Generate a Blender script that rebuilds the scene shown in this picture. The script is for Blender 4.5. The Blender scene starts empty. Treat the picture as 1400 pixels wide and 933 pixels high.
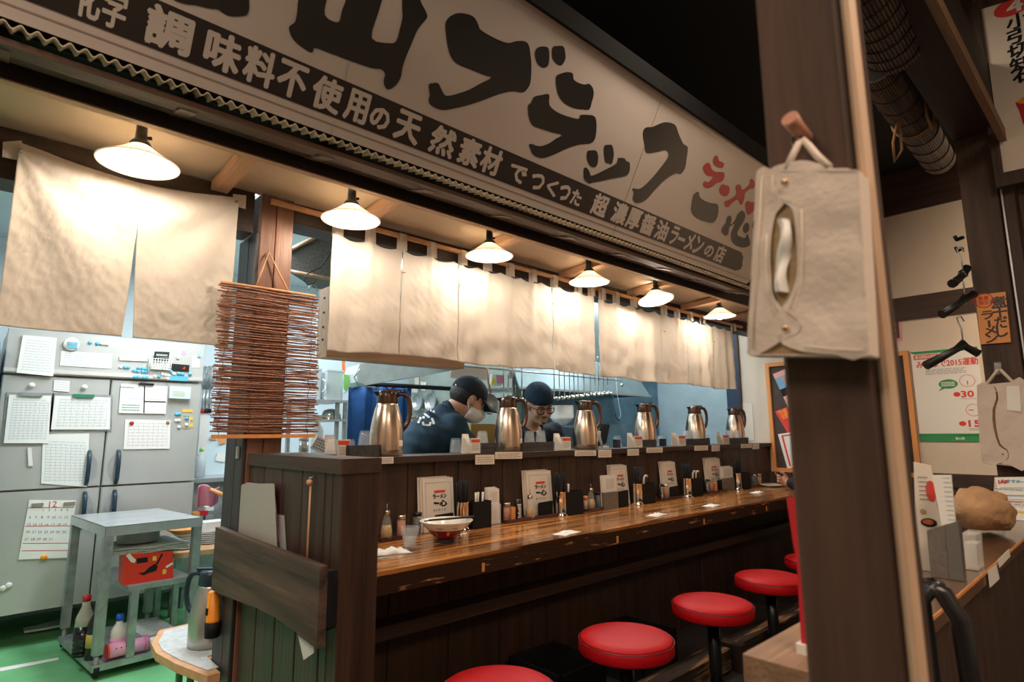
import bpy, bmesh, math, random
import numpy as np
from mathutils import Vector, Matrix, noise
from mathutils.bvhtree import BVHTree
random.seed(7)
SC = bpy.context.scene
COL = SC.collection
PI = math.pi
R = math.radians

# ------------------------------------------------------------------ camera
F = 801.9; YAW, PIT, ROL = R(47.054), R(8.908), R(-0.341); EYE = 1.22
fw = Vector((math.cos(PIT)*math.cos(YAW), math.cos(PIT)*math.sin(YAW), math.sin(PIT)))
r0 = Vector((math.sin(YAW), -math.cos(YAW), 0)); u0 = r0.cross(fw)
rt = r0*math.cos(ROL)+u0*math.sin(ROL); up = -r0*math.sin(ROL)+u0*math.cos(ROL)
CP = Vector((0, 0, EYE))
cam = bpy.data.cameras.new('camera'); co = bpy.data.objects.new('camera', cam); COL.objects.link(co)
cam.sensor_width = 36; cam.lens = 36*F/1400; cam.clip_start = .05
mm = Matrix((rt, up, -fw)).transposed().to_4x4(); mm.translation = CP; co.matrix_world = mm
cam.dof.use_dof = True; cam.dof.focus_distance = 3.2; cam.dof.aperture_fstop = 4.2
SC.camera = co
# ------------------------------------------------------------------ exposure, world
SC.view_settings.view_transform = 'Standard'; SC.view_settings.look = 'None'
SC.view_settings.gamma = 1; SC.view_settings.use_curve_mapping = False
SC.view_settings.exposure = 0.4
w = bpy.data.worlds.new('world'); SC.world = w; w.use_nodes = True
w.node_tree.nodes['Background'].inputs[0].default_value = (.9, .8, .7, 1)
w.node_tree.nodes['Background'].inputs[1].default_value = .05

def area(loc, size, power, col, rot=(0, 0, 0), sy=None, spread=PI):
    l = bpy.data.lights.new('area_light', 'AREA'); l.energy = power; l.color = col; l.size = size; l.spread = spread
    if sy: l.shape = 'RECTANGLE'; l.size_y = sy
    o = bpy.data.objects.new('area_light_source', l); o.location = loc; o.rotation_euler = rot; COL.objects.link(o); return o
COOL = (.90, .96, 1.0); WARM = (1.0, .68, .42)
# kitchen fluorescent ceiling lamps (fixtures are built further down at the same places)
area((1.0, 3.7, 2.50), .25, 34, COOL, sy=1.2)
area((2.4, 4.4, 2.50), .25, 17, COOL, sy=1.2)
area((3.6, 3.1, 2.50), .25, 18, COOL, sy=1.2)
area((4.7, 3.1, 2.50), .25, 10, COOL, sy=1.2)
area((-.6, 3.7, 2.50), .25, 14, COOL, sy=1.2)
# dining room: added warm fill without fixtures, and the lamp mirrored in the sign
area((.3, -1.0, 3.0), 1.0, 48, (1, .77, .58))
area((4.3, -.23, 2.50), .30, 34, (1, .77, .56), rot=(R(-12), R(60), R(138)))
area((-1.0, .7, 2.9), .8, 34, (1, .80, .64))
area((2.2, .9, 3.1), .5, 8, (1, .80, .62))

# ------------------------------------------------------------------ helpers: from a pixel of the photo to a point on a real plane
def ray(x, y): return fw+rt*((x-700)/F)-up*((y-466.5)/F)
def P(x, y, ax, v):
    i = 'XYZ'.index(ax); d = ray(x, y); return CP+d*((v-CP[i])/d[i])
ST = R(27.7); SY, SZ = 1.75, 2.21            # the sign board: leaning plane
def onsign(x, y):
    n = Vector((0, math.cos(ST), math.sin(ST))); d = ray(x, y)
    return CP+d*((Vector((0, SY, SZ))-CP).dot(n)/d.dot(n))
def sg(u, s, off=0):
    return Vector((u, SY-math.sin(ST)*s-math.cos(ST)*off, SZ+math.cos(ST)*s-math.sin(ST)*off))

# ------------------------------------------------------------------ helpers: materials
MATS = {}
def mat(name, col, rough=.5, metal=0, emit=None, es=0, trans=0, alpha=1, bump=0, bscale=60, var=0, vscale=8, vs=(1, 1, 1),
        coat=0, transl=0, col2=None, spec=None, rnd=0, ior=None, detail=6, thr=None, bvs=None):
    if name in MATS: return MATS[name]
    m = bpy.data.materials.new(name); m.use_nodes = True; nt = m.node_tree; N = nt.nodes; L = nt.links
    b = N['Principled BSDF']; MATS[name] = m
    c = (*col, 1)
    b.inputs['Base Color'].default_value = c; b.inputs['Roughness'].default_value = rough
    b.inputs['Metallic'].default_value = metal; b.inputs['Transmission Weight'].default_value = trans
    b.inputs['Alpha'].default_value = alpha; b.inputs['Coat Weight'].default_value = coat
    b.inputs['Coat Roughness'].default_value = .12
    if ior: b.inputs['IOR'].default_value = ior
    if spec is not None: b.inputs['Specular IOR Level'].default_value = spec
    if emit: b.inputs['Emission Color'].default_value = (*emit, 1); b.inputs['Emission Strength'].default_value = es
    tc = None
    src = None
    if var or bump or col2 or rnd:
        tc = N.new('ShaderNodeTexCoord'); mp = N.new('ShaderNodeMapping'); L.new(tc.outputs['Object'], mp.inputs[0])
        mp.inputs['Scale'].default_value = vs
        if rnd:
            oi = N.new('ShaderNodeObjectInfo'); ad = N.new('ShaderNodeVectorMath'); ad.operation = 'ADD'
            mu = N.new('ShaderNodeMath'); mu.operation = 'MULTIPLY'; mu.inputs[1].default_value = 37
            L.new(oi.outputs['Random'], mu.inputs[0]); L.new(mp.outputs[0], ad.inputs[0]); L.new(mu.outputs[0], ad.inputs[1]); vec = ad.outputs[0]
        else: vec = mp.outputs[0]
        nz = N.new('ShaderNodeTexNoise'); nz.inputs['Scale'].default_value = vscale; nz.inputs['Detail'].default_value = detail
        nz.inputs['Roughness'].default_value = .6; L.new(vec, nz.inputs['Vector'])
        if var or col2:
            rp = N.new('ShaderNodeValToRGB'); L.new(nz.outputs[0], rp.inputs[0])
            a, z = thr or (.3, .7)
            rp.color_ramp.elements[0].position = a; rp.color_ramp.elements[1].position = z
            c2 = col2 or tuple(x*(1+var) for x in col)
            rp.color_ramp.elements[0].color = (*(col if col2 else tuple(x*(1-var) for x in col)), 1)
            rp.color_ramp.elements[1].color = (*c2, 1); src = rp.outputs[0]
            if rnd:
                hs = N.new('ShaderNodeHueSaturation'); mr = N.new('ShaderNodeMapRange')
                mr.inputs['To Min'].default_value = 1-rnd; mr.inputs['To Max'].default_value = 1+rnd
                L.new(oi.outputs['Random'], mr.inputs[0]); L.new(mr.outputs[0], hs.inputs['Value']); L.new(src, hs.inputs['Color']); src = hs.outputs[0]
            L.new(src, b.inputs['Base Color'])
        if bump:
            n2 = N.new('ShaderNodeTexNoise'); n2.inputs['Scale'].default_value = bscale; n2.inputs['Detail'].default_value = 5; L.new(vec, n2.inputs['Vector'])
            bp = N.new('ShaderNodeBump'); bp.inputs['Strength'].default_value = bump; bp.inputs['Distance'].default_value = .01
            L.new(n2.outputs[0], bp.inputs['Height']); L.new(bp.outputs[0], b.inputs['Normal'])
    if transl:
        t = N.new('ShaderNodeBsdfTranslucent'); t.inputs[0].default_value = c
        if src: L.new(src, t.inputs[0])
        mx = N.new('ShaderNodeMixShader'); mx.inputs[0].default_value = transl
        L.new(b.outputs[0], mx.inputs[1]); L.new(t.outputs[0], mx.inputs[2]); L.new(mx.outputs[0], N['Material Output'].inputs[0])
    return m
def wood(name, c1, c2, axis='Z', rough=.55, rnd=.12, coat=0, fine=26, bump=.25, thr=(.32, .7)):
    s = {'X': (.06, 1, 1), 'Y': (1, .06, 1), 'Z': (1, 1, .06)}[axis]
    return mat(name, c1, rough, col2=c2, vscale=fine, vs=s, rnd=rnd, coat=coat, bump=bump, bscale=fine*3, thr=thr)

M_post = wood('dark_stained_wood', (.022, .010, .006), (.065, .030, .016))
M_postX = wood('dark_stained_wood_x', (.022, .011, .007), (.060, .028, .016), 'X')
M_postY = wood('dark_stained_wood_y', (.030, .016, .011), (.075, .037, .022), 'Y')
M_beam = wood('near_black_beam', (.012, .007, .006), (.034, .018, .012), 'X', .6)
M_plank = wood('panel_plank', (.026, .013, .009), (.070, .034, .020), 'Z', .5)
M_brown = wood('brown_post_wood', (.12, .050, .028), (.27, .125, .075), 'Z', .5, fine=14)
M_pale = wood('pale_pillar_wood', (.42, .27, .17), (.62, .43, .29), 'Z', .6, fine=30)
M_paleX = wood('pale_wood_x', (.40, .23, .13), (.62, .40, .24), 'X', .5)
M_paleY = wood('pale_wood_y', (.45, .26, .15), (.66, .42, .26), 'Y', .5)
M_counter = wood('varnished_counter_board', (.075, .026, .008), (.66, .27, .07), 'X', .22, rnd=.35, coat=.5, fine=26, bump=.10, thr=(.38, .62))
M_edge = mat('worn_counter_edge', (.040, .018, .009), .75, spec=.2, col2=(.55, .25, .10), vscale=22, vs=(.3, 1, 2.0), thr=(.60, .66), bump=.3)
M_rough = mat('flaking_timber', (.030, .018, .012), .8, col2=(.36, .19, .085), vscale=16, vs=(.12, 1, 1), thr=(.50, .60), bump=1, bscale=50)
M_cream = mat('cream_plaster', (.62, .49, .35), .9, var=.05, vscale=3, bump=.08, bscale=200)
M_wall = mat('cream_wall', (.66, .56, .45), .9, var=.05, vscale=3, bump=.08, bscale=160)
M_black = mat('black_ceiling', (.006, .007, .009), .9)
M_kwall = mat('pale_kitchen_wall', (.62, .74, .78), .45, var=.05, vscale=2.5)
M_kgreen = mat('grey_green_steel_wall', (.26, .31, .27), .45, col2=(.42, .47, .42), vscale=2.2)
M_ksteel = mat('blue_grey_steel_wall', (.075, .17, .24), .32, metal=.3, col2=(.24, .37, .43), vscale=3.2, bump=.05, bscale=20)
M_kpanel = mat('pale_blue_panel', (.38, .50, .54), .5, var=.12, vscale=5, vs=(1, .6, 1))
M_steel = mat('stainless_steel', (.52, .55, .56), .33, metal=.6, var=.12, vscale=9, vs=(1, 1, .4))
M_steeld = mat('worn_steel', (.33, .36, .36), .42, metal=.5, var=.3, vscale=12)
M_fridge = mat('brushed_fridge_steel', (.50, .505, .48), .42, metal=.35, var=.05, vscale=2.2, bump=.02, bscale=300)
M_floor = mat('dark_concrete_floor', (.030, .027, .026), .6, var=.4, vscale=6, bump=.1)
M_gfloor = mat('green_painted_floor', (.12, .38, .16), .5, col2=(.19, .52, .24), vscale=4)
M_cloth = mat('unbleached_cotton', (.80, .72, .63), .95, var=.03, vscale=7, transl=.30, bump=.30, bscale=48, bvs=(1, 1, .55), vs=(1, 1, .55))
M_sign = mat('white_sign_sheet', (.62, .55, .50), .26, var=.04, vscale=2)
M_ink = mat('black_sign_paint', (.012, .012, .013), .3)
M_band = mat('brown_black_band', (.018, .011, .012), .35)
M_white = mat('white_paint', (.74, .72, .68), .5)
M_signw = mat('band_letter_white', (.62, .56, .50), .4)
M_red = mat('red_paint', (.50, .012, .022), .4)
M_vinyl = mat('red_vinyl', (.50, .004, .009), .5, spec=.3, bump=.05, bscale=250, var=.1, vscale=5)
M_vinylp = mat('dark_red_piping', (.16, .006, .008), .5)
M_blk = mat('matt_black', (.008, .008, .009), .65, spec=.25)
M_blkp = mat('black_plastic', (.012, .013, .015), .3)
M_bronze = mat('bronze_plastic', (.13, .080, .055), .25, metal=.7)
M_flask = mat('champagne_brushed_steel', (.72, .57, .45), .26, metal=1.0, bump=.03, bscale=120, vs=(1, 1, .03), var=.05, vscale=40)
M_chrome = mat('polished_steel', (.68, .66, .62), .12, metal=1)
M_glass = mat('clear_glass', (.70, .76, .78), .04, alpha=.16, ior=1.5)
M_water = mat('water', (.75, .80, .82), .03, alpha=.30, ior=1.4)
M_acryl = mat('clear_acrylic', (.85, .88, .9), .08, alpha=.28)
M_film = mat('clear_film', (.80, .80, .78), .15, alpha=.45)
M_paper = mat('white_paper', (.78, .77, .73), .8)
M_paperw = mat('warm_paper', (.74, .66, .55), .8)
M_print = mat('grey_print', (.16, .17, .19), .8)
M_faint = mat('faint_print', (.48, .52, .56), .8)
M_pred = mat('red_print', (.66, .045, .03), .6)
M_pink = mat('pink_plastic', (.75, .33, .52), .5)
M_navy = mat('navy_cotton', (.010, .038, .068), .85, var=.15, vscale=12, bump=.5, bscale=18)
M_navyd = mat('dark_navy_cotton', (.006, .014, .024), .85, bump=.3, bscale=50)
M_skin = mat('skin', (.60, .34, .23), .5, var=.06, vscale=12)
M_hair = mat('black_hair', (.010, .009, .009), .5, bump=.6, bscale=120)
M_mask = mat('white_mask_cloth', (.80, .80, .78), .8, bump=.1)
M_blue = mat('blue_curtain_cloth', (.008, .065, .21), .8, var=.2, vscale=6)
M_hand = mat('blue_black_handle', (.012, .035, .055), .35)
M_yel = mat('orange_yellow_plastic', (.90, .30, .015), .35)
M_reed = mat('brown_reed', (.15, .062, .036), .6, col2=(.40, .185, .115), vscale=60, vs=(1, 1, 4))
M_bamb = mat('pale_bamboo', (.62, .33, .16), .5, var=.15, vscale=20)
M_rope = mat('straw_rope', (.36, .20, .10), .9, bump=.8, bscale=200)
M_reedg = mat('grey_rolled_reed', (.040, .030, .025), .6, col2=(.17, .125, .095), vscale=50, vs=(.03, 1, 1))
M_enam = mat('white_enamel_shade', (.90, .84, .74), .35, transl=.55)
M_bulb = mat('lamp_bulb', (1, .9, .7), .3, emit=(1, .85, .68), es=260)
M_sack = mat('kraft_paper', (.46, .27, .14), .8, var=.15, vscale=14, bump=.9, bscale=22)
M_canvas = mat('natural_canvas', (.70, .60, .52), .9, var=.03, vscale=10, transl=.12, bump=.12, bscale=120)
M_green = mat('green_print', (.03, .28, .09), .6)
M_chili = mat('chili_flakes', (.30, .030, .006), .7, col2=(.62, .20, .03), vscale=120)
M_oil = mat('yellow_oil', (.42, .22, .03), .3, col2=(.60, .40, .12), vscale=30)
M_dsoy = mat('dark_soy', (.012, .010, .012), .2)
M_plastw = mat('translucent_white_plastic', (.78, .84, .86), .4, transl=.3)
M_bowlw = mat('white_glaze', (.78, .75, .68), .15)
M_bowlr = mat('red_glaze', (.26, .010, .014), .18)
M_teal = mat('teal_glaze', (.03, .25, .24), .3)
M_lav = mat('lavender_glaze', (.22, .18, .32), .3)
M_orange = mat('orange_wood', (.72, .30, .09), .6, var=.12, vscale=14, vs=(1, 1, .1))
M_tube = mat('fluorescent_tube', (1, 1, 1), .3, emit=(.82, .93, 1), es=7)
M_sticky = mat('yellow_sticker', (.75, .52, .08), .6)
M_lblue = mat('light_blue_plastic', (.10, .42, .62), .4)
M_hood = mat('hood_steel', (.24, .33, .34), .38, metal=.5, var=.12, vscale=6)
M_box = mat('woven_black_box', (.022, .020, .020), .55, col2=(.055, .050, .048), vscale=1, bump=.0)
M_speck = mat('speckled_duct', (.05, .05, .045), .8, col2=(.17, .17, .15), vscale=90)
M_board = wood('grained_rack_board', (.018, .011, .009), (.135, .078, .052), 'Y', .7, fine=20)
M_tarp = mat('clear_plastic_sheet', (.62, .70, .70), .25, var=.12, vscale=8, bump=.6, bscale=12)
M_news = mat('newsprint', (.42, .44, .44), .9, col2=(.60, .62, .61), vscale=40)
M_grey = mat('grey_perforated_steel', (.22, .20, .18), .4, metal=.6, var=.2, vscale=80)
M_menu = mat('menu_face', (.72, .64, .55), .6)
M_lime = mat('lime_plastic', (.32, .72, .22), .5)

# ------------------------------------------------------------------ helpers: meshes
KIDS = {}
class MB:
    def __init__(s): s.v = []; s.f = []; s.sm = []
    def add(s, vs, fs, smooth=False):
        k = len(s.v); s.v += [Vector(v) for v in vs]; s.f += [tuple(i+k for i in f) for f in fs]; s.sm += [smooth]*len(fs); return s
    def box(s, x0, x1, y0, y1, z0, z1, c=0):
        if x0 > x1: x0, x1 = x1, x0
        if y0 > y1: y0, y1 = y1, y0
        if z0 > z1: z0, z1 = z1, z0
        if c: return s.prism([(x0+c, y0), (x1-c, y0), (x1, y0+c), (x1, y1-c), (x1-c, y1), (x0+c, y1), (x0, y1-c), (x0, y0+c)], lambda a, b, t: (a, b, t), z0, z1)
        v = [(x, y, z) for x in (x0, x1) for y in (y0, y1) for z in (z0, z1)]
        return s.add(v, [(0, 1, 3, 2), (4, 6, 7, 5), (0, 4, 5, 1), (2, 3, 7, 6), (0, 2, 6, 4), (1, 5, 7, 3)])
    def obox(s, c, ax, ay, az, hx, hy, hz):
        c = Vector(c); ax, ay, az = Vector(ax).normalized(), Vector(ay).normalized(), Vector(az).normalized()
        v = [c+ax*(hx*i)+ay*(hy*j)+az*(hz*k) for i in (-1, 1) for j in (-1, 1) for k in (-1, 1)]
        return s.add(v, [(0, 1, 3, 2), (4, 6, 7, 5), (0, 4, 5, 1), (2, 3, 7, 6), (0, 2, 6, 4), (1, 5, 7, 3)])
    def prism(s, pts, fn, t0, t1, smooth=False):
        n = len(pts); v = [fn(a, b, t0) for a, b in pts]+[fn(a, b, t1) for a, b in pts]
        s.add(v, [tuple(range(n))[::-1], tuple(range(n, 2*n))]); k = len(s.v)-2*n
        for i in range(n):
            s.f.append((k+i, k+(i+1) % n, k+n+(i+1) % n, k+n+i)); s.sm.append(smooth)
        return s
    def slab(s, pts, off):       # polygon of 3-D points made into a sheet of real thickness
        n = len(pts); pts = [Vector(p) for p in pts]; off = Vector(off)
        s.add(pts+[p+off for p in pts], [tuple(range(n))[::-1], tuple(range(n, 2*n))]+[(i, (i+1) % n, n+(i+1) % n, n+i) for i in range(n)]); return s
    def tube(s, path, r, n=8, closed=False, cap=True):
        path = [Vector(p) for p in path]; m = len(path); rr = r if isinstance(r, (list, tuple)) else [r]*m
        rings = []; prev = None
        for i, p in enumerate(path):
            a = path[i-1] if i else (path[-1] if closed else p); b = path[(i+1) % m] if (i < m-1 or closed) else p
            t = (b-a).normalized()
            if prev is None:
                q = Vector((0, 0, 1)) if abs(t.z) < .9 else Vector((1, 0, 0)); prev = t.cross(q).normalized()
            prev = (prev-t*prev.dot(t)).normalized(); q = t.cross(prev)
            rings.append([p+(prev*math.cos(2*PI*j/n)+q*math.sin(2*PI*j/n))*rr[i] for j in range(n)])
        v = [x for g in rings for x in g]; f = []
        for i in range(m if closed else m-1):
            for j in range(n):
                f.append((i*n+j, i*n+(j+1) % n, ((i+1) % m)*n+(j+1) % n, ((i+1) % m)*n+j))
        s.add(v, f, True)
        if cap and not closed:
            k = len(s.v)-len(v); s.f += [tuple(k+j for j in range(n))[::-1], tuple(k+(m-1)*n+j for j in range(n))]; s.sm += [False]*2
        return s
    def lathe(s, prof, c=(0, 0, 0), n=24, ax=None, smooth=True, flute=0, fn=0):
        c = Vector(c); ax = Vector(ax or (0, 0, 1)).normalized(); q = Vector((1, 0, 0)) if abs(ax.x) < .9 else Vector((0, 1, 0))
        e1 = (q-ax*q.dot(ax)).normalized(); e2 = ax.cross(e1); v = []; f = []
        for r, h in prof:
            for j in range(n):
                a = 2*PI*j/n; r2 = r*(1+flute*math.cos(fn*a)); v.append(c+ax*h+(e1*math.cos(a)+e2*math.sin(a))*max(r2, 1e-5))
        for i in range(len(prof)-1):
            for j in range(n): f.append((i*n+j, i*n+(j+1) % n, (i+1)*n+(j+1) % n, (i+1)*n+j))
        s.add(v, f, smooth)
        k = len(s.v)-len(v)
        if abs(prof[0][1]-prof[-1][1]) < 1e-6 and abs(prof[0][0]-prof[-1][0]) < .02:
            m = (len(prof)-1)*n; s.f += [(k+m+j, k+m+(j+1) % n, k+(j+1) % n, k+j) for j in range(n)]; s.sm += [smooth]*n; return s
        if prof[0][0] > 1e-4: s.f.append(tuple(k+j for j in range(n))[::-1]); s.sm.append(False)
        if prof[-1][0] > 1e-4: s.f.append(tuple(k+(len(prof)-1)*n+j for j in range(n))); s.sm.append(False)
        return s
    def cyl(s, a, b, r, n=12): return s.tube([a, b], r, n)
    def ball(s, c, rx, ry=None, rz=None, n=12):
        ry = ry or rx; rz = rz or rx; c = Vector(c); v = []; f = []; m = n//2
        for i in range(m+1):
            t = PI*i/m
            for j in range(n):
                a = 2*PI*j/n; v.append(c+Vector((rx*math.sin(t)*math.cos(a), ry*math.sin(t)*math.sin(a), rz*math.cos(t))))
        for i in range(m):
            for j in range(n): f.append((i*n+j, (i+1)*n+j, (i+1)*n+(j+1) % n, i*n+(j+1) % n))
        return s.add(v, f, True)
    def grid(s, nu, nv, fn, th=0, off=None):
        v = [fn(i/nu, j/nv) for j in range(nv+1) for i in range(nu+1)]; f = []
        for j in range(nv):
            for i in range(nu):
                a = j*(nu+1)+i; f.append((a, a+1, a+nu+2, a+nu+1))
        return s.add(v, f, True)
    def xf(s, m, k=0):
        for i in range(k, len(s.v)): s.v[i] = m @ s.v[i]
        return s
    def build(s, name, m, parent=None, weld=False):
        me = bpy.data.meshes.new(name)
        off = wloc(parent) if parent else Vector((0, 0, 0))
        me.from_pydata([tuple(p-off) for p in s.v], [], s.f)
        me.polygons.foreach_set('use_smooth', s.sm)
        bm = bmesh.new(); bm.from_mesh(me)
        if weld: bmesh.ops.remove_doubles(bm, verts=bm.verts, dist=1e-5)
        bmesh.ops.recalc_face_normals(bm, faces=bm.faces); bm.to_mesh(me); bm.free()
        me.materials.append(m)
        o = bpy.data.objects.new(name, me); COL.objects.link(o)
        if parent: o.parent = parent; KIDS.setdefault(parent.name, []).append(o)
        return o
def wloc(o):
    v = Vector((0, 0, 0))
    while o: v += o.location; o = o.parent
    return v
def tag(o, label=None, cat=None, group=None, kind=None):
    if label: o['label'] = label
    if cat: o['category'] = cat
    if group: o['group'] = group
    if kind: o['kind'] = kind
    return o
def thing(name, label, cat, loc=(0, 0, 0), group=None):
    o = bpy.data.objects.new(name, None); COL.objects.link(o); o.location = loc; o.empty_display_size = .05
    return tag(o, label, cat, group)
def struct(o): o['kind'] = 'structure'; return o
def dup(root, loc, label=None, group=None, rz=None):
    def cp(o, par):
        c = o.copy(); COL.objects.link(c)
        if par: c.parent = par; KIDS.setdefault(par.name, []).append(c)
        for ch in list(KIDS.get(o.name, [])): cp(ch, c)
        return c
    r = cp(root, None); r.location = loc
    if rz is not None: r.rotation_euler = (0, 0, rz)
    if label: r['label'] = label
    if group: r['group'] = group
    return r
# text as mesh lying on a plane: origin = centre, ex = reading direction, ey = up direction
TCACHE = {}
def textdata(s, off=0.0, res=2):
    k = (s, off, res)
    if k in TCACHE: return TCACHE[k]
    c = bpy.data.curves.new('t', 'FONT'); c.body = s; c.size = 1; c.offset = off; c.resolution_u = res
    c.align_x = 'CENTER'; c.align_y = 'CENTER'
    o = bpy.data.objects.new('t', c); COL.objects.link(o)
    dg = bpy.context.evaluated_depsgraph_get(); me = bpy.data.meshes.new_from_object(o.evaluated_get(dg))
    v = np.array([tuple(x.co)[:2] for x in me.vertices]) if len(me.vertices) else np.zeros((0, 2)); f = [tuple(p.vertices) for p in me.polygons]
    if len(v):
        v = v-(v.max(0)+v.min(0))/2; ext = v.max(0)-v.min(0)
    else: ext = np.array([1, 1])
    bpy.data.objects.remove(o); bpy.data.meshes.remove(me); bpy.data.curves.remove(c)
    TCACHE[k] = (v, f, ext); return TCACHE[k]
def text(mb, s, c, ex, ey, size, width=None, off=0.0, nrm=.0006, height=None, shear=0):
    v, f, ext = textdata(s, 0)
    if not len(v): return
    c, ex, ey = Vector(c), Vector(ex).normalized(), Vector(ey).normalized(); n = ex.cross(ey)
    sx = width/ext[0] if width else size; sy = height/ext[1] if height else size
    b_ = off*min(sx, sy)*.95
    for k in range(7 if off > .015 else (5 if off else 1)):
        nk = 6 if off > .015 else 4; du, dv = (0, 0) if k == 0 else (b_*math.cos(2*PI*k/nk), b_*math.sin(2*PI*k/nk))
        mb.add([c+n*(nrm+.00001*k)+ex*(float(a)*sx+du)+ey*(float(b)*sy+dv) for a, b in v], f)
def lines(mb, c, ex, ey, w, h, n, t=.0012, nrm=.0006, seed=1, ragged=.3):
    rr = random.Random(seed); c, ex, ey = Vector(c), Vector(ex).normalized(), Vector(ey).normalized(); nn = ex.cross(ey)
    for i in range(n):
        y = h/2-h*(i+.5)/n; x = -w/2
        while x < w/2*(1-ragged*rr.random()):
            l = rr.uniform(.06, .2)*w; x1 = min(x+l, w/2)
            p = [c+nn*nrm+ex*a+ey*b for a, b in ((x, y-t/2), (x1, y-t/2), (x1, y+t/2), (x, y+t/2))]; mb.add(p, [(0, 1, 2, 3)]); x = x1+w*.025
def smoothpoly(pts, k=3):
    n = len(pts); out = []
    for i in range(n):
        p0, p1, p2, p3 = [np.array(pts[(i+j-1) % n], float) for j in range(4)]
        for t in range(k):
            t = t/k; out.append(tuple(.5*((2*p1)+(-p0+p2)*t+(2*p0-5*p1+4*p2-p3)*t*t+(-p0+3*p1-3*p2+p3)*t**3)))
    return out
XW, YW, ZW = Vector((1, 0, 0)), Vector((0, 1, 0)), Vector((0, 0, 1))
# ================================================================== THE SETTING
XR = 5.45                                            # right end wall
struct(MB().box(-3, XR+.3, -2.5, 2.42, -.1, 0).build('floor', M_floor))
struct(MB().box(-3, XR+.3, 2.42, 5.6, -.1, 0).build('floor', M_gfloor))
struct(MB().box(-3, XR+.3, -2.5, 2.40, 3.32, 3.42).build('ceiling', M_black))
struct(MB().box(-3, XR, 2.54, 5.5, 2.62, 2.70).build('ceiling', M_kwall))
struct(MB().box(-3, XR, 2.41, 2.54, 2.30, 3.32).build('wall_above_hatch', M_black))
struct(MB().box(-3, 3.5, 5.4, 5.5, 0, 2.62).build('wall_kitchen_back', M_kwall))
struct(MB().box(3.5, 3.6, 3.75, 5.5, 0, 2.62).build('wall_kitchen_side', M_kgreen))
struct(MB().box(3.6, XR, 3.75, 3.85, 0, 2.62).build('wall_kitchen_range', M_ksteel))
# end wall: cream dining-room part with its dark rails, pale panel in the kitchen
struct(MB().box(XR, XR+.12, -1.2, 2.625, 0, 2.97).build('wall_right', M_wall))
struct(MB().box(XR, XR+.12, 2.645, 2.78, 0, 2.62).build('wall_right', mat('deep_blue_wall', (.018, .040, .085), .5)))
struct(MB().box(XR, XR+.12, 2.78, 3.56, 0, 2.62).build('wall_right', M_kpanel))
struct(MB().box(XR, XR+.12, 3.56, 3.75, 0, 2.62).build('wall_right', M_ksteel))
struct(MB().box(XR-.02, XR+.12, -1.2, 2.40, 2.97, 3.32).build('trim_1', M_postY))
struct(MB().box(XR-.03, XR, -1.2, 1.40, 2.09, 2.275, .004).build('trim_2', M_postY))
struct(MB().box(XR-.03, XR, -1.2, 1.40, .80, .90, .004).build('trim_3', M_postY))
struct(MB().box(XR-.015, XR, -1.2, 1.40, 0, .80).build('baseboard_right', M_postY))
struct(MB().box(XR-.02, XR+.12, 2.625, 2.645, 0, 2.62).build('trim_4', M_post))
struct(MB().box(-3, -2.9, -2.5, 5.5, 0, 3.4).build('wall_left', M_wall))
struct(MB().box(-3, XR+.3, -2.5, -2.4, 0, 3.4).build('wall_front', M_wall))

# header beam over the hatch, cream boards of the eave above the lamps, rafters
struct(MB().box(-1.2, .79, 2.39, 2.52, 2.112, 2.20, .004).build('trim_5', M_postX)); struct(MB().box(.95, XR, 2.39, 2.52, 2.112, 2.20, .004).build('trim_5', M_postX))
struct(MB().box(-1.2, .79, 2.39, 2.52, 2.03, 2.11, .004).build('trim_6', M_postX))
ev = MB(); ev.slab([(-1.2, 1.985, 2.235), (XR, 1.985, 2.235), (XR, 2.41, 2.205), (-1.2, 2.41, 2.205)], (0, 0, .012)); o = ev.build('ceiling', M_cream); struct(o)
fb = thing('eave_beam', 'long near black beam running above the row of hanging lamps', 'beam', (-1.2, 2.0, 2.155))
MB().box(-1.2, XR, 1.95, 1.984, 2.155, 2.240, .003).build('beam', M_beam, fb)
MB().box(-1.2, XR, 1.955, 1.984, 2.151, 2.1545).build('lit_underside', M_paleX, fb)  # pale colour stands for lamplight on the beam's underside
for bx in (.62, 1.22, 1.92, 2.62, 3.32, 4.02, 4.72): 
    MB().slab([(bx, 1.986, 2.185), (bx+.06, 1.986, 2.185), (bx+.06, 2.385, 2.165), (bx, 2.385, 2.165)], (0, 0, .038)).build('rafter', M_paleY, fb)

# corrugated eave sheet under the sign, on small dark rafters and battens
eave = thing('corrugated_eave', 'cream corrugated plastic eave sheet with wavy edge below the sign', 'eave', (-1.2, 1.74, 2.2))
cs = MB(); nx = 1440; x0, x1 = -1.2, 3.95
cs.grid(nx, 1, lambda u, v: (x0+(x1-x0)*u, 1.735+.40*v, 2.186+.0075*math.sin(2*PI*(x0+(x1-x0)*u)/.032)+.13*v))
cs.grid(nx, 1, lambda u, v: (x0+(x1-x0)*u, 1.735, 2.186+.0075*math.sin(2*PI*(x0+(x1-x0)*u)/.032)+.0035*v))
cs.build('corrugated_sheet', mat('cream_corrugated_plastic', (.66, .56, .40), .5, transl=.15), eave)
for bx in (-.05, .37, .80, 1.22, 1.64, 2.06, 2.48, 2.90, 3.32, 3.74):
    MB().slab([(bx, 1.79, 2.148), (bx+.045, 1.79, 2.148), (bx+.045, 1.945, 2.195), (bx, 1.945, 2.195)], (0, 0, .028)).build('rafter', wood('eave_rafter_wood', (.05, .026, .014), (.19, .105, .06), 'Y', .6), eave)
M_brownx = wood('batten_wood', (.05, .026, .014), (.16, .085, .05), 'X', .6)
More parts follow.
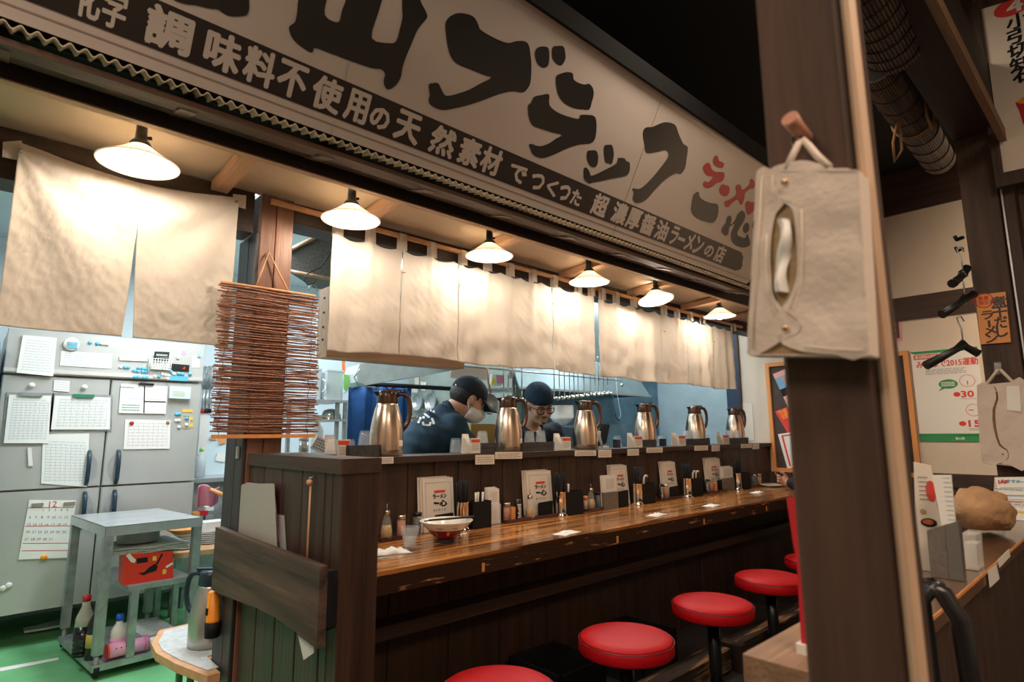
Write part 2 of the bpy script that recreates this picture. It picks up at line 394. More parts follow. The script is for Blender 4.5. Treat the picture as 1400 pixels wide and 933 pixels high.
for by, bz, h in ((1.765, 2.150, .018), (1.835, 2.172, .014), (1.90, 2.190, .012)):
    MB().box(-1.2, 3.9, by, by+.028, bz, bz+h).build('batten', M_brownx, eave)
MB().box(-1.2, 3.9, 1.79, 1.94, 2.20, 2.205).build('backing_board', M_black, eave)

# ------------------------------------------------------------------ the big sign
sign = thing('shop_sign', 'long white shop sign board with huge black brush characters, leaning forward above the eave', 'sign', (-1.2, SY, SZ))
U0, U1 = -1.2, 3.83
MB().slab([sg(U0, 0), sg(U1-.02, 0), sg(U1, .02), sg(U1, .709), sg(U0, .709)], sg(0, 0, -.02)-sg(0, 0)).build('board', M_sign, sign)
MB().slab([sg(U0, .709, .03), sg(U1+.05, .709, .03), sg(U1+.05, .775, .03), sg(U0, .775, .03)], sg(0, 0, -.03)-sg(0, 0, .03)).build('top_batten', M_black, sign)
for pa, pb in (((905, 134), (872, 225)), ((495, 12), (472, 105))):
    u = (onsign(*pa).x+onsign(*pb).x)/2
    MB().slab([sg(u-.0012, .0, .0008), sg(u+.0012, .0, .0008), sg(u+.0012, .709, .0008), sg(u-.0012, .709, .0008)], sg(0, 0, .0004)-sg(0, 0)).build('seam', M_faint if u < 1 else mat('dark_seam', (.22, .17, .14), .6), sign)  # seam farther right gets the darker line colour
MB().slab([sg(U0, .030, .0008), sg(U1-.02, .030, .0008), sg(U1-.02, .034, .0008), sg(U0, .034, .0008)], sg(0, 0, .0004)-sg(0, 0)).build('fold_line', mat('fold_line', (.34, .25, .21), .6), sign)
def onpoly(pts, name, m, lift=.001, k=3, bnd=True):
    out = [onsign(*p) for p in (smoothpoly(pts, k) if k > 1 else pts)]
    nn = sg(0, 0, lift)-sg(0, 0)
    MB().slab([p+nn for p in out], sg(0, 0, .0006)-sg(0, 0)).build(name, m, sign)
def z3(l): return [(600+x/4, y/4) for x, y in l]
def z2(l): return [(300+x/4, y/4) for x, y in l]
def z4(l): return [(850+x/4, 100+y/4) for x, y in l]
def zr(l): return [(940+x/6.22, 200+y/6.22) for x, y in l]
def zt(l): return [(780+x/11.66, 180+y/11.66) for x, y in l]
def zl(l): return [(200+x/9.33, y/9.33) for x, y in l]
# band
ub = [(-1.2, .055), (3.60, .055), (3.655, .075), (3.66, .10), (3.64, .125), (3.63, .155), (3.58, .178), (-1.2, .178)]
MB().slab([sg(u, s, .001) for u, s in ub], sg(0, 0, .0006)-sg(0, 0)).build('lettering_band', M_band, sign)
BL = [
 z2([(430, 0), (425, 60), (412, 120), (381, 145), (386, 185), (410, 225), (460, 265), (505, 288), (522, 262), (600, 290), (720, 335), (830, 372), (882, 378), (905, 405), (897, 450), (918, 490), (960, 470), (990, 425), (1000, 370), (1020, 310), (1050, 240), (1085, 160), (1133, 100), (1130, 68), (1105, 20), (1085, -25), (1040, -50), (1002, -25), (998, 40), (1000, 95), (985, 160), (967, 222), (930, 236), (832, 208), (868, 70), (905, -60), (930, -190), (850, -260), (760, -230), (715, -110), (690, 0), (668, 60), (648, 122), (575, 82), (590, -20), (600, -90), (540, -130), (460, -100)]),
 z3([(35, 130), (55, 95), (100, 72), (160, 78), (195, 98), (215, 135), (225, 160), (270, 190), (330, 220), (380, 235), (420, 225), (465, 225), (490, 245), (500, 300), (505, 360), (500, 450), (480, 490), (455, 506), (400, 500), (330, 515), (250, 545), (170, 572), (90, 592), (15, 602), (-45, 575), (-56, 545), (-50, 520), (-56, 465), (-35, 455), (-5, 455), (14, 490), (40, 524), (110, 510), (170, 488), (220, 460), (285, 425), (250, 412), (170, 380), (100, 350), (65, 310), (48, 255), (38, 190)]),
 z3([(525, 300), (535, 265), (565, 254), (598, 264), (603, 320), (595, 360), (570, 371), (540, 350)]),
 z3([(618, 285), (625, 256), (650, 251), (680, 254), (690, 290), (690, 325), (670, 357), (645, 350), (622, 322)]),
 z3([(641, 420), (660, 405), (700, 394), (731, 402), (737, 435), (770, 456), (800, 462), (820, 458), (840, 480), (846, 515), (835, 560), (822, 598), (785, 598), (740, 592), (690, 568), (655, 525), (641, 470)]),
 z3([(488, 575), (502, 565), (520, 530), (560, 520), (602, 517), (604, 575), (650, 615), (715, 640), (765, 650), (772, 630), (812, 628), (848, 635), (860, 665), (860, 720), (850, 765), (825, 785), (770, 790), (700, 812), (640, 840), (590, 860), (550, 863), (515, 845), (500, 815), (493, 793), (505, 787), (550, 800), (600, 785), (640, 758), (673, 738), (620, 725), (560, 705), (515, 688), (494, 650), (488, 610)]),
 zt([(262, 340), (275, 305), (330, 298), (395, 300), (425, 335), (438, 400), (430, 500), (405, 555), (365, 568), (315, 545), (275, 480), (258, 410)]),
 zt([(530, 290), (545, 218), (600, 211), (655, 213), (680, 290), (688, 370), (670, 470), (645, 520), (600, 502), (560, 490), (538, 410)]),
 zt([(212, 590), (235, 572), (265, 585), (300, 640), (325, 702), (420, 672), (520, 622), (620, 572), (710, 522), (745, 475), (755, 422), (800, 420), (855, 425), (890, 470), (935, 490), (945, 545), (940, 620), (915, 680), (860, 712), (760, 732), (620, 758), (450, 795), (345, 812), (305, 833), (262, 805), (215, 755), (208, 660)]),
 z4([(115, 330), (130, 298), (165, 295), (200, 280), (240, 268), (290, 282), (310, 330), (335, 385), (360, 405), (355, 460), (345, 520), (320, 553), (295, 548), (240, 580), (180, 640), (130, 695), (82, 712), (60, 690), (65, 655), (58, 630), (100, 632), (150, 590), (210, 520), (254, 455), (240, 422), (190, 432), (135, 436), (125, 395)]),
 zr([(55, 405), (92, 388), (102, 430), (140, 462), (195, 482), (248, 492), (262, 530), (255, 590), (230, 640), (195, 652), (130, 635), (70, 605), (33, 560), (32, 500), (42, 440)]),
 zr([(335, 605), (362, 590), (373, 620), (365, 665), (400, 635), (425, 580), (460, 547), (488, 575), (482, 625), (450, 680), (420, 745), (450, 770), (490, 780), (508, 745), (528, 810), (525, 845), (480, 862), (425, 852), (380, 815), (368, 770), (372, 730), (400, 660), (355, 690), (345, 745), (318, 760), (287, 720), (305, 680), (325, 650)]),
 zr([(470, 700), (485, 665), (505, 650), (522, 675), (518, 715), (495, 740), (475, 728)]),
 zr([(548, 680), (560, 635), (590, 610), (625, 640), (640, 690), (610, 730), (570, 712)]),
 zl([(340, -10), (420, 30), (520, 55), (620, 65), (720, 90), (820, 112), (910, 120), (960, 155), (1030, 195), (1110, 210), (1220, 207), (1280, 190), (1305, 130), (1310, 40), (1300, -60), (1240, -140), (1100, -170), (900, -190), (700, -160), (500, -110), (380, -60)])]
for pts in BL: onpoly(pts, 'brush_stroke', M_ink)
RL = [zr([(215, 125), (225, 92), (243, 78), (258, 92), (265, 122), (300, 138), (310, 158), (292, 185), (255, 180), (222, 155)]),
 zr([(130, 180), (150, 150), (178, 142), (195, 160), (205, 195), (240, 218), (290, 218), (312, 232), (310, 270), (290, 300), (245, 315), (205, 345), (165, 357), (135, 340), (132, 312), (150, 296), (175, 305), (215, 262), (165, 250), (140, 220)]),
 zr([(268, 365), (290, 325), (320, 330), (350, 340), (356, 375), (345, 410), (320, 428), (288, 415), (272, 395)]),
 zr([(405, 350), (425, 325), (450, 335), (470, 370), (525, 325), (530, 290), (548, 278), (570, 310), (565, 355), (535, 362), (490, 395), (480, 450), (460, 497), (440, 485), (425, 455), (380, 480), (350, 512), (325, 518), (310, 490), (318, 468), (355, 455), (412, 410)]),
 zr([(490, 490), (515, 465), (545, 478), (600, 478), (605, 520), (560, 550), (518, 585), (500, 560)])]
for pts in RL: onpoly(pts, 'red_brush_stroke', M_red)
# characters of the band, set one by one
row = [('学', 157, 13), ('調', 232, 40), ('味', 305, 72), ('料', 355, 94), ('不', 399, 112), ('使', 446, 133), ('用', 487, 149), ('の', 518, 166), ('天', 556, 180), ('然', 604, 198), ('素', 640, 215), ('材', 670, 225),
       ('で', 707, 240), ('つ', 733, 253), ('く', 753, 261), ('っ', 770, 268), ('た', 787, 272), ('超', 817, 290), ('濃', 844, 300), ('厚', 863, 309), ('醤', 882, 317), ('油', 901, 325), ('ラ', 918, 331), ('ー', 928, 336), ('メ', 939, 341), ('ン', 951, 346), ('の', 966, 351), ('店', 982, 353), ('化', 122, -2)]
us = []
for ch, x, y in row:
    p = onsign(x, y); us.append(p.x)
for (ch, x, y), u in zip(row, us):
    small = ch in 'のでつくったー'
    nb = min(abs(u-v) for v in us if v != u)
    wd = min(nb*.86, .105); ht = (.066 if small else .098)
    sb = MB()
    if ch == 'ー': text(sb, ch, sg(u, .112, .002), XW, sg(0, 1)-sg(0, 0), .1, width=wd, height=.018, off=.02, nrm=.0004); sb.build('letter', M_signw, sign); continue
    text(sb, ch, sg(u, .116 if not small else .108, .002), XW, sg(0, 1)-sg(0, 0), .1, width=wd*(.9 if small else 1), height=ht, off=.045, nrm=.0004); sb.build('letter', M_signw, sign)

# ------------------------------------------------------------------ hanging lamps
LX = [.343+.02, 1.10, 1.848, 2.64, 3.39, 4.19]
lab = ['white enamel hanging lamp over the left curtain, nearest the fridge', 'white enamel hanging lamp at the left end of the long middle curtain', 'white enamel hanging lamp over the middle of the long curtain',
       'white enamel hanging lamp above the gap between the two right curtains', 'slightly tilted white enamel hanging lamp, second from the far end', 'white enamel hanging lamp at the far end of the row']
LPX = [(190, 219), (480, 298), (669, 352), (805.5, 388), (897, 412), (984, 434.5)]
for i, (px, py) in enumerate(LPX):
    q = P(px, py, 'Y', 2.13); zc = q.z = 2.085
    t = thing('hanging_lamp', lab[i], 'lamp', (q.x, q.y, zc), 'enamel lamps under the eave beam')
    tl = (0.0, 0, 1) if i != 4 else (.05, .20, .97)
    s = .118
    pr_ = [(s, 0), (s+.001, .003), (s*.84, .014), (s*.58, .034), (s*.34, .056), (s*.21, .068), (s*.19, .068), (s*.31, .053), (s*.55, .031), (s*.82, .011), (s-.002, .0)]
    sh = MB().lathe(pr_, (0, 0, 0), 40, tl); sh.xf(Matrix.Translation(q)).build('shade', M_enam, t)
    MB().lathe([(.030, .062), (.032, .070), (.026, .080), (.018, .084), (.017, .110), (.016, 2.226-q.z)], q, 16).build('socket', M_blkp, t)
    MB().cyl(q+Vector((.018, 0, .098)), q+Vector((.03, -.004, .100)), .006, 8).build('switch_knob', M_blkp, t)
    MB().lathe([(.001, -.022), (.014, -.019), (.024, -.006), (.026, .006), (.021, .022), (.012, .036), (.011, .048)], q, 16).build('bulb', M_bulb, t)

# ------------------------------------------------------------------ kitchen ceiling lamps
for i, (x, y) in enumerate(((1.0, 3.7), (2.4, 4.4), (3.6, 3.1), (4.7, 3.1), (-.6, 3.7))):
    t = thing('ceiling_lamp', ['twin tube ceiling lamp above the fridge front', 'twin tube ceiling lamp before the blue curtain', 'twin tube ceiling lamp above the cooks', 'twin tube ceiling lamp before the range wall', 'twin tube ceiling lamp at the far left of the kitchen'][i], 'lamp', (x, y, 2.62), 'fluorescent ceiling lamps in the kitchen')
    MB().box(x-.13, x+.13, y-.62, y+.62, 2.57, 2.62, .01).build('housing', M_white, t)
    for d in (-.06, .06): MB().cyl((x+d, y-.6, 2.545), (x+d, y+.6, 2.545), .014, 10).build('tube', M_tube, t)

# ------------------------------------------------------------------ posts
def post(name, label, x0, x1, y0, y1, z0, z1, m):
    o = MB().box(x0, x1, y0, y1, z0, z1, .005).build(name, m); tag(o, label, 'post'); return o
kp = thing('kitchen_post', 'brown grained wooden post behind the hanging reed blind', 'post', (.80, 2.37, 0))
MB().box(.812, .872, 2.37, 2.57, 0, 2.20, .003).build('post_plank', M_brown, kp)
MB().box(.874, .945, 2.37, 2.57, 0, 2.20, .003).build('post_plank', M_brown, kp)
M_dusk = wood('kitchen_lit_side_plank', (.018, .016, .018), (.055, .045, .045))  # grey tone of kitchen light on this side is put into the colour
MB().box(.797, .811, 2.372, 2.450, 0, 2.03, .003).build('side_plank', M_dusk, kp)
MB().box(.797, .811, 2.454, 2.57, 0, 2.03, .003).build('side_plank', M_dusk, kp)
q = P(327, 618, 'X', .797); MB().box(.787, .797, q.y-.010, q.y+.010, q.z-.025, q.z+.02, .002).build('latch', M_steel, kp)

# ------------------------------------------------------------------ counter with its back panel, cap shelf, knee wall
ctr = thing('ramen_counter', 'long dark wooden bar counter with glossy worn plank top', 'counter', (1.06, 1.82, 0))
ZC = .76
nb = 8; yy = [1.822+(2.39-1.822)*i/nb for i in range(nb+1)]
for i in range(nb):
    MB().box(.945, XR, yy[i]+.0006, yy[i+1]-.0006, .746, ZC-.0008*(i % 2), .0012).build('top_board', M_counter, ctr)
MB().box(.945, XR, 1.823, 1.8655, .682, .7455, .003).build('front_edge_board', M_edge, ctr)
for x in (1.53, 2.38, 3.2, 4.02, 4.8):
    MB().box(x, x+.012, 1.8195, 1.824, .690, .722).build('edge_peg', M_orange, ctr)
MB().box(1.06, XR, 2.05, 2.15, .45, .50, .004).build('lower_rail', M_postX, ctr)
for x in np.arange(1.02, XR-.02, .30):
    MB().box(x+.002, min(x+.298, XR), 2.15, 2.18, 0, .70, .003).build('knee_plank', M_post, ctr)
px = 1.317
x = .957
while x < XR-.02:
    MB().box(x+.002, min(x+.148, XR), 2.395, 2.421, ZC-.04, 1.085, .003).build('back_plank', M_plank, ctr); x += .15
MB().box(.95, XR, 2.422, 2.43, .1, 1.085).build('back_board', M_black, ctr)
MB().box(.95, XR, 2.36, 2.62, 1.085, 1.115, .003).build('cap_shelf', M_postX, ctr)
MB().box(.812, .945, 1.595, 2.355, 1.105, 1.148, .003).build('cap_shelf', M_postY, ctr)
MB().box(.945, 1.0, 2.0, 2.355, 1.105, 1.148, .003).build('cap_shelf', M_postY, ctr)
MB().box(XR-.05, XR, 2.20, 2.40, ZC, .86, .003).build('end_block', M_post, ctr)
MB().box(XR-.46, XR-.44, 2.28, 2.40, .86, 1.085).build('end_bracket', M_post, ctr) if 0 else None
# end wall of the counter: pillar and vertical planks facing left
MB().box(.820, .943, 1.60, 1.66, 0, 1.105, .004).build('pillar', M_post, ctr)
ys = [1.662, 1.714, 1.877, 2.039, 2.205, 2.362]
for a, b in zip(ys[:-1], ys[1:]): MB().box(.822, .845, a+.003, b-.003, 0, 1.104, .003).build('end_plank', M_plank, ctr)
MB().box(.845, .943, 1.662, 2.362, 0, 1.104).build('end_core', M_black, ctr)
ft = thing('foot_rail_timber', 'rough flaking timber foot rail on the floor behind the stools', 'timber', (1.9, 1.65, 0))
MB().box(1.4, 3.02, 1.60, 1.70, .02, .115, .012).build('beam', M_rough, ft); MB().box(3.04, 3.10, 1.56, 1.72, 0, .13, .006).build('block', M_beam, ft); MB().box(3.12, 4.9, 1.60, 1.70, .02, .115, .012).build('beam', M_rough, ft)
MB().box(1.4, 1.46, 1.59, 1.71, 0, .12, .006).build('block', M_beam, ft)
for i, (a, b, l) in enumerate(((1.92, 2.22, 'left one of two open black baskets under the counter'), (2.50, 2.80, 'right one of two open black baskets under the counter'), )):
    t = thing('storage_basket', l, 'basket', (a, 1.75, 0), 'black baskets under the counter')
    for bx in ((a, a+.012, 1.78, 2.1), (b-.012, b, 1.78, 2.1), (a, b, 1.78, 1.792), (a, b, 2.088, 2.1)): MB().box(*bx, .012, .22, .003).build('side', M_blk, t)
    MB().box(a, b, 1.78, 2.1, 0, .012).build('bottom', M_box, t)

# grained board rack on the end wall, files in it, string with hook, tag
rk = thing('board_rack', 'dark grained board rack with arched lower edge on the counter end wall', 'rack', (.76, 1.6, .6))
pts = [(1.585, .652), (1.585, .862), (2.34, .868), (2.49, .869), (2.49, .641), (2.40, .642), (2.25, .652), (2.02, .668), (1.86, .672), (1.70, .664)]
MB().prism(pts, lambda a, b, t: (t, a, b), .755, .779).build('board', M_board, rk)
MB().box(.780, .8215, 1.61, 1.64, .69, .84).build('spacer', M_black, rk); MB().box(.780, .8215, 2.30, 2.33, .69, .84).build('spacer', M_black, rk)
MB().box(.780, .8215, 1.64, 2.30, .675, .682).build('bottom_ledge', M_black, rk)
def sheet3(name, label, cat, pts, off, m, group=None):
    o = MB().slab(pts, off).build(name, m); return tag(o, label, cat, group)
q = [P(317, 664, 'X', .800), P(375, 664, 'X', .800), P(380, 760, 'X', .800), P(330, 745, 'X', .800)]
t = thing('clear_file_stack', 'bundle of translucent clear document files standing in the board rack', 'file', tuple(q[3]))
for i in range(4):
    d = Vector((.003*i, .01*i, .004*(i % 2)))
    MB().slab([p+d for p in (q[0], q[1], q[2]-Vector((0, 0, .03)), q[3]-Vector((0, 0, .03)))], (.0012, 0, 0)).build('clear_file', mat('milky_film', (.52, .49, .43), .25, alpha=.75), t)
q2 = [P(330, 659, 'X', .817), P(374, 664, 'X', .817), P(382, 742, 'X', .817), P(340, 742, 'X', .817)]
MB().slab(q2, (.0015, 0, 0)).build('pink_file', M_pink, t)
q3 = [P(372, 703, 'X', .817), P(388, 705, 'X', .817), P(391, 760, 'X', .817), P(375, 760, 'X', .817)]
sheet3('clear_card_holder', 'narrow clear plastic card holder behind the board rack', 'holder', q3, (.002, 0, 0), M_acryl)
a, b = P(425, 658, 'X', .812), P(419.5, 768, 'X', .812)
t = thing('hanging_stick', 'thin pale stick hanging from a hook into the board rack', 'stick', tuple(b))
MB().cyl(a, b-Vector((0, 0, .05)), .0032, 8).build('stick', M_bamb, t); MB().ball(a+Vector((-.004, 0, -.004)), .010).build('knot', M_bamb, t); MB().cyl(a+Vector((.008, 0, .012)), a+Vector((-.006, 0, .008)), .003).build('hook', M_steeld, t)
q = [P(407, 868, 'X', .785), P(429, 885, 'X', .785), P(429, 893, 'X', .785), P(415, 903, 'X', .785)]
sheet3('paper_tag', 'white paper tag sticking out below the board rack', 'tag', q, (.001, 0, 0), M_paper)

# ------------------------------------------------------------------ noren curtains
def cloth_panel(x0, x1, zt, zb, y, par, seed, folds, tabs=(), hemh=.0, topf=None, nu=60, nv=70, name='cloth_panel', flare=0.0, m=None):
    def fn(u, v):
        x = x0+(x1-x0)*u+flare*(u-.5)*v; z = (zt-(topf(x) if topf else 0))*(1-v)+zb*v
        a = .25+.75*v
        d = sum(A*math.sin(fr*x+ph+.6*v) for A, fr, ph in folds)*a
        d += sum(-.014*math.exp(-((x-tx-.02*v*math.sin(tx*40))/.022)**2)*math.exp(-v*2.2) for tx in tabs)
        n = noise.noise(Vector((x*9, v*5, seed)))*.012*(.3+v)+noise.noise(Vector((x*30+z*20, (v-x)*14, seed+5)))*.0022+noise.noise(Vector((x*60-z*50, z*25+x*30, seed+9)))*.0014
        return Vector((x, y+d+n, z+.006*math.sin(7*x+seed)*v))
    mb = MB().grid(nu, nv, fn); return mb.build(name, m or M_cloth, par)
def addsolid(o, th=.0016):
    md = o.modifiers.new('s', 'SOLIDIFY'); md.thickness = th; md.offset = 0
folds = [(.012, 17, 0), (.007, 31, 1.2), (.004, 58, .4)]
def noren(label, x0, x1, zt, zb, y, pole_z, slits, tabs, seed, pole, slitdrop):
    t = thing('noren_curtain', label, 'curtain', (x0, y, pole_z))
    MB().cyl((pole[0], y-.004, pole_z), (pole[1], y-.004, pole_z+(pole[2] if len(pole) > 2 else 0)), .0125, 12).build('bamboo_pole', M_bamb, t)
    folds = [(a_*(1.6 if seed == 11 else 1.1), b_, c_) for a_, b_, c_ in globals()['folds']]
    ed = [x0]+slits+[x1]
    sag = lambda x: .018*min(abs(math.sin(PI*(x-tabs[0])/(tabs[1]-tabs[0]))), 1)
    for i in range(len(ed)-1):
        a, b = ed[i]+(.002 if i else 0), ed[i+1]-(.002 if i < len(ed)-2 else 0)
        o = cloth_panel(a, b, zt, zb, y, t, seed, folds, topf=sag, tabs=tabs); addsolid(o)
    for x in tabs:
        zp = pole_z+(pole[2] if len(pole) > 2 else 0)*(x-pole[0])/(pole[1]-pole[0])
        r = .0145; path = [(y-.004-r, zt-.012), (y-.004-r, zp), (y-.004-r*.7, zp+r*.7), (y-.004, zp+r), (y-.004+r*.7, zp+r*.7), (y-.004+r, zp), (y-.004+r, zt-.012)]
        hw = .016
        mb = MB().grid(1, 6, lambda u, v: Vector((x+hw*(2*u-1)*(1+.5*abs(v-.5)), *path[int(round(v*6))])))
        o = mb.build('tab', M_cloth, t); addsolid(o, .002)
    for x in slits:
        MB().box(x-.010, x+.010, y-.024, y-.020, zt-slitdrop-.004, zt-slitdrop+.001).build('slit_stitch', mat('tan_thread', (.45, .28, .15), .9), t)
    return t
nx2 = [P(x, 500, 'Y', 2.35).x for x in (545, 625, 755)]
tb2 = [P(x, y, 'Y', 2.35).x for x, y in ((462, 300), (506, 325), (549, 338), (590, 348), (632, 356), (666, 366), (697, 374), (728, 380), (757, 388), (790, 395), (808, 400))]
noren('long unbleached cotton curtain with three slits on a bamboo pole over the hatch', P(447, 485, 'Y', 2.35).x, P(812, 512, 'Y', 2.35).x, 2.098, 1.578, 2.35, 2.165, nx2, tb2, 3, (.84, 2.93, -.02), .12)
nx3 = [P(x, 500, 'Y', 2.35).x for x in (907, 943, 975)]
tb3 = [P(x, y, 'Y', 2.35).x for x, y in ((823, 410), (842, 414), (866, 418), (907, 425), (925, 430), (943, 432), (960, 437), (1002, 445))]
noren('shorter unbleached cotton curtain at the far right end of the hatch', P(820, 515, 'Y', 2.35).x, P(1005, 534, 'Y', 2.35).x, 2.085, 1.570, 2.35, 2.145, nx3, tb3, 11, (2.95, 4.95, -.015), .14)
# brackets for the pole
# left curtain, pinned at its corners
t = thing('doorway_curtain', 'wide two panel unbleached curtain pinned to the beam above the fridge', 'curtain', (.05, 2.36, 2.1))
xl, xm, xr = .045, .385, .715
def ltop(x):
    c = [(.045, 0.0), (.385, .035), (.715, -.005)]
    k = (x-xl)/(xr-xl); return .012+.035*math.sin(PI*k)-.01
def leftp(a, b, seed, gap_side):
    def fn(u, v):
        x = a+(b-a)*u
        g = max(0, v-.33)/.67*.016
        if gap_side > 0: x -= g*u
        else: x += g*(1-u)
        z = (2.150-ltop(x))*(1-v)+1.552*v
        pin = xl if gap_side > 0 else xr
        rad = abs(x-pin); ang = math.atan2(2.12-z, rad+1e-3)
        d = .010*math.sin(ang*9+seed)*min(1, (rad+2.12-z)*3)*(1-.4*v)+noise.noise(Vector((x*8, z*8, seed)))*.010*v+noise.noise(Vector((x*30+z*22, z*16-x*14, seed)))*.0022+noise.noise(Vector((x*60-z*50, z*30+x*30, seed+9)))*.0014
        return Vector((x, 2.352+d, z))
    o = MB().grid(90, 110, fn).build('cloth_panel', M_cloth, t); addsolid(o)
leftp(xl, xm, 2.0, 1); leftp(xm, xr, 7.0, -1)
for (px_, py_) in ((28, 206), (323, 276)):
    q = P(px_, py_, 'Y', 2.34); MB().lathe([(.007, 0), (.006, -.005), (.001, -.007)], q, 10, (0, 1, 0)).build('pin', M_steeld, t)
MB().slab([P(4, 195, 'Y', 2.37), P(30, 193, 'Y', 2.37), P(28, 220, 'Y', 2.37), P(3, 215, 'Y', 2.37)], (0, -.006, 0)).build('corner_fold', M_cloth, t)
MB().slab([P(318, 266, 'Y', 2.37), P(336, 268, 'Y', 2.37), P(335, 286, 'Y', 2.37), P(322, 282, 'Y', 2.37)], (0, -.006, 0)).build('corner_fold', M_cloth, t)

# ------------------------------------------------------------------ hanging reed blind
t = thing('reed_blind', 'small hanging blind of thin brown reeds on a rope, before the brown post', 'blind', (.86, 2.34, 1.2))
za, zb_ = 1.797, 1.208; xa, xb = .668, 1.05
MB().cyl(P(302, 385.5, 'Y', 2.335), P(431, 405, 'Y', 2.335), .0055, 8).build('top_rod', M_bamb, t)
MB().box(.672, 1.066, 2.332, 2.342, 1.206, 1.220, .002).build('bottom_bar', M_orange, t)
rr = random.Random(5)
rd = MB(); n = 118
for i in range(n):
    z = zb_+.02+(za-zb_-.03)*i/(n-1)+rr.uniform(-.0022, .0022); k = 1-i/(n-1)
    x0_ = xa+.004*k+rr.uniform(-.012, .010); x1_ = xb+.02*k+rr.uniform(-.010, .012); y = 2.336+rr.uniform(-.003, .003)
    pth = [(x0_+(x1_-x0_)*j/5, y+rr.uniform(-.001, .001), z+rr.uniform(-.0030, .0030)) for j in range(6)]
    rd.tube(pth, rr.uniform(.0020, .0035), 5)
tag(rd.build('reeds', M_reed, t), kind='stuff')
for x in (.692, .80, .93, 1.03):
    pth = [(x+.004*math.sin(j), 2.332+.005*(j % 2), zb_+(za-zb_)*j/60) for j in range(61)]
    MB().tube(pth, .0013, 4).build('binding_string', mat('dark_string', (.05, .025, .015), .9), t)
q = P(368, 345, 'Y', 2.358); a = P(351, 390, 'Y', 2.335); b = P(394, 398, 'Y', 2.335)
MB().tube([a, a.lerp(q, .5)+Vector((0, .003, 0)), q, b.lerp(q, .5)+Vector((0, .003, 0)), b], .0035, 6).build('hanging_rope', M_bamb, t)
# ================================================================== ON THE CAP SHELF
ZS = 1.1155
RTH = Vector((.73, -.68, 0))
def flask(loc, label, group, m=M_flask, hm=M_bronze, rz=0, H=.315, colr=M_bronze):
    t = thing('vacuum_pitcher', label, 'pitcher', loc, group); L = Vector(loc)
    a = rz; d = Vector((math.cos(a), math.sin(a), 0)); s = H/.315
    MB().lathe([(r*s, h*s) for r, h in [(.074, 0), (.0785, .004), (.0792, .03), (.0795, .09), (.077, .13), (.069, .18), (.059, .22), (.052, .240), (.050, .250)]], L, 40).build('body', m, t)
    MB().lathe([(r*s, h*s) for r, h in [(.0708, .0295), (.0714, .031), (.0708, .0325)]]+[(.0708*s-.001, .0325*s), (.0708*s-.001, .0295*s)], L, 40).build('base_ring', hm, t) if 0 else None
    MB().lathe([(r*s, h*s) for r, h in [(.0505, .246), (.0515, .252), (.050, .285), (.047, .303), (.040, .309), (.001, .311)]], L, 32).build('collar', colr, t)
    sp = MB(); c = L+Vector((0, 0, .292*s))-d*.040*s; e = Vector((-d.y, d.x, 0))
    sp.add([c+e*.020*s+ZW*.013, c-e*.020*s+ZW*.013, c-e*.014*s-ZW*.020, c+e*.014*s-ZW*.020, c-d*.030*s+e*.006+ZW*.011, c-d*.030*s-e*.006+ZW*.011], [(0, 1, 2, 3), (0, 4, 5, 1), (0, 3, 4), (1, 5, 2), (3, 2, 5, 4)])
    sp.build('spout', M_blkp, t)
    MB().obox(L+d*.030*s+ZW*.312*s, d, e, ZW, .036*s, .012*s, .0045*s).build('lid_lever', hm, t)
    hp = [(.044, .290), (.066, .296), (.088, .290), (.102, .270), (.109, .235), (.109, .200), (.102, .165), (.090, .142), (.075, .130)]
    MB().tube([L+d*x*s+ZW*z*s for x, z in hp], [.011*s, .0115*s, .012*s, .012*s, .0115*s, .011*s, .011*s, .0115*s, .012*s], 10).build('handle', hm, t)
    return t
PX = [(528, 623), (695, 617), (801, 614.4), (883, 611), (952.5, 608), (1007, 607)]
PL = ['champagne steel vacuum pitcher at the near left end of the cap shelf', 'champagne steel vacuum pitcher between the two cooks', 'champagne steel vacuum pitcher just right of the cook in glasses', 'champagne steel vacuum pitcher before the edge of the pale blue panel, fourth from the pillar', 'champagne steel vacuum pitcher before the pale blue panel, next to last', 'champagne steel vacuum pitcher farthest away beside the end wall']
f0 = None
for i, (x, y) in enumerate(PX):
    q = P(x, 620, 'Y', 2.50); q.z = ZS
    if not f0: f0 = flask(tuple(q), PL[i], 'vacuum pitchers on the cap shelf', rz=R(-28))
    else: dup(f0, q, PL[i], 'vacuum pitchers on the cap shelf')
    bx = q+Vector((.045 if i % 2 else .05, -.0535, .055))
# small stickers on pitchers: pale label
for ch in [o for o in COL.objects if o.name.startswith('vacuum_pitcher')]:
    L = ch.location
    a0, a1 = R(-75), R(-50)
    MB().grid(4, 1, lambda u, v: L+Vector((math.cos(a0+(a1-a0)*u)*.0800, math.sin(a0+(a1-a0)*u)*.0800, .045+.028*v))).build('label', M_paperw, ch)
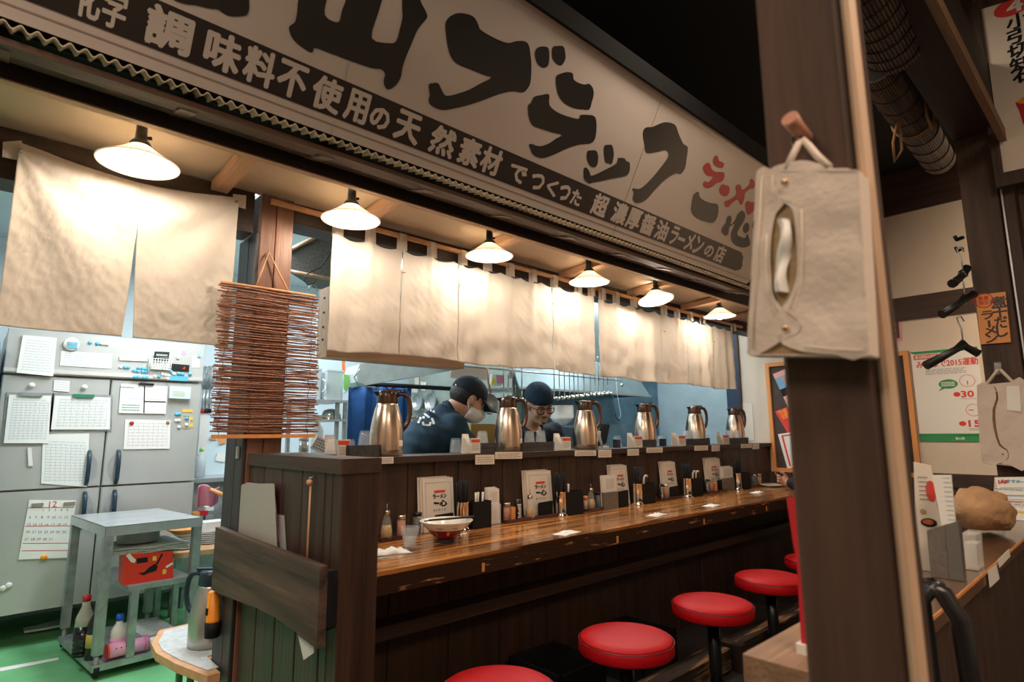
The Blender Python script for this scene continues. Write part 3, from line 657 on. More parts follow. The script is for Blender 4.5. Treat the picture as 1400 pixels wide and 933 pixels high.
# acrylic card stands, woven glass boxes, upturned glasses
def frontx(x, Y=2.42): return P(x, 615, 'Y', Y).x
def card_stand(xa, xb, label, y=2.42):
    a, b = frontx(xa, y), frontx(xb, y); w_ = b-a
    t = thing('card_stand', label, 'card stand', ((a+b)/2, y, ZS), 'card stands on the cap shelf')
    MB().box(a, b, y-.001, y+.001, ZS, ZS+.078).build('acrylic_front', M_acryl, t)
    m = (a+b)/2
    MB().slab([(a-.0, y+.002, ZS+.004), (a-.0, y+.002, ZS+.004), (a+.004, y+.001, ZS+.10), (a+w_*.55, y+.03, ZS+.10), (a+w_*.62, y+.002, ZS+.004)][1:], (0, .0012, 0)).build('card', M_paperw, t)
    c0 = a+w_*.48
    o = MB().box(c0, b, y-.0035, y-.0018, ZS+.001, ZS+.078).build('price_card', M_paperw, t)
    MB().box(c0+.003, b-.003, y-.0045, y-.0035, ZS+.056, ZS+.072).build('red_header', M_pred, t)
    l = MB(); lines(l, ((c0+b)/2, y-.0036, ZS+.030), XW, ZW, (b-c0)*.75, .036, 4, t=.0022, seed=int(xa)); l.build('printed_lines', M_print, t)
CS = [(446.5, 478, 'card stand with red header at the pillar corner of the shelf'), (631, 656, 'card stand with red header before the masked cook'), (757, 780, 'card stand with red header right of the glasses before the capped cook'),
      (858, 878, 'card stand with red header left of the fourth pitcher'), (919, 937.5, 'card stand with red header left of the fifth pitcher'), (981, 997, 'card stand with red header at the far end of the shelf')]
for xa_, xb_, l in CS[1:]: card_stand(xa_, xb_, l)
def glass_mesh(t, L, s=1, up_=False):
    pr = [(.0335, 0), (.0335, .004), (.030, .040), (.026, .075), (.024, .078), (.001, .078), (.001, .070), (.023, .070), (.027, .040), (.0310, 0)]
    if up_: pr = [(r, .078-h) for r, h in pr][::-1]
    MB().lathe([(r*s, h*s) for r, h in pr], L, 20, flute=.03, fn=10).build('tumbler_glass', M_glass, t)
g0 = None
def tumbler(L, label):
    global g0
    mb = MB(); pr = [(.0335, 0), (.0335, .004), (.030, .040), (.026, .072), (.022, .078), (.001, .078), (.001, .068), (.021, .068), (.0255, .040), (.0315, 0)]
    if not g0:
        g0 = mb.lathe(pr, (0, 0, 0), 20, flute=.02, fn=10).build('tumbler', M_glass); g0.location = L; o = g0
    else: o = g0.copy(); COL.objects.link(o); o.location = L
    tag(o, label, 'glass', 'upturned tumblers on the cap shelf')
def glass_box(xa, xb, label, y=2.47, h=.052, dark=M_box, gl=None):
    a, b = frontx(xa, y-.035), frontx(xb, y-.035)
    t = thing('glass_tray_box', label, 'box', ((a+b)/2, y, ZS), 'black woven boxes for glasses')
    d = .05; n = max(2, int((b-a)/.028))
    for i in range(n):
        for j in range(2):
            x0_ = a+(b-a)*i/n; c = .0006+(.0012 if (i+j) % 2 else 0)
            MB().box(x0_+.0006, x0_+(b-a)/n-.0006, y-d+.001-c, y-d+.008, ZS+h*j/2+.0006, ZS+h*(j+1)/2-.0006, 0).build('woven_square', dark, t)
    MB().box(a, a+.004, y-d+.008, y+d, ZS, ZS+h).build('side', dark, t); MB().box(b-.004, b, y-d+.008, y+d, ZS, ZS+h).build('side', dark, t)
    MB().box(a+.004, b-.004, y+d-.004, y+d, ZS, ZS+h).build('back', dark, t); MB().box(a+.004, b-.004, y-d+.008, y+d-.004, ZS+h-.014, ZS+h-.010).build('ledge', dark, t)
    return (a, b)
GB = [(656, 680, 'black woven box of glasses left of the second pitcher', [(643, 'tumbler upturned by the masked cook, left of a pair', .052), (661, 'tumbler upturned by the masked cook, right of a pair', .052)]),
      (713, 756, 'wide black woven box of glasses before the cook in glasses', [(725.5, 'tumbler upturned before the capped cook, left of the pair', .042), (741, 'tumbler upturned before the capped cook, right of the pair', .042)]),
      (878, 895, 'black box of glasses before the fourth pitcher', [(864, 'tumbler upturned left of the fourth pitcher', 0), (880, 'tumbler upturned before the fourth pitcher', .042)]),
      (937, 966, 'black box of glasses before the fifth pitcher', [(923, 'tumbler upturned left of the fifth pitcher', .0), (941, 'tumbler upturned at the left rim of the fifth box', .042), (954, 'tumbler upturned before the fifth pitcher', .042)]),
      (997, 1022, 'black box of glasses before the farthest pitcher', [(984, 'tumbler upturned behind the last card stand', 0), (999, 'tumbler upturned at the left rim of the last box', .042), (1010, 'tumbler upturned before the farthest pitcher', .042)])]
for xa_, xb_, l, gs in GB:
    a, b = glass_box(xa_, xb_, l)
    for gx, gl, dz in gs:
        yy_ = 2.45; X_ = P(gx, 600, 'Y', yy_).x
        if a+.035 < X_ < b-.035: tumbler((X_, yy_+.01, ZS+.039), gl)
        else: tumbler((X_, 2.575, ZS+.0005), gl)
for xa_, l in ((850, 'small black block at the left of the fourth card stand'), (913, 'small black block at the left of the fifth card stand'), (973, 'small black block at the left of the last card stand')):
    X_ = frontx(xa_, 2.46); tag(MB().box(X_-.02, X_+.02, 2.48, 2.52, ZS, ZS+.055, .003).build('black_holder', M_blkp), l, 'holder', 'small black blocks on the cap shelf')
# near corner: card stand, black glass box
q1, q2_ = P(446.5, 624, 'Z', ZS), P(478, 624, 'Z', ZS)
E_Z = 1.1355
cA, cB = Vector((1.115, 2.49, ZS)), None
ya = 2.49
def cx(x, y): return P(x, 610, 'Y', y).x
a, b = cx(447, ya), cx(478, ya)
t = thing('card_stand', CS[0][2], 'card stand', ((a+b)/2, ya, ZS), 'card stands on the cap shelf')
t2 = t
MB().slab([(a, ya+.01, ZS), (a+.05, ya+.01, ZS), (a+.045, ya+.03, ZS+.10), (a+.002, ya+.03, ZS+.10)], (0, .0015, 0)).build('card', M_paperw, t)
MB().box(a+(b-a)*.45, b, ya-.004, ya-.002, ZS, ZS+.080).build('price_card', M_paperw, t)
MB().box(a, b, ya-.002, ya, ZS, ZS+.080).build('acrylic_front', M_acryl, t)
MB().box(a+(b-a)*.47, b-.003, ya-.005, ya-.004, ZS+.056, ZS+.074).build('red_header', M_pred, t)
l = MB(); lines(l, (a+(b-a)*.72, ya-.0042, ZS+.030), XW, ZW, (b-a)*.42, .036, 4, t=.0024, seed=3); l.build('printed_lines', M_print, t)
a, b = cx(480, 2.44), cx(519, 2.44)
t = thing('glass_tray_box', 'black woven box of glasses beside the nearest pitcher', 'box', ((a+b)/2, 2.5, ZS), 'black woven boxes for glasses')
for i in range(4):
    for j in range(2):
        x0_ = a+(b-a)*i/4; MB().box(x0_+.0006, x0_+(b-a)/4-.0006, 2.44-.0015*((i+j) % 2), 2.448, ZS+.027*j+.0006, ZS+.027*(j+1)-.0006).build('woven_square', M_box, t)
MB().box(a, a+.004, 2.448, 2.56, ZS, ZS+.054).build('side', M_box, t); MB().box(b-.004, b, 2.448, 2.56, ZS, ZS+.054).build('side', M_box, t)
MB().box(a, b, 2.448, 2.56, ZS+.036, ZS+.040).build('ledge', M_box, t)
tumbler((cx(481, 2.575)-.008, 2.590, ZS+.0005), 'tumbler upturned nearest the reed blind, left of a pair'); tumbler((cx(497, 2.53), 2.515, ZS+.0405), 'tumbler upturned between card stand and nearest pitcher')
# price labels on the shelf edge
NL = [(520, 538, 625, 634), (650, 676, 622, 635), (677, 714, 618, 627.5), (786, 815, 616, 623.5), (818, 836, 615, 625.5), (858, 873.5, 614, 623), (884, 906, 612, 619), (949.5, 968, 609.5, 616), (973, 984, 609, 617), (1013, 1028, 607, 612.5), (1029, 1038, 606.5, 614)]
NN = ['nearest the pillar', 'hanging lower, left of the second pitcher', 'wide, under the second pitcher', 'wide, under the third pitcher', 'small, just right of the third pitcher', 'small, left of the fourth pitcher', 'wide, right of the fourth pitcher', 'wide, under the fifth pitcher', 'small, right of the fifth pitcher', 'wide, under the farthest pitcher', 'smallest, at the wall end']
for (xa_, xb_, yt, yb), l in zip(NL, NN):
    c = [P(xa_, yt+.4, 'Y', 2.357), P(xb_, yt, 'Y', 2.357), P(xb_, yb, 'Y', 2.357), P(xa_, yb+.6, 'Y', 2.357)]
    t = tag(MB().slab(c, (0, .0012, 0)).build('price_label', M_paperw), 'paper price label on the shelf edge, '+l, 'label', 'paper labels on the shelf edge')
    wd, ht = (c[1]-c[0]).length, (c[0]-c[3]).length
    l_ = MB(); lines(l_, (c[0]+c[2])/2-Vector((0, .0012, 0)), XW, ZW, wd*.85, ht*.7, 3, t=.0022, seed=int(xa_)); l_.build('printed_lines', M_print, t)

# ================================================================== ON THE COUNTER
ZT = ZC+.0006
def cpt(x, y=2.33): return P(x, 700, 'Y', y).x
def menu(xa, xb, label, h=.245, y=2.355, n=3):
    a, b = cpt(xa, y), cpt(xb, y); L = Vector(((a+b)/2, y, ZT)); w_ = b-a
    t = thing('menu_set', label, 'menu', tuple(L), 'menus standing on the counter')
    for i in range(n):
        dx = -.010*i; MB().slab([(a+dx, y+.007*i, ZT+.001), (b+dx-.004*i, y+.007*i, ZT+.001), (b+dx-.004*i, y+.02+.007*i, ZT+h+.004*i), (a+dx, y+.02+.007*i, ZT+h+.004*i)], (0, .003, 0)).build('menu_page', M_menu, t)
    ey = Vector((0, .02, h)).normalized(); o = Vector(((a+b)/2, y, ZT)); nn = XW.cross(ey)
    def at_(u, v): return o+XW*(u*w_)+ey*(v*h)
    m = MB(); fr = .0014
    for (u0, v0, u1, v1) in ((-.42, .07, -.40, .93), (.40, .07, .42, .93), (-.42, .92, .42, .93)): m.slab([at_(u0, v0)+nn*.0005, at_(u1, v0)+nn*.0005, at_(u1, v1)+nn*.0005, at_(u0, v1)+nn*.0005], nn*.0004)
    m.build('border_line', M_faint, t)
    MB().slab([at_(-.14, .725)+nn*.0005, at_(.22, .725)+nn*.0005, at_(.22, .77)+nn*.0005, at_(-.14, .77)+nn*.0005], nn*.0005).build('red_bar', M_pred, t)
    m = MB(); text(m, 'ラーメン', at_(.04, .655), XW, ey, .1, width=w_*.44, height=h*.080, off=.07); text(m, '心', at_(.15, .52), XW, ey, .1, width=w_*.23, height=h*.115, off=.075); m.slab([at_(.04+a_, .525+b_)+nn*.0005 for a_, b_ in ((-.21, .018), (-.19, .030), (-.03, .014), (-.01, -.004), (-.06, -.018), (-.18, -.012))], nn*.0005)
    text(m, 'B L A C K', at_(.03, .40), XW, ey, .1, width=w_*.40, height=h*.04, off=.0); m.build('menu_lettering', M_ink, t)
    return t
def holder(xa, xb, label, h=.085, y=2.315):
    a, b = cpt(xa, y), cpt(xb, y); t = thing('menu_holder', label, 'holder', ((a+b)/2, y, ZT), 'black menu holders')
    MB().prism([(a, ZT), (b, ZT), (b, ZT+h-.004), (b-.004, ZT+h), (a+.008, ZT+h-.003), (a, ZT+h-.012)], lambda x, z, k: (x, k, z), y, y+.004).build('front_plate', M_blk, t)
    MB().box(a, b, y, y+.030, ZT, ZT+.004).build('foot', M_blk, t)
def cup_sticks(x, label, y=2.30, spread=1.0, seed=0, lean=.0, n=30):
    X_ = cpt(x, y); L = Vector((X_, y, ZT)); t = thing('chopstick_cup', label, 'cup', tuple(L), 'steel cups of black chopsticks')
    MB().lathe([(.040, 0), (.040, .004), (.031, .009), (.0295, .015), (.0295, .128), (.0315, .130), (.0315, .131), (.0285, .131), (.0285, .02), (.001, .012)], L, 24).build('steel_cup', M_chrome, t)
    r_ = random.Random(seed)
    for i in range(n):
        a = r_.uniform(0, 2*PI); q = math.sqrt(r_.random())*.019; b0 = L+Vector((math.cos(a)*q, math.sin(a)*q, .02)); k = 2.0*spread
        e = L+Vector((math.cos(a)*q*k+lean*.045*r_.random()+.014*r_.uniform(-1, 1), math.sin(a)*q*k*.7, .232+r_.uniform(-.008, .008)))
        MB().tube([b0, e], [.0022, .0034], 4).build('chopstick', M_blk, t)
def spoon_box(xa, xb, label, y=2.275, h=.128, spoons=3, hook=False, dd=.07):
    a, b = cpt(xa, y), cpt(xb, y); c = (a+b)/2; w_ = (b-a)
    t = thing('spoon_box', label, 'box', (c, y, ZT), 'black boxes of spoons')
    x0_, x1_ = a, b; y0_, y1_ = y, y+dd
    for q in ((x0_, x1_, y0_, y0_+.003), (x0_, x1_, y1_-.003, y1_), (x0_, x0_+.003, y0_+.003, y1_-.003), (x1_-.003, x1_, y0_+.003, y1_-.003)): MB().box(*q, ZT, ZT+h, .0008).build('side', M_blk, t)
    MB().box(x0_, x1_, y0_, y1_, ZT, ZT+.003).build('bottom', M_blk, t)
    for i in range(spoons):
        sx = c+w_*(-.18+.17*i); L0 = Vector((sx, y+.025+.01*(i % 2), ZT+.02))
        if hook: pth = [L0, L0+Vector((.0, 0, .11)), L0+Vector((.004, 0, .142)), L0+Vector((.018, -.004, .158)), L0+Vector((.032, -.006, .150))]
        else: pth = [L0, L0+Vector((.002*(i-1), 0, .10)), L0+Vector((.003*(i-1), -.002, .150))]
        mb = MB().tube(pth, [.005]*(len(pth)-1)+[.0062], 8); mb.build('spoon_handle', M_bowlw, t)
def jar(x, label, m, y=2.33, h=.075, r=.019, cap=M_chrome, kind='jar', spout=False, z=ZT+.010, group='seasoning jars on the counter'):
    X_ = cpt(x, y); L = Vector((X_, y, z)); t = thing('seasoning_jar', label, 'jar', tuple(L), group)
    MB().lathe([(r, 0), (r+.001, .003), (r+.001, h*.96), (r*.9, h), (r*.9, h+.002)], L, 20).build('glass_jar', M_glass, t)
    MB().lathe([(r-.002, .003), (r-.002, h*.86), (.001, h*.88)], L, 16).build('filling', m, t)
    MB().lathe([(r+.001, h), (r+.0015, h+.014), (r-.002, h+.017), (.001, h+.017)], L, 20).build('lid', cap, t)
    if spout: MB().cyl(L+ZW*(h+.015), L+ZW*(h+.04), .0022).build('pour_pin', cap, t)
def oilbottle(x, label, y=2.33, z=ZT+.010, h=.12):
    X_ = cpt(x, y); L = Vector((X_, y, z)); t = thing('oil_bottle', label, 'bottle', tuple(L), 'chili oil bottles on the counter')
    MB().lathe([(.026, 0), (.027, .004), (.026, .03), (.020, h*.55), (.013, h*.78), (.012, h*.84)], L, 20).build('glass_bottle', M_glass, t)
    MB().lathe([(.023, .003), (.023, .03), (.019, h*.45), (.001, h*.46)], L, 16).build('oil', M_oil, t)
    for i in range(3): MB().tube([L+Vector((-.012+.01*i, -.016, .006)), L+Vector((-.006+.008*i, -.018, .03)), L+Vector((-.011+.009*i, -.014, .055))], [.004, .0035, .002], 6).build('chili_pod', mat('pale_chili', (.62, .45, .16), .5), t)
    MB().lathe([(.0145, h*.82), (.0145, h*.96), (.010, h), (.001, h)], L, 16).build('cap', M_chrome, t); MB().cyl(L+ZW*h, L+ZW*(h+.024), .002).build('pour_pin', M_chrome, t)
def labelbottle(x, label, y=2.33, z=ZT+.010, h=.10):
    X_ = cpt(x, y); L = Vector((X_, y, z)); t = thing('pepper_tin', label, 'tin', tuple(L), 'black and white pepper tins')
    MB().lathe([(.017, 0), (.018, .002), (.018, h*.86), (.017, h*.88), (.0165, h), (.001, h)], L, 20).build('tin_body', M_blkp, t)
    r_ = random.Random(int(x)); m = MB()
    for j in range(7):
        a0 = R(-90+r_.uniform(-50, -25)); a1 = R(-90+r_.uniform(15, 50)); z0_ = h*(.08+.105*j); m.grid(4, 1, lambda u, v: L+Vector((math.cos(a0+(a1-a0)*u)*.0184, math.sin(a0+(a1-a0)*u)*.0184, z0_+v*h*.06)))
    m.build('white_print', M_paper, t)
def tray(xa, xb, label):
    a, b = cpt(xa, 2.33), cpt(xb, 2.33); t = thing('seasoning_tray', label, 'tray', ((a+b)/2, 2.33, ZT), 'dark red trays for seasonings')
    w_ = wood('dark_red_tray_wood', (.045, .014, .010), (.10, .032, .022), 'X', .4)
    MB().box(a, b, 2.295, 2.37, ZT, ZT+.008, .002).build('base', w_, t)
    for q in ((a, b, 2.290, 2.295), (a, b, 2.37, 2.375)): MB().box(*q, ZT, ZT+.018, .001).build('rim', w_, t)
def slip_box(xa, xb, label, y=2.30, m=M_grey, hp=.19, h=.10):
    a, b = cpt(xa, y), cpt(xb, y); t = thing('slip_box', label, 'box', ((a+b)/2, y, ZT), 'grey boxes of order slips')
    MB().box(a, b, y, y+.003, ZT, ZT+h, .001).build('front', m, t); MB().box(a, a+.003, y+.003, y+.05, ZT, ZT+h, .001).build('side', m, t); MB().box(b-.003, b, y+.003, y+.05, ZT, ZT+h, .001).build('side', m, t); MB().box(a, b, y+.003, y+.05, ZT, ZT+.003).build('bottom', m, t)
    for i in range(3): MB().slab([(a+.005-.004*i, y+.006+.006*i, ZT+.004), (b-.004-.006*i, y+.006+.006*i, ZT+.004), (b-.004-.006*i, y+.010+.008*i, ZT+hp+.005*i), (a+.005-.004*i, y+.010+.008*i, ZT+hp+.005*i)], (0, .003, 0)).build('paper_slips', M_paper if i < 2 else M_menu, t)
    l = MB(); lines(l, ((a+b)/2, y+.0065, ZT+hp*.78), XW, ZW, (b-a)*.6, hp*.30, 6, t=.0016, seed=int(xa)); l.build('printed_lines', M_print, t)
# first group
tray(515, 562, 'dark red tray of seasonings nearest the pillar')
oilbottle(529, 'chili oil bottle with steel pourer nearest the pillar', y=2.315)
jar(549, 'jar of chili flakes right of the nearest oil bottle', M_chili, y=2.315)
jar(571, 'black capped pepper jar left of the first menu', M_dsoy, cap=M_blkp, y=2.335, z=ZT, h=.085)
menu(580, 622, 'first menu from the pillar, behind the noodle bowl')
holder(594, 620, 'black holder of the first menu, behind the noodle bowl')
cup_sticks(633, 'steel cup of black chopsticks right of the first menu', seed=1)
spoon_box(647, 672, 'black box with three white spoons, nearest the noodle bowl', spoons=3)
slip_box(668, 685, 'pale acrylic box of paper slips behind the nearest spoon box', m=M_acryl, hp=.175, y=2.32)
# second
tray(688, 757, 'dark red tray of seasonings left of the second menu')
jar(693, 'jar of chili flakes at the left end of the second tray', M_chili)
t = tag(MB().box(cpt(697, 2.33), cpt(702.5, 2.33), 2.315, 2.345, ZT+.009, ZT+.075, .002).build('toothpick_box', M_orange), 'small brown toothpick box on the second tray', 'box')
labelbottle(708, 'black and white printed pepper tin on the second tray')
oilbottle(725, 'yellow chili oil bottle before the second menu', y=2.312)
menu(723, 757, 'second menu from the pillar, over the yellow oil bottle')
holder(736, 756, 'black holder of the second menu')
cup_sticks(767.5, 'steel cup of chopsticks fanning left, second from the pillar', seed=2, spread=1.3, lean=-1)
spoon_box(775, 798, 'plain black box right of the second chopstick cup', spoons=1, y=2.27)
# third
tray(800, 838, 'dark red tray of seasonings left of the third menu')
jar(801, 'toothpick jar left of the middle oil bottle', mat('toothpicks', (.62, .42, .24), .7), r=.013, h=.06, cap=M_orange)
oilbottle(808.5, 'chili oil bottle in the middle of the counter')
jar(819, 'dark spice jar left of the grey slip box', M_dsoy, cap=M_blkp); jar(826, 'jar of chili flakes touching the grey slip box', M_chili)
slip_box(827, 846, 'grey box of white slips before the third menu', y=2.28)
menu(840, 862, 'third menu from the pillar, behind a grey slip box')
holder(846, 860, 'black holder of the third menu', h=.10, y=2.29)
cup_sticks(873, 'steel cup of chopsticks right of the third menu', seed=3)
spoon_box(880, 897, 'black box with hooked white spoons in the middle of the counter', spoons=2, hook=True)
# fourth
tray(898, 926, 'dark red tray of seasonings left of the fourth menu')
labelbottle(904, 'black and white printed pepper tin left of the fourth menu')
jar(911, 'jar of chili flakes left of the fourth menu', M_chili)
menu(911, 929, 'fourth menu from the pillar')
holder(917, 930, 'black holder of the fourth menu')
cup_sticks(941.5, 'steel cup of chopsticks right of the fourth menu', seed=4)
spoon_box(949, 963, 'black box with bunch of hooked white spoons near the far end', spoons=3, hook=True)
tray(963, 990, 'dark red tray of seasonings left of the fifth menu')
labelbottle(967, 'black and white printed pepper tin left of the fifth menu', h=.095)
jar(974, 'jar of chili flakes left of the fifth menu', M_chili); t = tag(MB().box(cpt(978, 2.33), cpt(983, 2.33), 2.315, 2.345, ZT+.009, ZT+.072, .002).build('toothpick_box', M_orange), 'small brown toothpick box before the fifth menu', 'box')
menu(972, 991, 'fifth and farthest menu', h=.25)
holder(983, 990, 'narrow black holder of the farthest menu', h=.09)
slip_box(992, 1007, 'grey box of white slips right of the farthest menu', hp=.18)
cup_sticks(1011, 'steel cup of chopsticks nearest the end wall', seed=5)
spoon_box(1016.5, 1029, 'black box nearest the end wall', spoons=0)
jar(1034, 'spice jar left of the last jar by the end wall', M_dsoy, cap=M_chrome); jar(1041, 'farthest jar of chili flakes by the end wall', M_chili)
# bowl, chopsticks, glass, napkins
q = P(603, 742, 'Z', ZC); 
B = Vector((1.575, 2.115, ZT)); 
t = thing('noodle_bowl', 'cone shaped white and red patterned ramen bowl near the pillar', 'bowl', tuple(B))
MB().lathe([(.038, 0), (.040, .003), (.038, .014), (.042, .016), (.001, .016)], B, 40).build('foot', mat('dark_foot_glaze', (.03, .035, .06), .25), t)
MB().lathe([(.040, .0145), (.060, .030), (.082, .055), (.0825, .056), (.060, .031), (.040, .0165)], B, 48).build('red_zone', M_bowlr, t)
MB().lathe([(.038, .016), (.059, .031), (.083, .056), (.114, .086), (.1155, .088), (.114, .0895), (.108, .086), (.079, .058), (.055, .036), (.020, .024), (.001, .023)], B, 48).build('bowl', M_bowlw, t)
def onbowl(a, z0_, z1_, da, m, name, k=.0012):
    def rad(z): 
        pts_ = [(.014, .038), (.030, .060), (.055, .082), (.088, .1155)]
        for (za_, ra), (zb2, rb) in zip(pts_, pts_[1:]):
            if z <= zb2: return ra+(rb-ra)*(z-za_)/(zb2-za_)
        return .1155
    mb = MB(); o2 = []
    for i in range(12):
        an = 2*PI*i/12; aa = a+math.cos(an)*da; zz = (z0_+z1_)/2+math.sin(an)*(z1_-z0_)/2; r_ = rad(zz)+k+.0012; o2.append(B+Vector((math.cos(aa)*r_, math.sin(aa)*r_, zz-.0008)))
    mb.add(o2, [tuple(range(12))]); mb.build(name, m, t)
for i in range(9):
    a = R(-200+40*i)
    onbowl(a, .034, .052, .09, M_teal if i % 2 else M_oil, 'oval_pattern', .0018)
    onbowl(a+.3, .064, .068, .16, M_lav if i % 3 else M_oil, 'rim_pattern', .0018)
MB().lathe([(.080, .0565), (.079, .0572), (.001, .0572)], B, 40).build('soup_remains', mat('pale_soup', (.52, .45, .34), .2), t)
for k, (p0, p1) in enumerate((((-.10, .02), (.125, -.035)), ((-.07, .032), (.135, -.026)))):
    o = MB().tube([B+Vector((p0[0], p0[1], .093)), B+Vector((p1[0], p1[1], .0935))], [.0025, .0042], 8).build('chopstick', M_blk); tag(o, ['front', 'rear'][k]+' one of two black chopsticks laid across the noodle bowl', 'chopstick', 'chopsticks on the noodle bowl')
q = P(561, 752, 'Z', ZC); L = Vector((q.x+.01, q.y+.02, ZT))
t = thing('water_glass', 'clear water glass left of the noodle bowl', 'glass', tuple(L))
MB().lathe([(.024, 0), (.026, .003), (.029, .035), (.036, .065), (.038, .086), (.0365, .086), (.034, .066), (.027, .036), (.023, .010), (.001, .009)], L, 30, flute=.012, fn=10).build('tumbler', M_glass, t)
MB().lathe([(.022, .0105), (.0255, .036), (.028, .046), (.001, .046)], L, 24).build('water', M_water, t)
def crumple(name, label, c, rx, ry, h, seed, m=M_paper, rot=0):
    def fn(u, v):
        a = (u-.5)*2; b = (v-.5)*2; n_ = noise.noise(Vector((a*2.2+seed, b*2.2, seed))); k = (1-a*a)*(1-b*b)
        x, y = a*rx*(1+.12*n_), b*ry*(1+.18*noise.noise(Vector((b*2, a*2, seed+9))))
        return Vector((c[0]+x*math.cos(rot)-y*math.sin(rot), c[1]+x*math.sin(rot)+y*math.cos(rot), c[2]+.0006+h*(.30*k+.7*k*abs(n_)*1.6)))
    o = MB().grid(18, 14, fn).build(name, m); addsolid(o, .0008); tag(o, label, 'napkin'); return o
q = P(535, 757, 'Z', ZC); 
crumple('crumpled_towel', 'crumpled white paper towel beside the pillar and water glass', (q.x-.01, q.y+.01, ZT), .085, .040, .034, 3, rot=-.25)
for x, y, s, l in ((777, 730, 0, 'crumpled white napkin on the counter edge below the second menu'), (900, 705, 5, 'crumpled white napkin below the third menu, second of three'), (975, 692, 9, 'crumpled white napkin second farthest on the counter'), (1037, 674, 12, 'crumpled white napkin farthest on the counter, near the hand')):
    q = P(x, y, 'Z', ZC); crumple('napkin', l, (q.x, q.y+.01, ZT), .070, .035, .014, s, rot=.15)['group'] = 'crumpled napkins on the counter'

# ================================================================== STOOLS
def stool(x, y, label, base=None):
    L = Vector((x, y, 0)); 
    if base: return dup(base, L, label, 'red stools at the counter')
    t = thing('bar_stool', label, 'stool', tuple(L), 'red stools at the counter'); L = L
    s = .183
    MB().lathe([(s-.006, .385), (s, .392), (s, .425), (s-.002, .430)], L, 56).build('side_band', M_vinyl, t)
    MB().lathe([(s-.0005, .4285), (s+.0015, .431), (s-.0005, .4335), (s-.004, .431)]+[(s-.0005, .4285)], L, 56).build('piping', M_vinylp, t)
    MB().lathe([(s-.003, .431), (s-.012, .441), (s-.04, .449), (s-.09, .453), (.001, .455)], L, 56).build('cushion', M_vinyl, t)
    MB().lathe([(.05, .365), (.15, .385), (.001, .385)], L, 32).build('under_plate', M_blk, t)
    MB().lathe([(.028, .03), (.028, .37)], L, 24).build('post', M_blkp, t)
    MB().lathe([(.15, 0), (.15, .010), (.06, .022), (.03, .034), (.001, .034)], L, 40).build('base', M_blkp, t)
    return t
s0 = None
for i, (px_, py_) in enumerate(((668, 929), (858.5, 868), (976, 821), (1055, 786), (1128, 757), (1185, 736))):
    q = P(px_, py_, 'Z', .447)
    l = ['round red vinyl bar stool nearest the camera, cut by the frame', 'round red vinyl bar stool second from the near end', 'round red vinyl bar stool third from the near end', 'round red vinyl bar stool fourth, half hidden by the big post', 'round red vinyl bar stool showing only its rim left of the big post', 'red vinyl bar stool under the seated customer'][i]
    q.y = 1.475 if i < 3 else 1.5
    q.x = [1.305, 1.965, 2.63, 3.30, 3.96, 4.62][i]
    s = stool(q.x, q.y, l, s0); s0 = s0 or s
# ================================================================== KITCHEN
YF = 4.6
def FP(x, y, dy=0): return P(x, y, 'Y', YF-dy)
def L1(x, y, dy=.004): return P(x/4, 440+y/4, 'Y', YF-dy)
def L2(x, y, dy=.004): return P(x/4, 660+y/4, 'Y', YF-dy)
fx0, fx1, fxm = .148, 1.235, .690
fr = thing('steel_refrigerator', 'tall four door stainless refrigerator covered with papers and magnets', 'refrigerator', (fx0, YF, 0))
MB().box(fx0+.004, fx1-.004, YF+.05, YF+.70, .19, 1.86, .004).build('body', M_fridge, fr)
MB().box(fx0, fx1, YF-.012, YF+.05, 1.592, 1.86, .004).build('top_panel', M_fridge, fr)
MB().box(fx0, fx1, YF-.020, YF-.012, 1.600, 1.622, .002).build('panel_ledge', mat('bright_trim', (.80, .82, .80), .3, metal=.6), fr)
for a, b, c, d in ((fx0, fxm-.004, .905, 1.578), (fxm+.004, fx1, .905, 1.578), (fx0, fxm-.004, .20, .893), (fxm+.004, fx1, .20, .893)):
    dr = MB().box(a, b, YF, YF+.048, c, d, .006).build('door', M_fridge, fr)
    up_ = c > .5; hx = (b-.075) if a < .3 else (a+.075)
    hz0, hz1 = (.915, 1.12) if up_ else (.66, .865)
    s = -1 if a < .3 else 1
    MB().tube([(hx, YF+.002, hz0), (hx, YF-.028, hz0+.03), (hx, YF-.034, (hz0+hz1)/2), (hx, YF-.028, hz1-.03), (hx, YF+.002, hz1)], .0125, 10).build('handle', M_hand, dr)
    MB().prism(smoothpoly([(hx-s*.010, hz0+.02), (hx-s*.040, hz0+.05), (hx-s*.052, (hz0+hz1)/2), (hx-s*.040, hz1-.05), (hx-s*.010, hz1-.02)], 4), lambda x, z, k: (x, k, z), YF-.0025, YF+.001).build('recess_plate', M_steel, dr)
for x in (fx0+.06, fx1-.06):
    for y in (YF+.08, YF+.62): MB().cyl((x, y, 0), (x, y, .19), .022).build('leg', M_steel, fr)
MB().slab([L1(652, 190, .013), L1(803, 198, .013), L1(803, 218, .013), L1(652, 212, .013)], (0, -.008, 0)).build('maker_plate', M_white, fr)
d = MB().slab([L1(938, 230, .013), L1(1035, 238, .013), L1(1032, 275, .013), L1(935, 268, .013)], (0, -.006, 0)).build('temperature_display', M_blkp, fr)
m = MB(); text(m, '-1', L1(1005, 253, .0195), XW, ZW, .022, nrm=.0006, off=.02); m.build('digits', mat('red_led', (.8, .05, .05), .4, emit=(1, .03, .03), es=2), d)
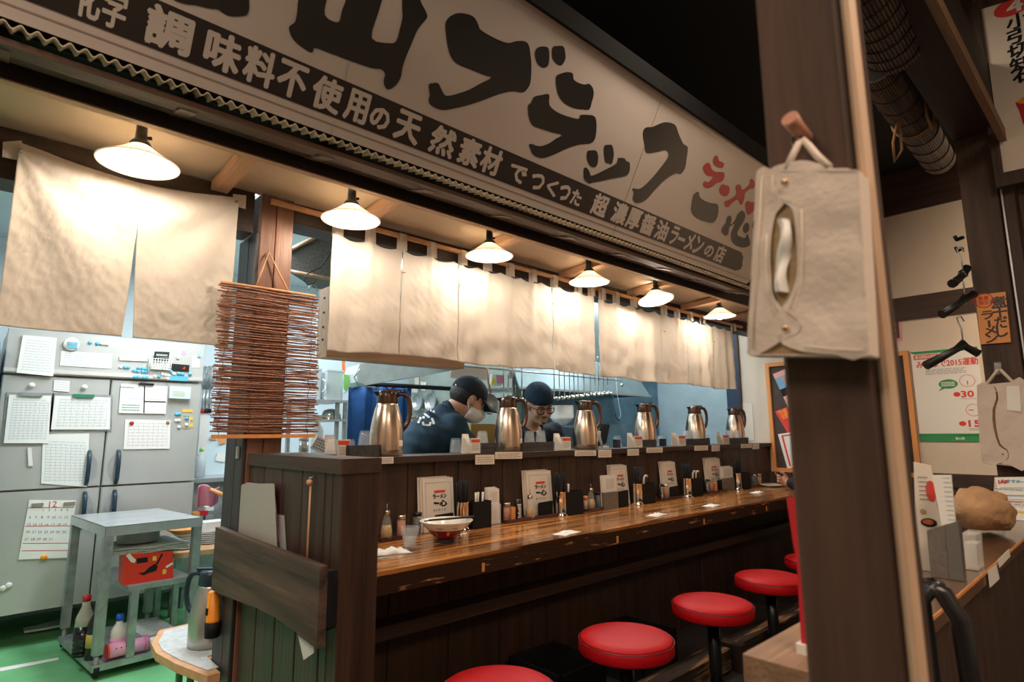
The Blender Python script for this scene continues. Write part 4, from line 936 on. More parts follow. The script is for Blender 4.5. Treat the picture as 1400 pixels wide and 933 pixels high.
def fpaper(name, label, cat, pts, dy=.0035, th=.003, m=M_paper, n=8, lm=M_faint, group=None, hdr=False, par=None, sd=1, grid=False):
    q = [L1(x, y, dy) for x, y in pts] if pts[0][0] != 'b' else [L2(x, y, dy) for _, x, y in pts]
    t = thing(name, label, cat, tuple(q[3]), group)
    MB().slab(q, (0, -th, 0)).build('sheet', m, t)
    c = (q[0]+q[2])/2; ex = (q[1]-q[0]+q[2]-q[3]).normalized(); ey = (q[0]-q[3]).normalized(); w_ = (q[1]-q[0]).length*.86; h_ = (q[0]-q[3]).length*.86
    l = MB(); lines(l, c-Vector((0, th, 0)), ex, ey, w_, h_, n, t=.0032, seed=sd, ragged=.15)
    if grid:
        for i in range(9): l.slab([c-Vector((0, th+.0006, 0))+ex*(w_*(i/8-.5))+ey*(h_*a)+ex*b for a, b in ((-.5, 0), (-.5, .0016), (.42, .0016), (.42, 0))], (0, -.0002, 0))
    l.build('printed_lines', lm, t); return t, q
fpaper('paper_bundle', 'thick bundle of hanging papers at the top left of the refrigerator', 'paper', [(125, 75), (310, 90), (290, 300), (90, 280)], .016, .012, n=12, sd=2)
fpaper('schedule_strip', 'wide short schedule sheet beside the round timer on the top panel', 'paper', [(335, 160), (612, 178), (608, 258), (328, 240)], .014, .002, n=6, sd=3, grid=True)
for nm, lb, pts, clip in (('left', 'clipboard with dense table sheet at the left edge of the refrigerator', [(50, 400), (280, 405), (265, 665), (20, 665)], 0), ('right', 'clipboard with landscape chart and green clip on the upper left door', [(300, 405), (605, 415), (600, 590), (278, 590)], 1)):
    t, q = fpaper('clipboard', lb, 'clipboard', pts, .010, .002, n=16 if not clip else 10, sd=5+clip, group='clipboards on the refrigerator', grid=True)
    b = [p+Vector((0, .0045, 0)) for p in q]; e = (b[1]-b[0]).normalized()*.012
    MB().slab([b[0]-e+ZW*.016, b[1]+e+ZW*.016, b[2]+e-ZW*.012, b[3]-e-ZW*.012], (0, .004, 0)).build('board', M_steeld, t)
    c = (q[0]+q[1])/2; MB().obox(c-Vector((0, .008, -.004)), XW, YW, ZW, .055, .007, .010).build('clip', mat('dark_green_clip', (.02, .20, .12), .4) if clip else M_steeld, t)
    MB().lathe([(.016, 0), (.016, .006), (.006, .012), (.001, .012)], c+Vector((-.0, .0, .06)), 16, (0, -1, 0)).build('magnet_hook', M_white, t)
fpaper('note_sheet', 'small note under a black clip between the two clipboards', 'paper', [(295, 320), (382, 325), (378, 385), (292, 378)], n=4, sd=8)
fpaper('curled_sheet', 'big wrinkled sheet held low on the upper left door', 'paper', [(235, 618), (488, 612), (475, 905), (225, 885)], n=14, sd=9, grid=True)
fpaper('chart_sheet', 'landscape chart held by red and brown magnets on the right door', 'paper', [(685, 535), (932, 540), (927, 695), (675, 698)], n=8, sd=10, lm=mat('rose_print', (.62, .46, .50), .8), grid=True)
fpaper('label_note', 'tiny white note at the top right of the refrigerator', 'paper', [(1052, 186), (1092, 188), (1090, 252), (1048, 250)], .014, .001, n=3, sd=11)
t, q = fpaper('whiteboard', 'small whiteboard with marker notes on the upper right door', 'whiteboard', [(660, 340), (915, 355), (905, 505), (648, 500)], .004, .005, m=M_white, n=1, sd=4)
m = MB()
for a in ([(788, 350), (794, 350), (790, 500), (784, 500)], [(790, 434), (906, 437), (906, 443), (790, 440)]): m.slab([L1(x, y, .0095) for x, y in a], (0, -.0004, 0))
m.build('black_rule', M_blk, t)
m = MB(); lines(m, L1(715, 470, .0096), XW, ZW, .10, .05, 3, t=.004, seed=2); lines(m, L1(700, 360, .0096), XW, ZW, .09, .01, 1, t=.006, seed=3); m.build('marker_writing', mat('green_marker', (.10, .30, .25), .7), t)
MB().obox(L1(800, 342, .014), XW, YW, ZW, .045, .006, .006).build('marker_pen', M_blk, t)
t = thing('wall_calendar', 'december calendar page hanging on the lower left door', 'calendar', tuple(L2(100, 422)))
cq = [L2(160, 95), L2(418, 98), L2(370, 412), L2(100, 422)]; MB().slab(cq, (0, -.002, 0)).build('page', M_paper, t)
ex, ey = (cq[2]-cq[3]).normalized(), (cq[0]-cq[3]).normalized()
m = MB(); text(m, '12', L2(290, 118, .0065), XW, ZW, .05, off=.0)
for y in (137, 238, 332, 372): m.slab([L2(160-.15*(y-95), y, .0065), L2(410-.12*(y-95), y-2, .0065), L2(410-.12*(y-95), y+1, .0065), L2(160-.15*(y-95), y+3, .0065)], (0, -.0003, 0))
m.build('red_print', M_pred, t)
m = MB(); k = 1
for r_ in range(5):
    for c in range(7):
        k = r_*7+c-1
        if 1 <= k <= 31: text(m, str(k), L2(170-.15*(r_*40)+c*33, 150+r_*40, .0066), XW, ZW, .020)
m.build('dates', M_print, t)
for x, y in ((205, 122), (380, 115)): tag(MB().obox(L2(x, y, .009), XW, YW, ZW, .028, .004, .009).build('clip_magnet', mat('brown_magnet', (.25, .21, .17), .6)), 'brown clip magnet holding the %s corner of the december calendar' % ('left' if x < 300 else 'right'), 'magnet', 'clip magnets on the calendar')
t = thing('kitchen_timer', 'round white timer with blue face at the top of the refrigerator', 'timer', tuple(L1(390, 125, .012)))
MB().lathe([(.042, 0), (.042, .014), (.036, .020), (.001, .020)], L1(390, 125, .012), 28, (0, -1, 0)).build('case', M_white, t); MB().obox(L1(395, 128, .0335), XW, YW, ZW, .026, .002, .020).build('face', M_lblue, t); MB().obox(L1(392, 120, .036), XW, YW, ZW, .018, .001, .007).build('display', M_steeld, t)
t = thing('pocket_calculator', 'black calculator in a wire basket on the top panel', 'calculator', tuple(L1(885, 190, .05)))
MB().slab([L1(847, 163, .05), L1(928, 167, .05), L1(920, 215, .05), L1(840, 210, .05)], (0, .008, 0)).build('case', M_blkp, t); MB().slab([L1(856, 176, .052), L1(917, 180, .052), L1(915, 190, .052), L1(853, 187, .052)], (0, .001, 0)).build('display', mat('lcd_grey', (.30, .36, .30), .4), t)
m = MB(); 
for i in range(6): m.obox(L1(858+i*11, 199, .052), XW, YW, ZW, .003, .001, .003)
m.build('keys', M_faint, t)
t = thing('magnet_basket', 'white wire basket fixed to the top panel of the refrigerator', 'basket', tuple(L1(876, 235, .05)))
c0, c1 = L1(820, 200, .055), L1(935, 265, .055)
for i in range(9): x = c0.x+(c1.x-c0.x)*i/8; MB().tube([(x, YF-.012, c1.z), (x, YF-.055, c1.z), (x, YF-.055, c0.z)], .0018, 4).build('wire', M_white, t)
for i in range(5): z = c1.z+(c0.z-c1.z)*i/4; MB().tube([(c0.x, YF-.012, z), (c0.x, YF-.055, z), (c1.x, YF-.055, z), (c1.x, YF-.012, z)], .0018, 4).build('wire', M_white, t)
MB().slab([L1(825, 212, .03), L1(930, 216, .03), L1(927, 262, .03), L1(822, 260, .03)], (0, .003, 0)).build('slip', M_paper, t)
t = thing('magnet_box', 'small white magnetic box right of the whiteboard', 'box', tuple(L1(920, 425)))
MB().slab([L1(922, 355, .002), L1(1038, 360, .002), L1(1033, 425, .002), L1(920, 420, .002)], (0, -.035, 0)).build('case', M_plastw, t); m = MB(); lines(m, L1(980, 395, .0375), XW, ZW, .08, .04, 4, t=.005); m.build('printed_lines', mat('pale_multi_print', (.45, .55, .30), .7), t)
sheet3('fever_thermometer', 'white and blue digital thermometer hung on the upper left door', 'thermometer', [L1(150, 690), L1(172, 690), L1(180, 790), L1(155, 790)], (0, -.008, 0), M_white)
mg0 = {}
def magnet(x, y, m, label, r=.012, dy=.002, f=L1):
    k = (m.name, r); L = f(x, y, dy)
    if k not in mg0:
        o = MB().lathe([(r, 0), (r*.95, .006), (r*.6, .009), (.001, .010)], (0, 0, 0), 14, (0, -1, 0)).build('round_magnet', m); mg0[k] = o
    else: o = mg0[k].copy(); COL.objects.link(o)
    o.location = L; tag(o, label, 'magnet', 'round magnets on the refrigerator')
MBL = [(492, 115, 0), (533, 120, 0), (556, 120, 1), (572, 121, 1), (588, 123, 1), (660, 248, 1), (684, 250, 0), (700, 251, 0), (758, 255, 0), (782, 257, 0), (798, 260, 0), (734, 268, 0), (754, 272, 0), (780, 274, 0), (798, 276, 0), (738, 303, 0), (756, 303, 0), (786, 305, 0), (802, 306, 0), (846, 298, 1), (870, 301, 0), (904, 292, 1), (922, 296, 1), (936, 275, 0), (950, 285, 1), (978, 284, 0), (998, 287, 0), (1040, 287, 0), (972, 198, 1), (1086, 192, 0), (918, 312, 1), (888, 288, 1)]
RW = [('top row right of the round timer', 0, 5), ('row just under the maker plate', 5, 8), ('upper row left of the wire basket', 8, 11), ('second row left of the wire basket', 11, 15), ('lowest row left of the wire basket', 15, 19), ('row under and right of the wire basket', 19, 28), ('area beside the tiny white note', 28, 30), ('ledge below the wire basket', 30, 32)]
ODN = ['first', 'second', 'third', 'fourth', 'fifth', 'sixth', 'seventh', 'eighth', 'ninth']
for nm, i0, i1 in RW:
    sub_ = sorted(MBL[i0:i1])
    for k, (x, y, w_) in enumerate(sub_): magnet(x, y, M_white if w_ else M_lblue, '%s magnet, %s from left in the %s' % (['pale blue', 'white'][w_], ODN[k], nm), dy=.0125 if y < 280 else .0205)
for k, (x, y, w_) in enumerate(((964, 507, 0), (980, 505, 0), (964, 541, 1), (978, 541, 1), (978, 577, 1), (1020, 530, 0), (1019, 565, 1))): magnet(x, y, M_white if w_ else M_lblue, ['pale blue', 'white'][w_]+' magnet '+['at the upper left', 'at the upper right', 'at the middle left', 'at the middle right', 'alone at the bottom', 'inside the upper box', 'inside the lower box'][k]+' beside the yellow stickers')
magnet(720, 555, M_red, 'red round magnet on the landscape chart', .013, .0066); magnet(918, 552, mat('tan_cork', (.36, .20, .10), .8), 'brown cork magnet on the landscape chart', .011, .0066)
magnet(17, 580, M_white, 'white round magnet on the lower left door, left of two', .017, .002, L2); magnet(48, 563, M_white, 'white round magnet on the lower left door, right of two', .017, .002, L2); magnet(240, 410, M_yel, 'yellow round magnet at the foot of the december calendar', .017, .0066, L2)
t = thing('yellow_sticker_frame', 'yellow sticker labels around two magnets on the right door', 'sticker', tuple(L1(1018, 580)))
for a in ((995, 478, 1054, 496), (1037, 521, 1056, 540), (1037, 557, 1056, 577)): MB().slab([L1(a[0], a[1], .002), L1(a[2], a[1]+1, .002), L1(a[2], a[3], .002), L1(a[0], a[3]-1, .002)], (0, -.001, 0)).build('sticker', M_sticky, t)
m = [L1(x, y, .003) for x, y in ((1000, 514), (1038, 514), (1036, 583), (999, 583))]; MB().tube(m, .002, 4, closed=True).build('outline', M_sticky, t)
sheet3('pink_note', 'pink note at the top right of the refrigerator', 'note', [L1(994, 160, .0125), L1(1018, 162, .0125), L1(1016, 182, .0125), L1(992, 180, .0125)], (0, -.001, 0), M_pink)
sheet3('blue_notice', 'light blue notice strip low on the top panel', 'notice', [L1(930, 292, .0215), L1(1030, 300, .0215), L1(1028, 326, .0215), L1(928, 320, .0215)], (0, -.001, 0), M_lblue)
# cabinet at the far left
t = thing('steel_cabinet', 'blue grey steel cabinet edge left of the refrigerator', 'cabinet', (-.8, 4.5, 0)); MB().box(-.8, .118, 4.5, 5.2, .05, 1.76, .005).build('body', M_ksteel, t); MB().box(-.35, .11, 4.488, 4.5, .06, 1.75, .004).build('door', M_fridge, t); MB().box(-.79, -.36, 4.488, 4.5, .06, 1.75, .004).build('door', M_fridge, t); MB().cyl((-.33, 4.47, .9), (-.33, 4.47, 1.2), .01).build('handle', M_hand, t)
sheet3('plastic_bag_flat', 'crumpled clear plastic bag lying under the refrigerator', 'bag', [P(x, y, 'Z', .02) for x, y in ((31, 862), (60, 855), (90, 846), (90, 856), (60, 862), (33, 866))], (0, 0, .012), M_tarp)
sheet3('floor_line', 'pale painted line on the green floor', 'line', [P(0, 914, 'Z', .001), P(80, 900, 'Z', .001), P(80, 903, 'Z', .001), P(0, 919, 'Z', .001)], (0, 0, .002), M_paper)

# ------------------------------------------------------------------ steel cart
A_, B_, C_, D_ = Vector((.533, 4.434, .75)), Vector((.60, 3.746, .75)), Vector((1.074, 3.778, .75)), Vector((.995, 4.453, .75))
ct = thing('steel_work_table', 'scratched stainless work table with low shelf before the refrigerator', 'table', (B_.x, B_.y, 0))
ex, ey = (C_-B_).normalized(), (A_-B_).normalized()
MB().slab([A_, B_, C_, D_], (0, 0, -.004)).build('top', M_steel, ct)
for a, b in ((A_, B_), (B_, C_), (C_, D_), (D_, A_)): MB().slab([a, b, b-ZW*.05, a-ZW*.05], ((A_+C_)/2-(a+b)/2).normalized()*.004).build('apron', M_steel, ct)
hs = .022
legs = [B_+ex*hs+ey*hs, C_-ex*hs+ey*hs, A_+ex*hs-ey*hs, D_-ex*hs-ey*hs]
for p in legs: MB().obox((p.x, p.y, .41), ex, ey, ZW, hs-.001, hs-.001, .29).build('leg', M_steeld, ct)
zb3 = P(140, 908, 'Y', 3.76).z
for p in legs: MB().lathe([(.03, -.012), (.03, .012)], (p.x, p.y, .045), 14, ex).build('caster', M_blk, ct); MB().cyl((p.x, p.y, .045), (p.x, p.y, .125), .012).build('caster_stem', M_steeld, ct)
lo = [v.copy() for v in (A_, B_, C_, D_)]
for v in lo: v.z = zb3
MB().slab(lo, (0, 0, -.03)).build('lower_shelf', M_steeld, ct)
zm = P(172, 803, 'Y', 3.76).z
m0 = B_+ex*(C_-B_).length*.28; mid = [m0+ey*.60, m0+ey*.01, C_-ex*.03+ey*.01, C_-ex*.03+ey*.60]
for v in mid: v.z = zm
MB().slab(mid, (0, 0, -.028)).build('middle_shelf', M_steeld, ct)
MB().obox((m0.x+.03, m0.y+.02, (zm+zb3)/2-.014), ex, ey, ZW, .018, .018, (zm-zb3)/2-.016).build('leg', M_steeld, ct)
# on its shelves
def poly_y(name, label, cat, pts, Y, th, m, group=None):
    o = MB().slab([P(x, y, 'Y', Y) for x, y in pts], (0, th, 0)).build(name, m); return tag(o, label, cat, group)
q = [P(x, y, 'Y', 3.80) for x, y in ((170, 757), (174, 755.5), (236, 754), (237, 791), (168, 800))]
zz = zm+.001; q[3].z = q[4].z = zz
t = thing('red_box', 'bright red cardboard box with dark fan print on the work table shelf', 'box', tuple(q[4]))
MB().slab(q, (0, .13, 0)).build('carton', mat('bright_red_card', (.72, .035, .015), .45), t)
m = MB()
for pts in ([(189, 784), (197, 783), (204, 776), (212, 771), (216, 775), (213, 781), (203, 784), (196, 787)], [(187, 764), (202, 762), (202, 769), (187, 771)], [(213, 772), (221, 757), (223, 758), (215, 773)]): m.slab([P(x, y, 'Y', 3.799) for x, y in pts], (0, -.0005, 0))
m.build('dark_print', M_blk, t)
m = MB()
for pts in ([(172, 760), (177, 757), (186, 766), (184, 770), (179, 769)], [(226, 775), (236, 769), (236, 772), (228, 777)]): m.slab([P(x, y, 'Y', 3.799) for x, y in pts], (0, -.0005, 0))
m.build('white_print', M_paper, t)
m = MB()
for pts in ([(209, 761), (214, 761), (213.5, 767), (208.5, 767)], [(222.5, 779), (227.5, 778.5), (227, 785), (222, 785.5)]): m.slab([P(x, y, 'Y', 3.799) for x, y in pts], (0, -.0005, 0))
m.build('sticker', M_sticky, t)
zt_ = P(200, 756, 'Y', 3.8).z+.004
for i in range(4): o = MB().grid(8, 6, lambda u, v: Vector((.65+.36*u, 3.80+.34*v, zt_+.008*i+.006*noise.noise(Vector((u*3+i, v*3, i)))))).build('newspaper', M_news); addsolid(o, .005); tag(o, ['lowest', 'second', 'third', 'topmost'][i]+' folded newspaper lying on the red box', 'newspaper', 'newspapers on the red box')
zs0 = zt_+.036
t = thing('steel_pot', 'shallow steel pot on the newspapers under the work table top', 'pot', (.80, 3.98, zs0)); MB().lathe([(.10, 0), (.105, .004), (.105, .065), (.110, .068), (.104, .068), (.10, .008), (.001, .008)], (.80, 3.98, zs0), 30).build('pot', M_steel, t)
def bottle(name, label, x, y, r, h, m, capm, Z, cap_h=.03, lab_m=None, Y=None, topm=None):
    L = P(x, y, 'Z', Z) if Y is None else P(x, y, 'Y', Y); L.z = Z+.001
    t = thing(name, label, 'bottle', tuple(L))
    if topm: 
        MB().lathe([(r, 0), (r, h*.55)]+[(r*(1-.04*(i % 2)), h*(.05+.05*i)) for i in range(0)], L, 20).build('lower_body', m, t); MB().lathe([(r, h*.551), (r*.95, h*.7), (r*.45, h*.9), (r*.40, h)], L, 20).build('upper_body', topm, t)
    else: MB().lathe([(r, 0), (r, h*.68), (r*.85, h*.78), (r*.42, h*.92), (r*.40, h)], L, 20).build('body', m, t)
    for i in range(6 if topm else 0): MB().lathe([(r+.0005, .01), (r+.002, .013), (r+.0005, .016), (r-.001, .013), (r+.0005, .01)], L+ZW*(h*.085*i), 16).build('ring', m, t)
    MB().lathe([(r*.46, h), (r*.46, h+cap_h), (.001, h+cap_h)], L, 16).build('cap', capm, t)
    if lab_m: MB().lathe([(r+.0008, h*.25), (r+.0008, h*.52)], L, 20).build('label', lab_m, t)
    return t
bottle('soy_bottle', 'big dark soy sauce bottle with red cap on the low shelf', 114, 868, .044, .27, M_dsoy, M_red, zb3, topm=mat('clear_smoky_plastic', (.7, .66, .58), .1, alpha=.5), Y=3.98)
bottle('soy_bottle', 'dark bottle with round yellow label beside the red capped one', 130, 873, .040, .24, M_dsoy, M_blkp, zb3, Y=3.88, lab_m=mat('dull_gold_label', (.50, .36, .08), .5))
bottle('bleach_bottle', 'white bottle with blue cap and pink band on the low shelf', 160, 890, .038, .17, M_white, mat('bright_blue_cap', (.01, .10, .62), .35), zb3, lab_m=M_pink, Y=3.86)
L = P(166, 890, 'Y', 3.80); L.z = zb3+.042
t = thing('pink_spray_gun', 'pink perforated dispenser lying beside the blue capped bottle', 'dispenser', tuple(L)); a = L-ex*.06; b = L+ex*.10
MB().cyl(a, b, .036, 20).build('body', M_pink, t); MB().cyl(b, b+ex*.02, .038, 20).build('collar', mat('rose_collar', (.5, .15, .3), .5), t); MB().cyl(b+ex*.02, b+ex*.06, .024, 14).build('nozzle', M_white, t); MB().cyl(a-ex*.008, a, .038, 20).build('end_ring', M_pred, t)
m = MB(); 
for i in range(4):
    for j in range(3): m.ball(a+ex*(.03+.022*i)+Vector((0, -.0345+.004*j*j*.5, .012-.014*j+.004)), .0035, n=6)
m.build('holes', M_blk, t)
for i in range(5):
    o = MB().grid(8, 6, lambda u, v: Vector((.84+.17*u-.03*v, 3.86+.36*v, zb3+.006+.013*i+.006*noise.noise(Vector((u*3+i, v*3, i*2)))))).build('newspaper', M_news); addsolid(o, .008); tag(o, ['lowest', 'second', 'middle', 'fourth', 'topmost'][i]+' newspaper of the bundle on the low shelf', 'newspaper', 'newspapers on the low shelf')

# table behind with plates
zt2 = P(270, 748, 'Y', 4.25).z
t = thing('side_table', 'low brown side table carrying plates behind the work table', 'table', (1.0, 4.05, 0))
MB().box(1.02, 1.55, 4.10, 4.56, zt2-.03, zt2, .003).build('top', M_sack, t)
for x in (1.05, 1.52):
    for y in (4.13, 4.53): MB().box(x-.015, x+.015, y-.015, y+.015, 0, zt2-.03).build('leg', M_steeld, t)
for (x, n, w_, Y) in ((252, 7, .075, 4.25), (285, 6, .085, 4.35)):
    c = P(x, 748, 'Y', Y)
    for i in range(n):
        z = zt2+.001+i*.0125; o = MB().lathe([(w_*.7, 0), (w_, .008), (w_*.99, .0105), (w_*.68, .003), (.001, .003)], (0, 0, 0), 24).build('plate', M_bowlw); o.location = (c.x, c.y, z); tag(o, ('topmost' if i == n-1 else 'lowest' if i == 0 else ['', 'second', 'third', 'fourth', 'fifth', 'sixth'][i])+' plate from below in the %s stack on the side table' % ('left' if x < 260 else 'right'), 'plate', 'stacked plates on the side table')
c = P(289, 722, 'Y', 4.35); o = MB().box(c.x-.07, c.x+.07, c.y-.06, c.y+.06, zt2+.078, zt2+.14, .02).build('food_container', M_white); tag(o, 'white lidded food container on the right stack of plates', 'container')
c = P(250, 727, 'Y', 4.25); o = MB().lathe([(.05, 0), (.095, .03), (.093, .032), (.001, .006)], (c.x, c.y, zt2+.093), 24).build('wooden_bowl', M_orange); tag(o, 'brown wooden bowl on the left stack of plates', 'bowl')

# low table with newspapers, steel pitcher
zl_ = .36; c = P(283, 884, 'Z', zl_)
pts = [Vector((x, y, .36)) for x, y in ((.661, 2.809), (.673, 2.946), (.739, 3.112), (.873, 3.125), (1.05, 3.08), (1.12, 2.9), (1.0, 2.65), (.785, 2.585), (.785, 2.42), (.741, 2.416), (.688, 2.627))]
t = thing('low_round_table', 'small low wooden table with rounded tan edge behind the kitchen post', 'table', (c.x, c.y, 0))
MB().slab(pts, (0, 0, -.03)).build('top', M_bamb, t)
ce = Vector((.86, 2.84, .36))
for a in range(4): p = ce+Vector((.11*math.cos(PI/4+a*PI/2), .11*math.sin(PI/4+a*PI/2), 0)); MB().cyl((p.x, p.y, 0), (p.x, p.y, zl_-.03), .014).build('leg', mat('green_steel_leg', (.08, .30, .14), .5), t)
pts2 = [ce+(p-ce)*.88+Vector((0, 0, .001)) for p in pts]
o = MB().slab(pts2, (0, 0, .002)).build('newspaper', M_news); tag(o, 'flat newspaper covering the low round table', 'newspaper')
pf = P(281, 884, 'Z', zl_+.004); flask((pf.x+.012, pf.y+.02, zl_+.004), 'dull steel vacuum pitcher with dark blue handle on the low table', None, mat('dull_brushed_steel', (.52, .52, .50), .35, metal=.9, bump=.03, bscale=120, vs=(1, 1, .03)), M_hand, rz=R(135), H=.30, colr=M_hand)
t = thing('yellow_torch', 'orange yellow torch with black end fixed to the kitchen post', 'torch', (.77, 2.5, .6))
a, b = P(293, 808, 'X', .770), P(291, 850, 'X', .770)
MB().tube([a, a-ZW*.006, b+ZW*.004, b], [.016, .022, .023, .026], 14).build('body', M_yel, t); MB().tube([b, b-ZW*.055], [.028, .026], 14).build('head', M_blk, t); MB().obox(a.lerp(b, .65)+Vector((-.020, 0, 0)), XW, YW, ZW, .006, .008, .012).build('switch', M_blk, t)

# ------------------------------------------------------------------ wall right of refrigerator
def WP(x, y, Y=5.38): return P(x, y, 'Y', Y)
for i, x in enumerate((281, 286, 291)):
    a = WP(x, 500); b = WP(x-4, 560); t = thing('hanging_whisk', ['left', 'middle', 'right'][i]+' whisk hanging on the kitchen wall beside the refrigerator', 'whisk', tuple(b), 'whisks on the kitchen wall')
    MB().cyl(a.lerp(b, .55), b, .012, 10).build('handle', M_steel, t); MB().cyl(b, b-ZW*.03, .014, 10).build('end_cap', M_red if i == 0 else M_blk, t)
    for k in range(6):
        an = PI*k/6; dd = Vector((math.cos(an), math.sin(an)*.5, 0)); m_ = a.lerp(b, .55); h = (a-m_); MB().tube([m_+dd*.005, m_+h*.5+dd*.05, m_+h*.85+dd*.04, m_+h, m_+h*.85-dd*.04, m_+h*.5-dd*.05, m_-dd*.005], .002, 4).build('wire_loop', M_steel, t)
for nm, lb, ct_, pts, mm_ in (('white_board', 'narrow white board leaning on the wall beside the refrigerator', 'board', [(275, 556), (285, 557), (282, 623), (270, 622)], M_white), ('wall_note', 'white folded paper on the wall near the kitchen post', 'paper', [(297, 620), (309, 622), (307, 632), (294, 630)], M_paper), ('paper_pile', 'white paper pile on the shelf near the kitchen post', 'paper', [(285, 650), (309, 647), (309, 660), (287, 663)], M_paper),
                              ('wooden_tag', 'small wooden tag on the wall right of the white board', 'tag', [(287, 598), (296, 599), (296, 602), (286, 601)], M_bamb), ('wooden_spatula', 'short wooden spatula hanging beside the kitchen post', 'spatula', [(298, 597), (309, 598), (309, 606), (300, 608)], M_orange)):
    sheet3(nm, lb, ct_, [WP(x, y, 5.385) for x, y in pts], (0, .012, 0), mm_)
t = thing('kitchen_bench', 'steel bench along the kitchen wall between refrigerator and post', 'bench', (1.3, 4.9, 0)); MB().box(1.30, 2.3, 4.95, 5.38, .86, .89, .003).build('top', M_steel, t); MB().box(1.32, 2.28, 5.0, 5.36, .1, .86).build('body', M_steeld, t)
bottle('green_cap_bottle', 'white bottle with pale green cap on the kitchen bench', 272, 665, .035, .20, M_plastw, M_lime, .89, Y=5.1)
t = thing('towel_rod', 'orange wooden rod sticking out from the kitchen post', 'rod', (.8, 2.75, 1.0)); a = P(289, 670, 'Y', 2.90); b = P(311, 671, 'Y', 2.72); MB().cyl(a, Vector((.81, 2.575, a.z)), .008).build('rod', M_orange, t)
o = MB().grid(10, 12, lambda u, v: a+Vector((-.05+.09*u, .02+.02*math.sin(9*u), .012-.10*v*(1-.3*u)+.012*math.sin(6*u)))).build('pink_cloth', M_pink); addsolid(o, .003); tag(o, 'pink cloth draped over the orange wooden rod', 'cloth')
r_ = random.Random(4)
for i, (x, y, mm_, l) in enumerate(((262, 701, M_lime, 'lime green packet'), (270, 704, mat('dark_green', (.02, .30, .16), .5), 'dark green packet'), (281, 702, M_orange, 'brown block'), (292, 700, M_red, 'red capped tub'), (300, 694, M_paper, 'white paper bag'), (300, 706, M_steeld, 'grey tin bowl'))):
    c = P(x, y, 'Y', 4.65); MB_ = MB().obox((c.x, c.y, zt2+.02+.02), XW, YW, ZW, .03, .03, .02) if 0 else MB().obox((c.x, 4.9, P(x, y, 'Y', 4.9).z), XW, YW, ZW, .028, .03, .016); o = MB_.build('kitchen_packet', mm_); tag(o, l+' on the cluttered rack left of the kitchen post', 'packet')
t = thing('clutter_rack', 'low steel rack holding small packets behind the side table', 'rack', (1.2, 4.85, 0)); zc_ = P(280, 710, 'Y', 4.9).z-.012; MB().box(1.27, 2.1, 4.85, 4.945, zc_-.02, zc_).build('shelf', M_steeld, t); MB().box(1.27, 1.29, 4.85, 4.945, 0, zc_-.02).build('leg', M_steeld, t); MB().box(2.08, 2.1, 4.85, 4.945, 0, zc_-.02).build('leg', M_steeld, t)

# ------------------------------------------------------------------ behind the hatch, left part
x0_ = P(446, 490, 'Y', 2.56).x
t = thing('hanging_shelf_box', 'long pale wooden box shelf hanging behind the long curtain', 'shelf', (x0_, 2.56, 1.59))
yb2 = P(433, 470, 'X', x0_).y
MB().box(x0_, 2.02, 2.56, yb2, 1.575, 1.60, .002).build('bottom_board', M_paleX, t); MB().box(x0_, x0_+.02, 2.56, yb2, 1.60, 1.91).build('side_board', M_pale, t); MB().box(x0_+.02, 2.02, 2.56, 2.575, 1.60, 1.91).build('front_board', M_paleX, t)
m = MB()
for z in (1.66, 1.72, 1.79, 1.86): m.ball((x0_, (2.56+yb2)/2-.01, z), .006, n=8)
m.build('peg_holes', M_blk, t)
a = P(462, 330, 'Y', 2.6); pth = [a, P(440, 365, 'Y', 2.6), P(420, 375, 'Y', 2.6), P(416, 384, 'Y', 2.6), P(421, 390, 'Y', 2.6), P(428, 388, 'Y', 2.6), P(433, 383, 'Y', 2.6)]
t = thing('wire_hook', 'long bent wire hook hanging beside the long curtain', 'hook', tuple(a)); MB().tube(pth, .0025, 6).build('hook', M_blk, t); MB().tube([P(428, 390, 'Y', 2.6)+Vector((.022*math.cos(k), 0, -.022+.022*math.sin(k))) for k in [PI*(-.1+1.2*j/8) for j in range(9)]], .0018, 6).build('ring', M_steeld, t)
t = thing('ceiling_duct', 'dark speckled duct with pale edge under the kitchen ceiling', 'duct', tuple(P(425, 350, 'Y', 3.4)))
MB().slab([P(394, 343, 'Y', 3.4), P(454, 313, 'Y', 3.4), P(452, 382, 'Y', 3.4), P(392, 370, 'Y', 3.4)], (.3, .3, 0)).build('panel', M_speck, t)
for p_, q_ in (((394, 343), (454, 313)), ((392, 370), (452, 382))): MB().tube([P(*p_, 'Y', 3.39), P(*q_, 'Y', 3.39)], .012, 4).build('edge_strip', M_pale, t)
YS = 4.1
def SP(x, y, Y=YS): return P(x, y, 'Y', Y)
xa_, xb_ = SP(396, 546).x, SP(476, 546).x
z1_, z2_ = SP(440, 546.5).z, SP(440, 573).z
t = thing('steel_shelf_unit', 'steel shelf unit with containers left of the blue curtain', 'shelf', (xa_, YS, 0))
for z in (z1_, z2_): MB().box(xa_, xb_, YS, YS+.35, z-.018, z, .003).build('shelf_board', M_steel, t)
for x in (xa_+.01, SP(463, 560).x, xb_-.01): MB().box(x-.012, x+.012, YS+.01, YS+.035, .9, z1_-.018).build('upright', M_steeld, t)
MB().box(xa_, xb_, YS, YS+.35, .85, .9).build('base_board', M_steel, t); MB().box(xa_+.01, xb_-.01, YS+.02, YS+.33, 0, .85).build('base', M_steeld, t)
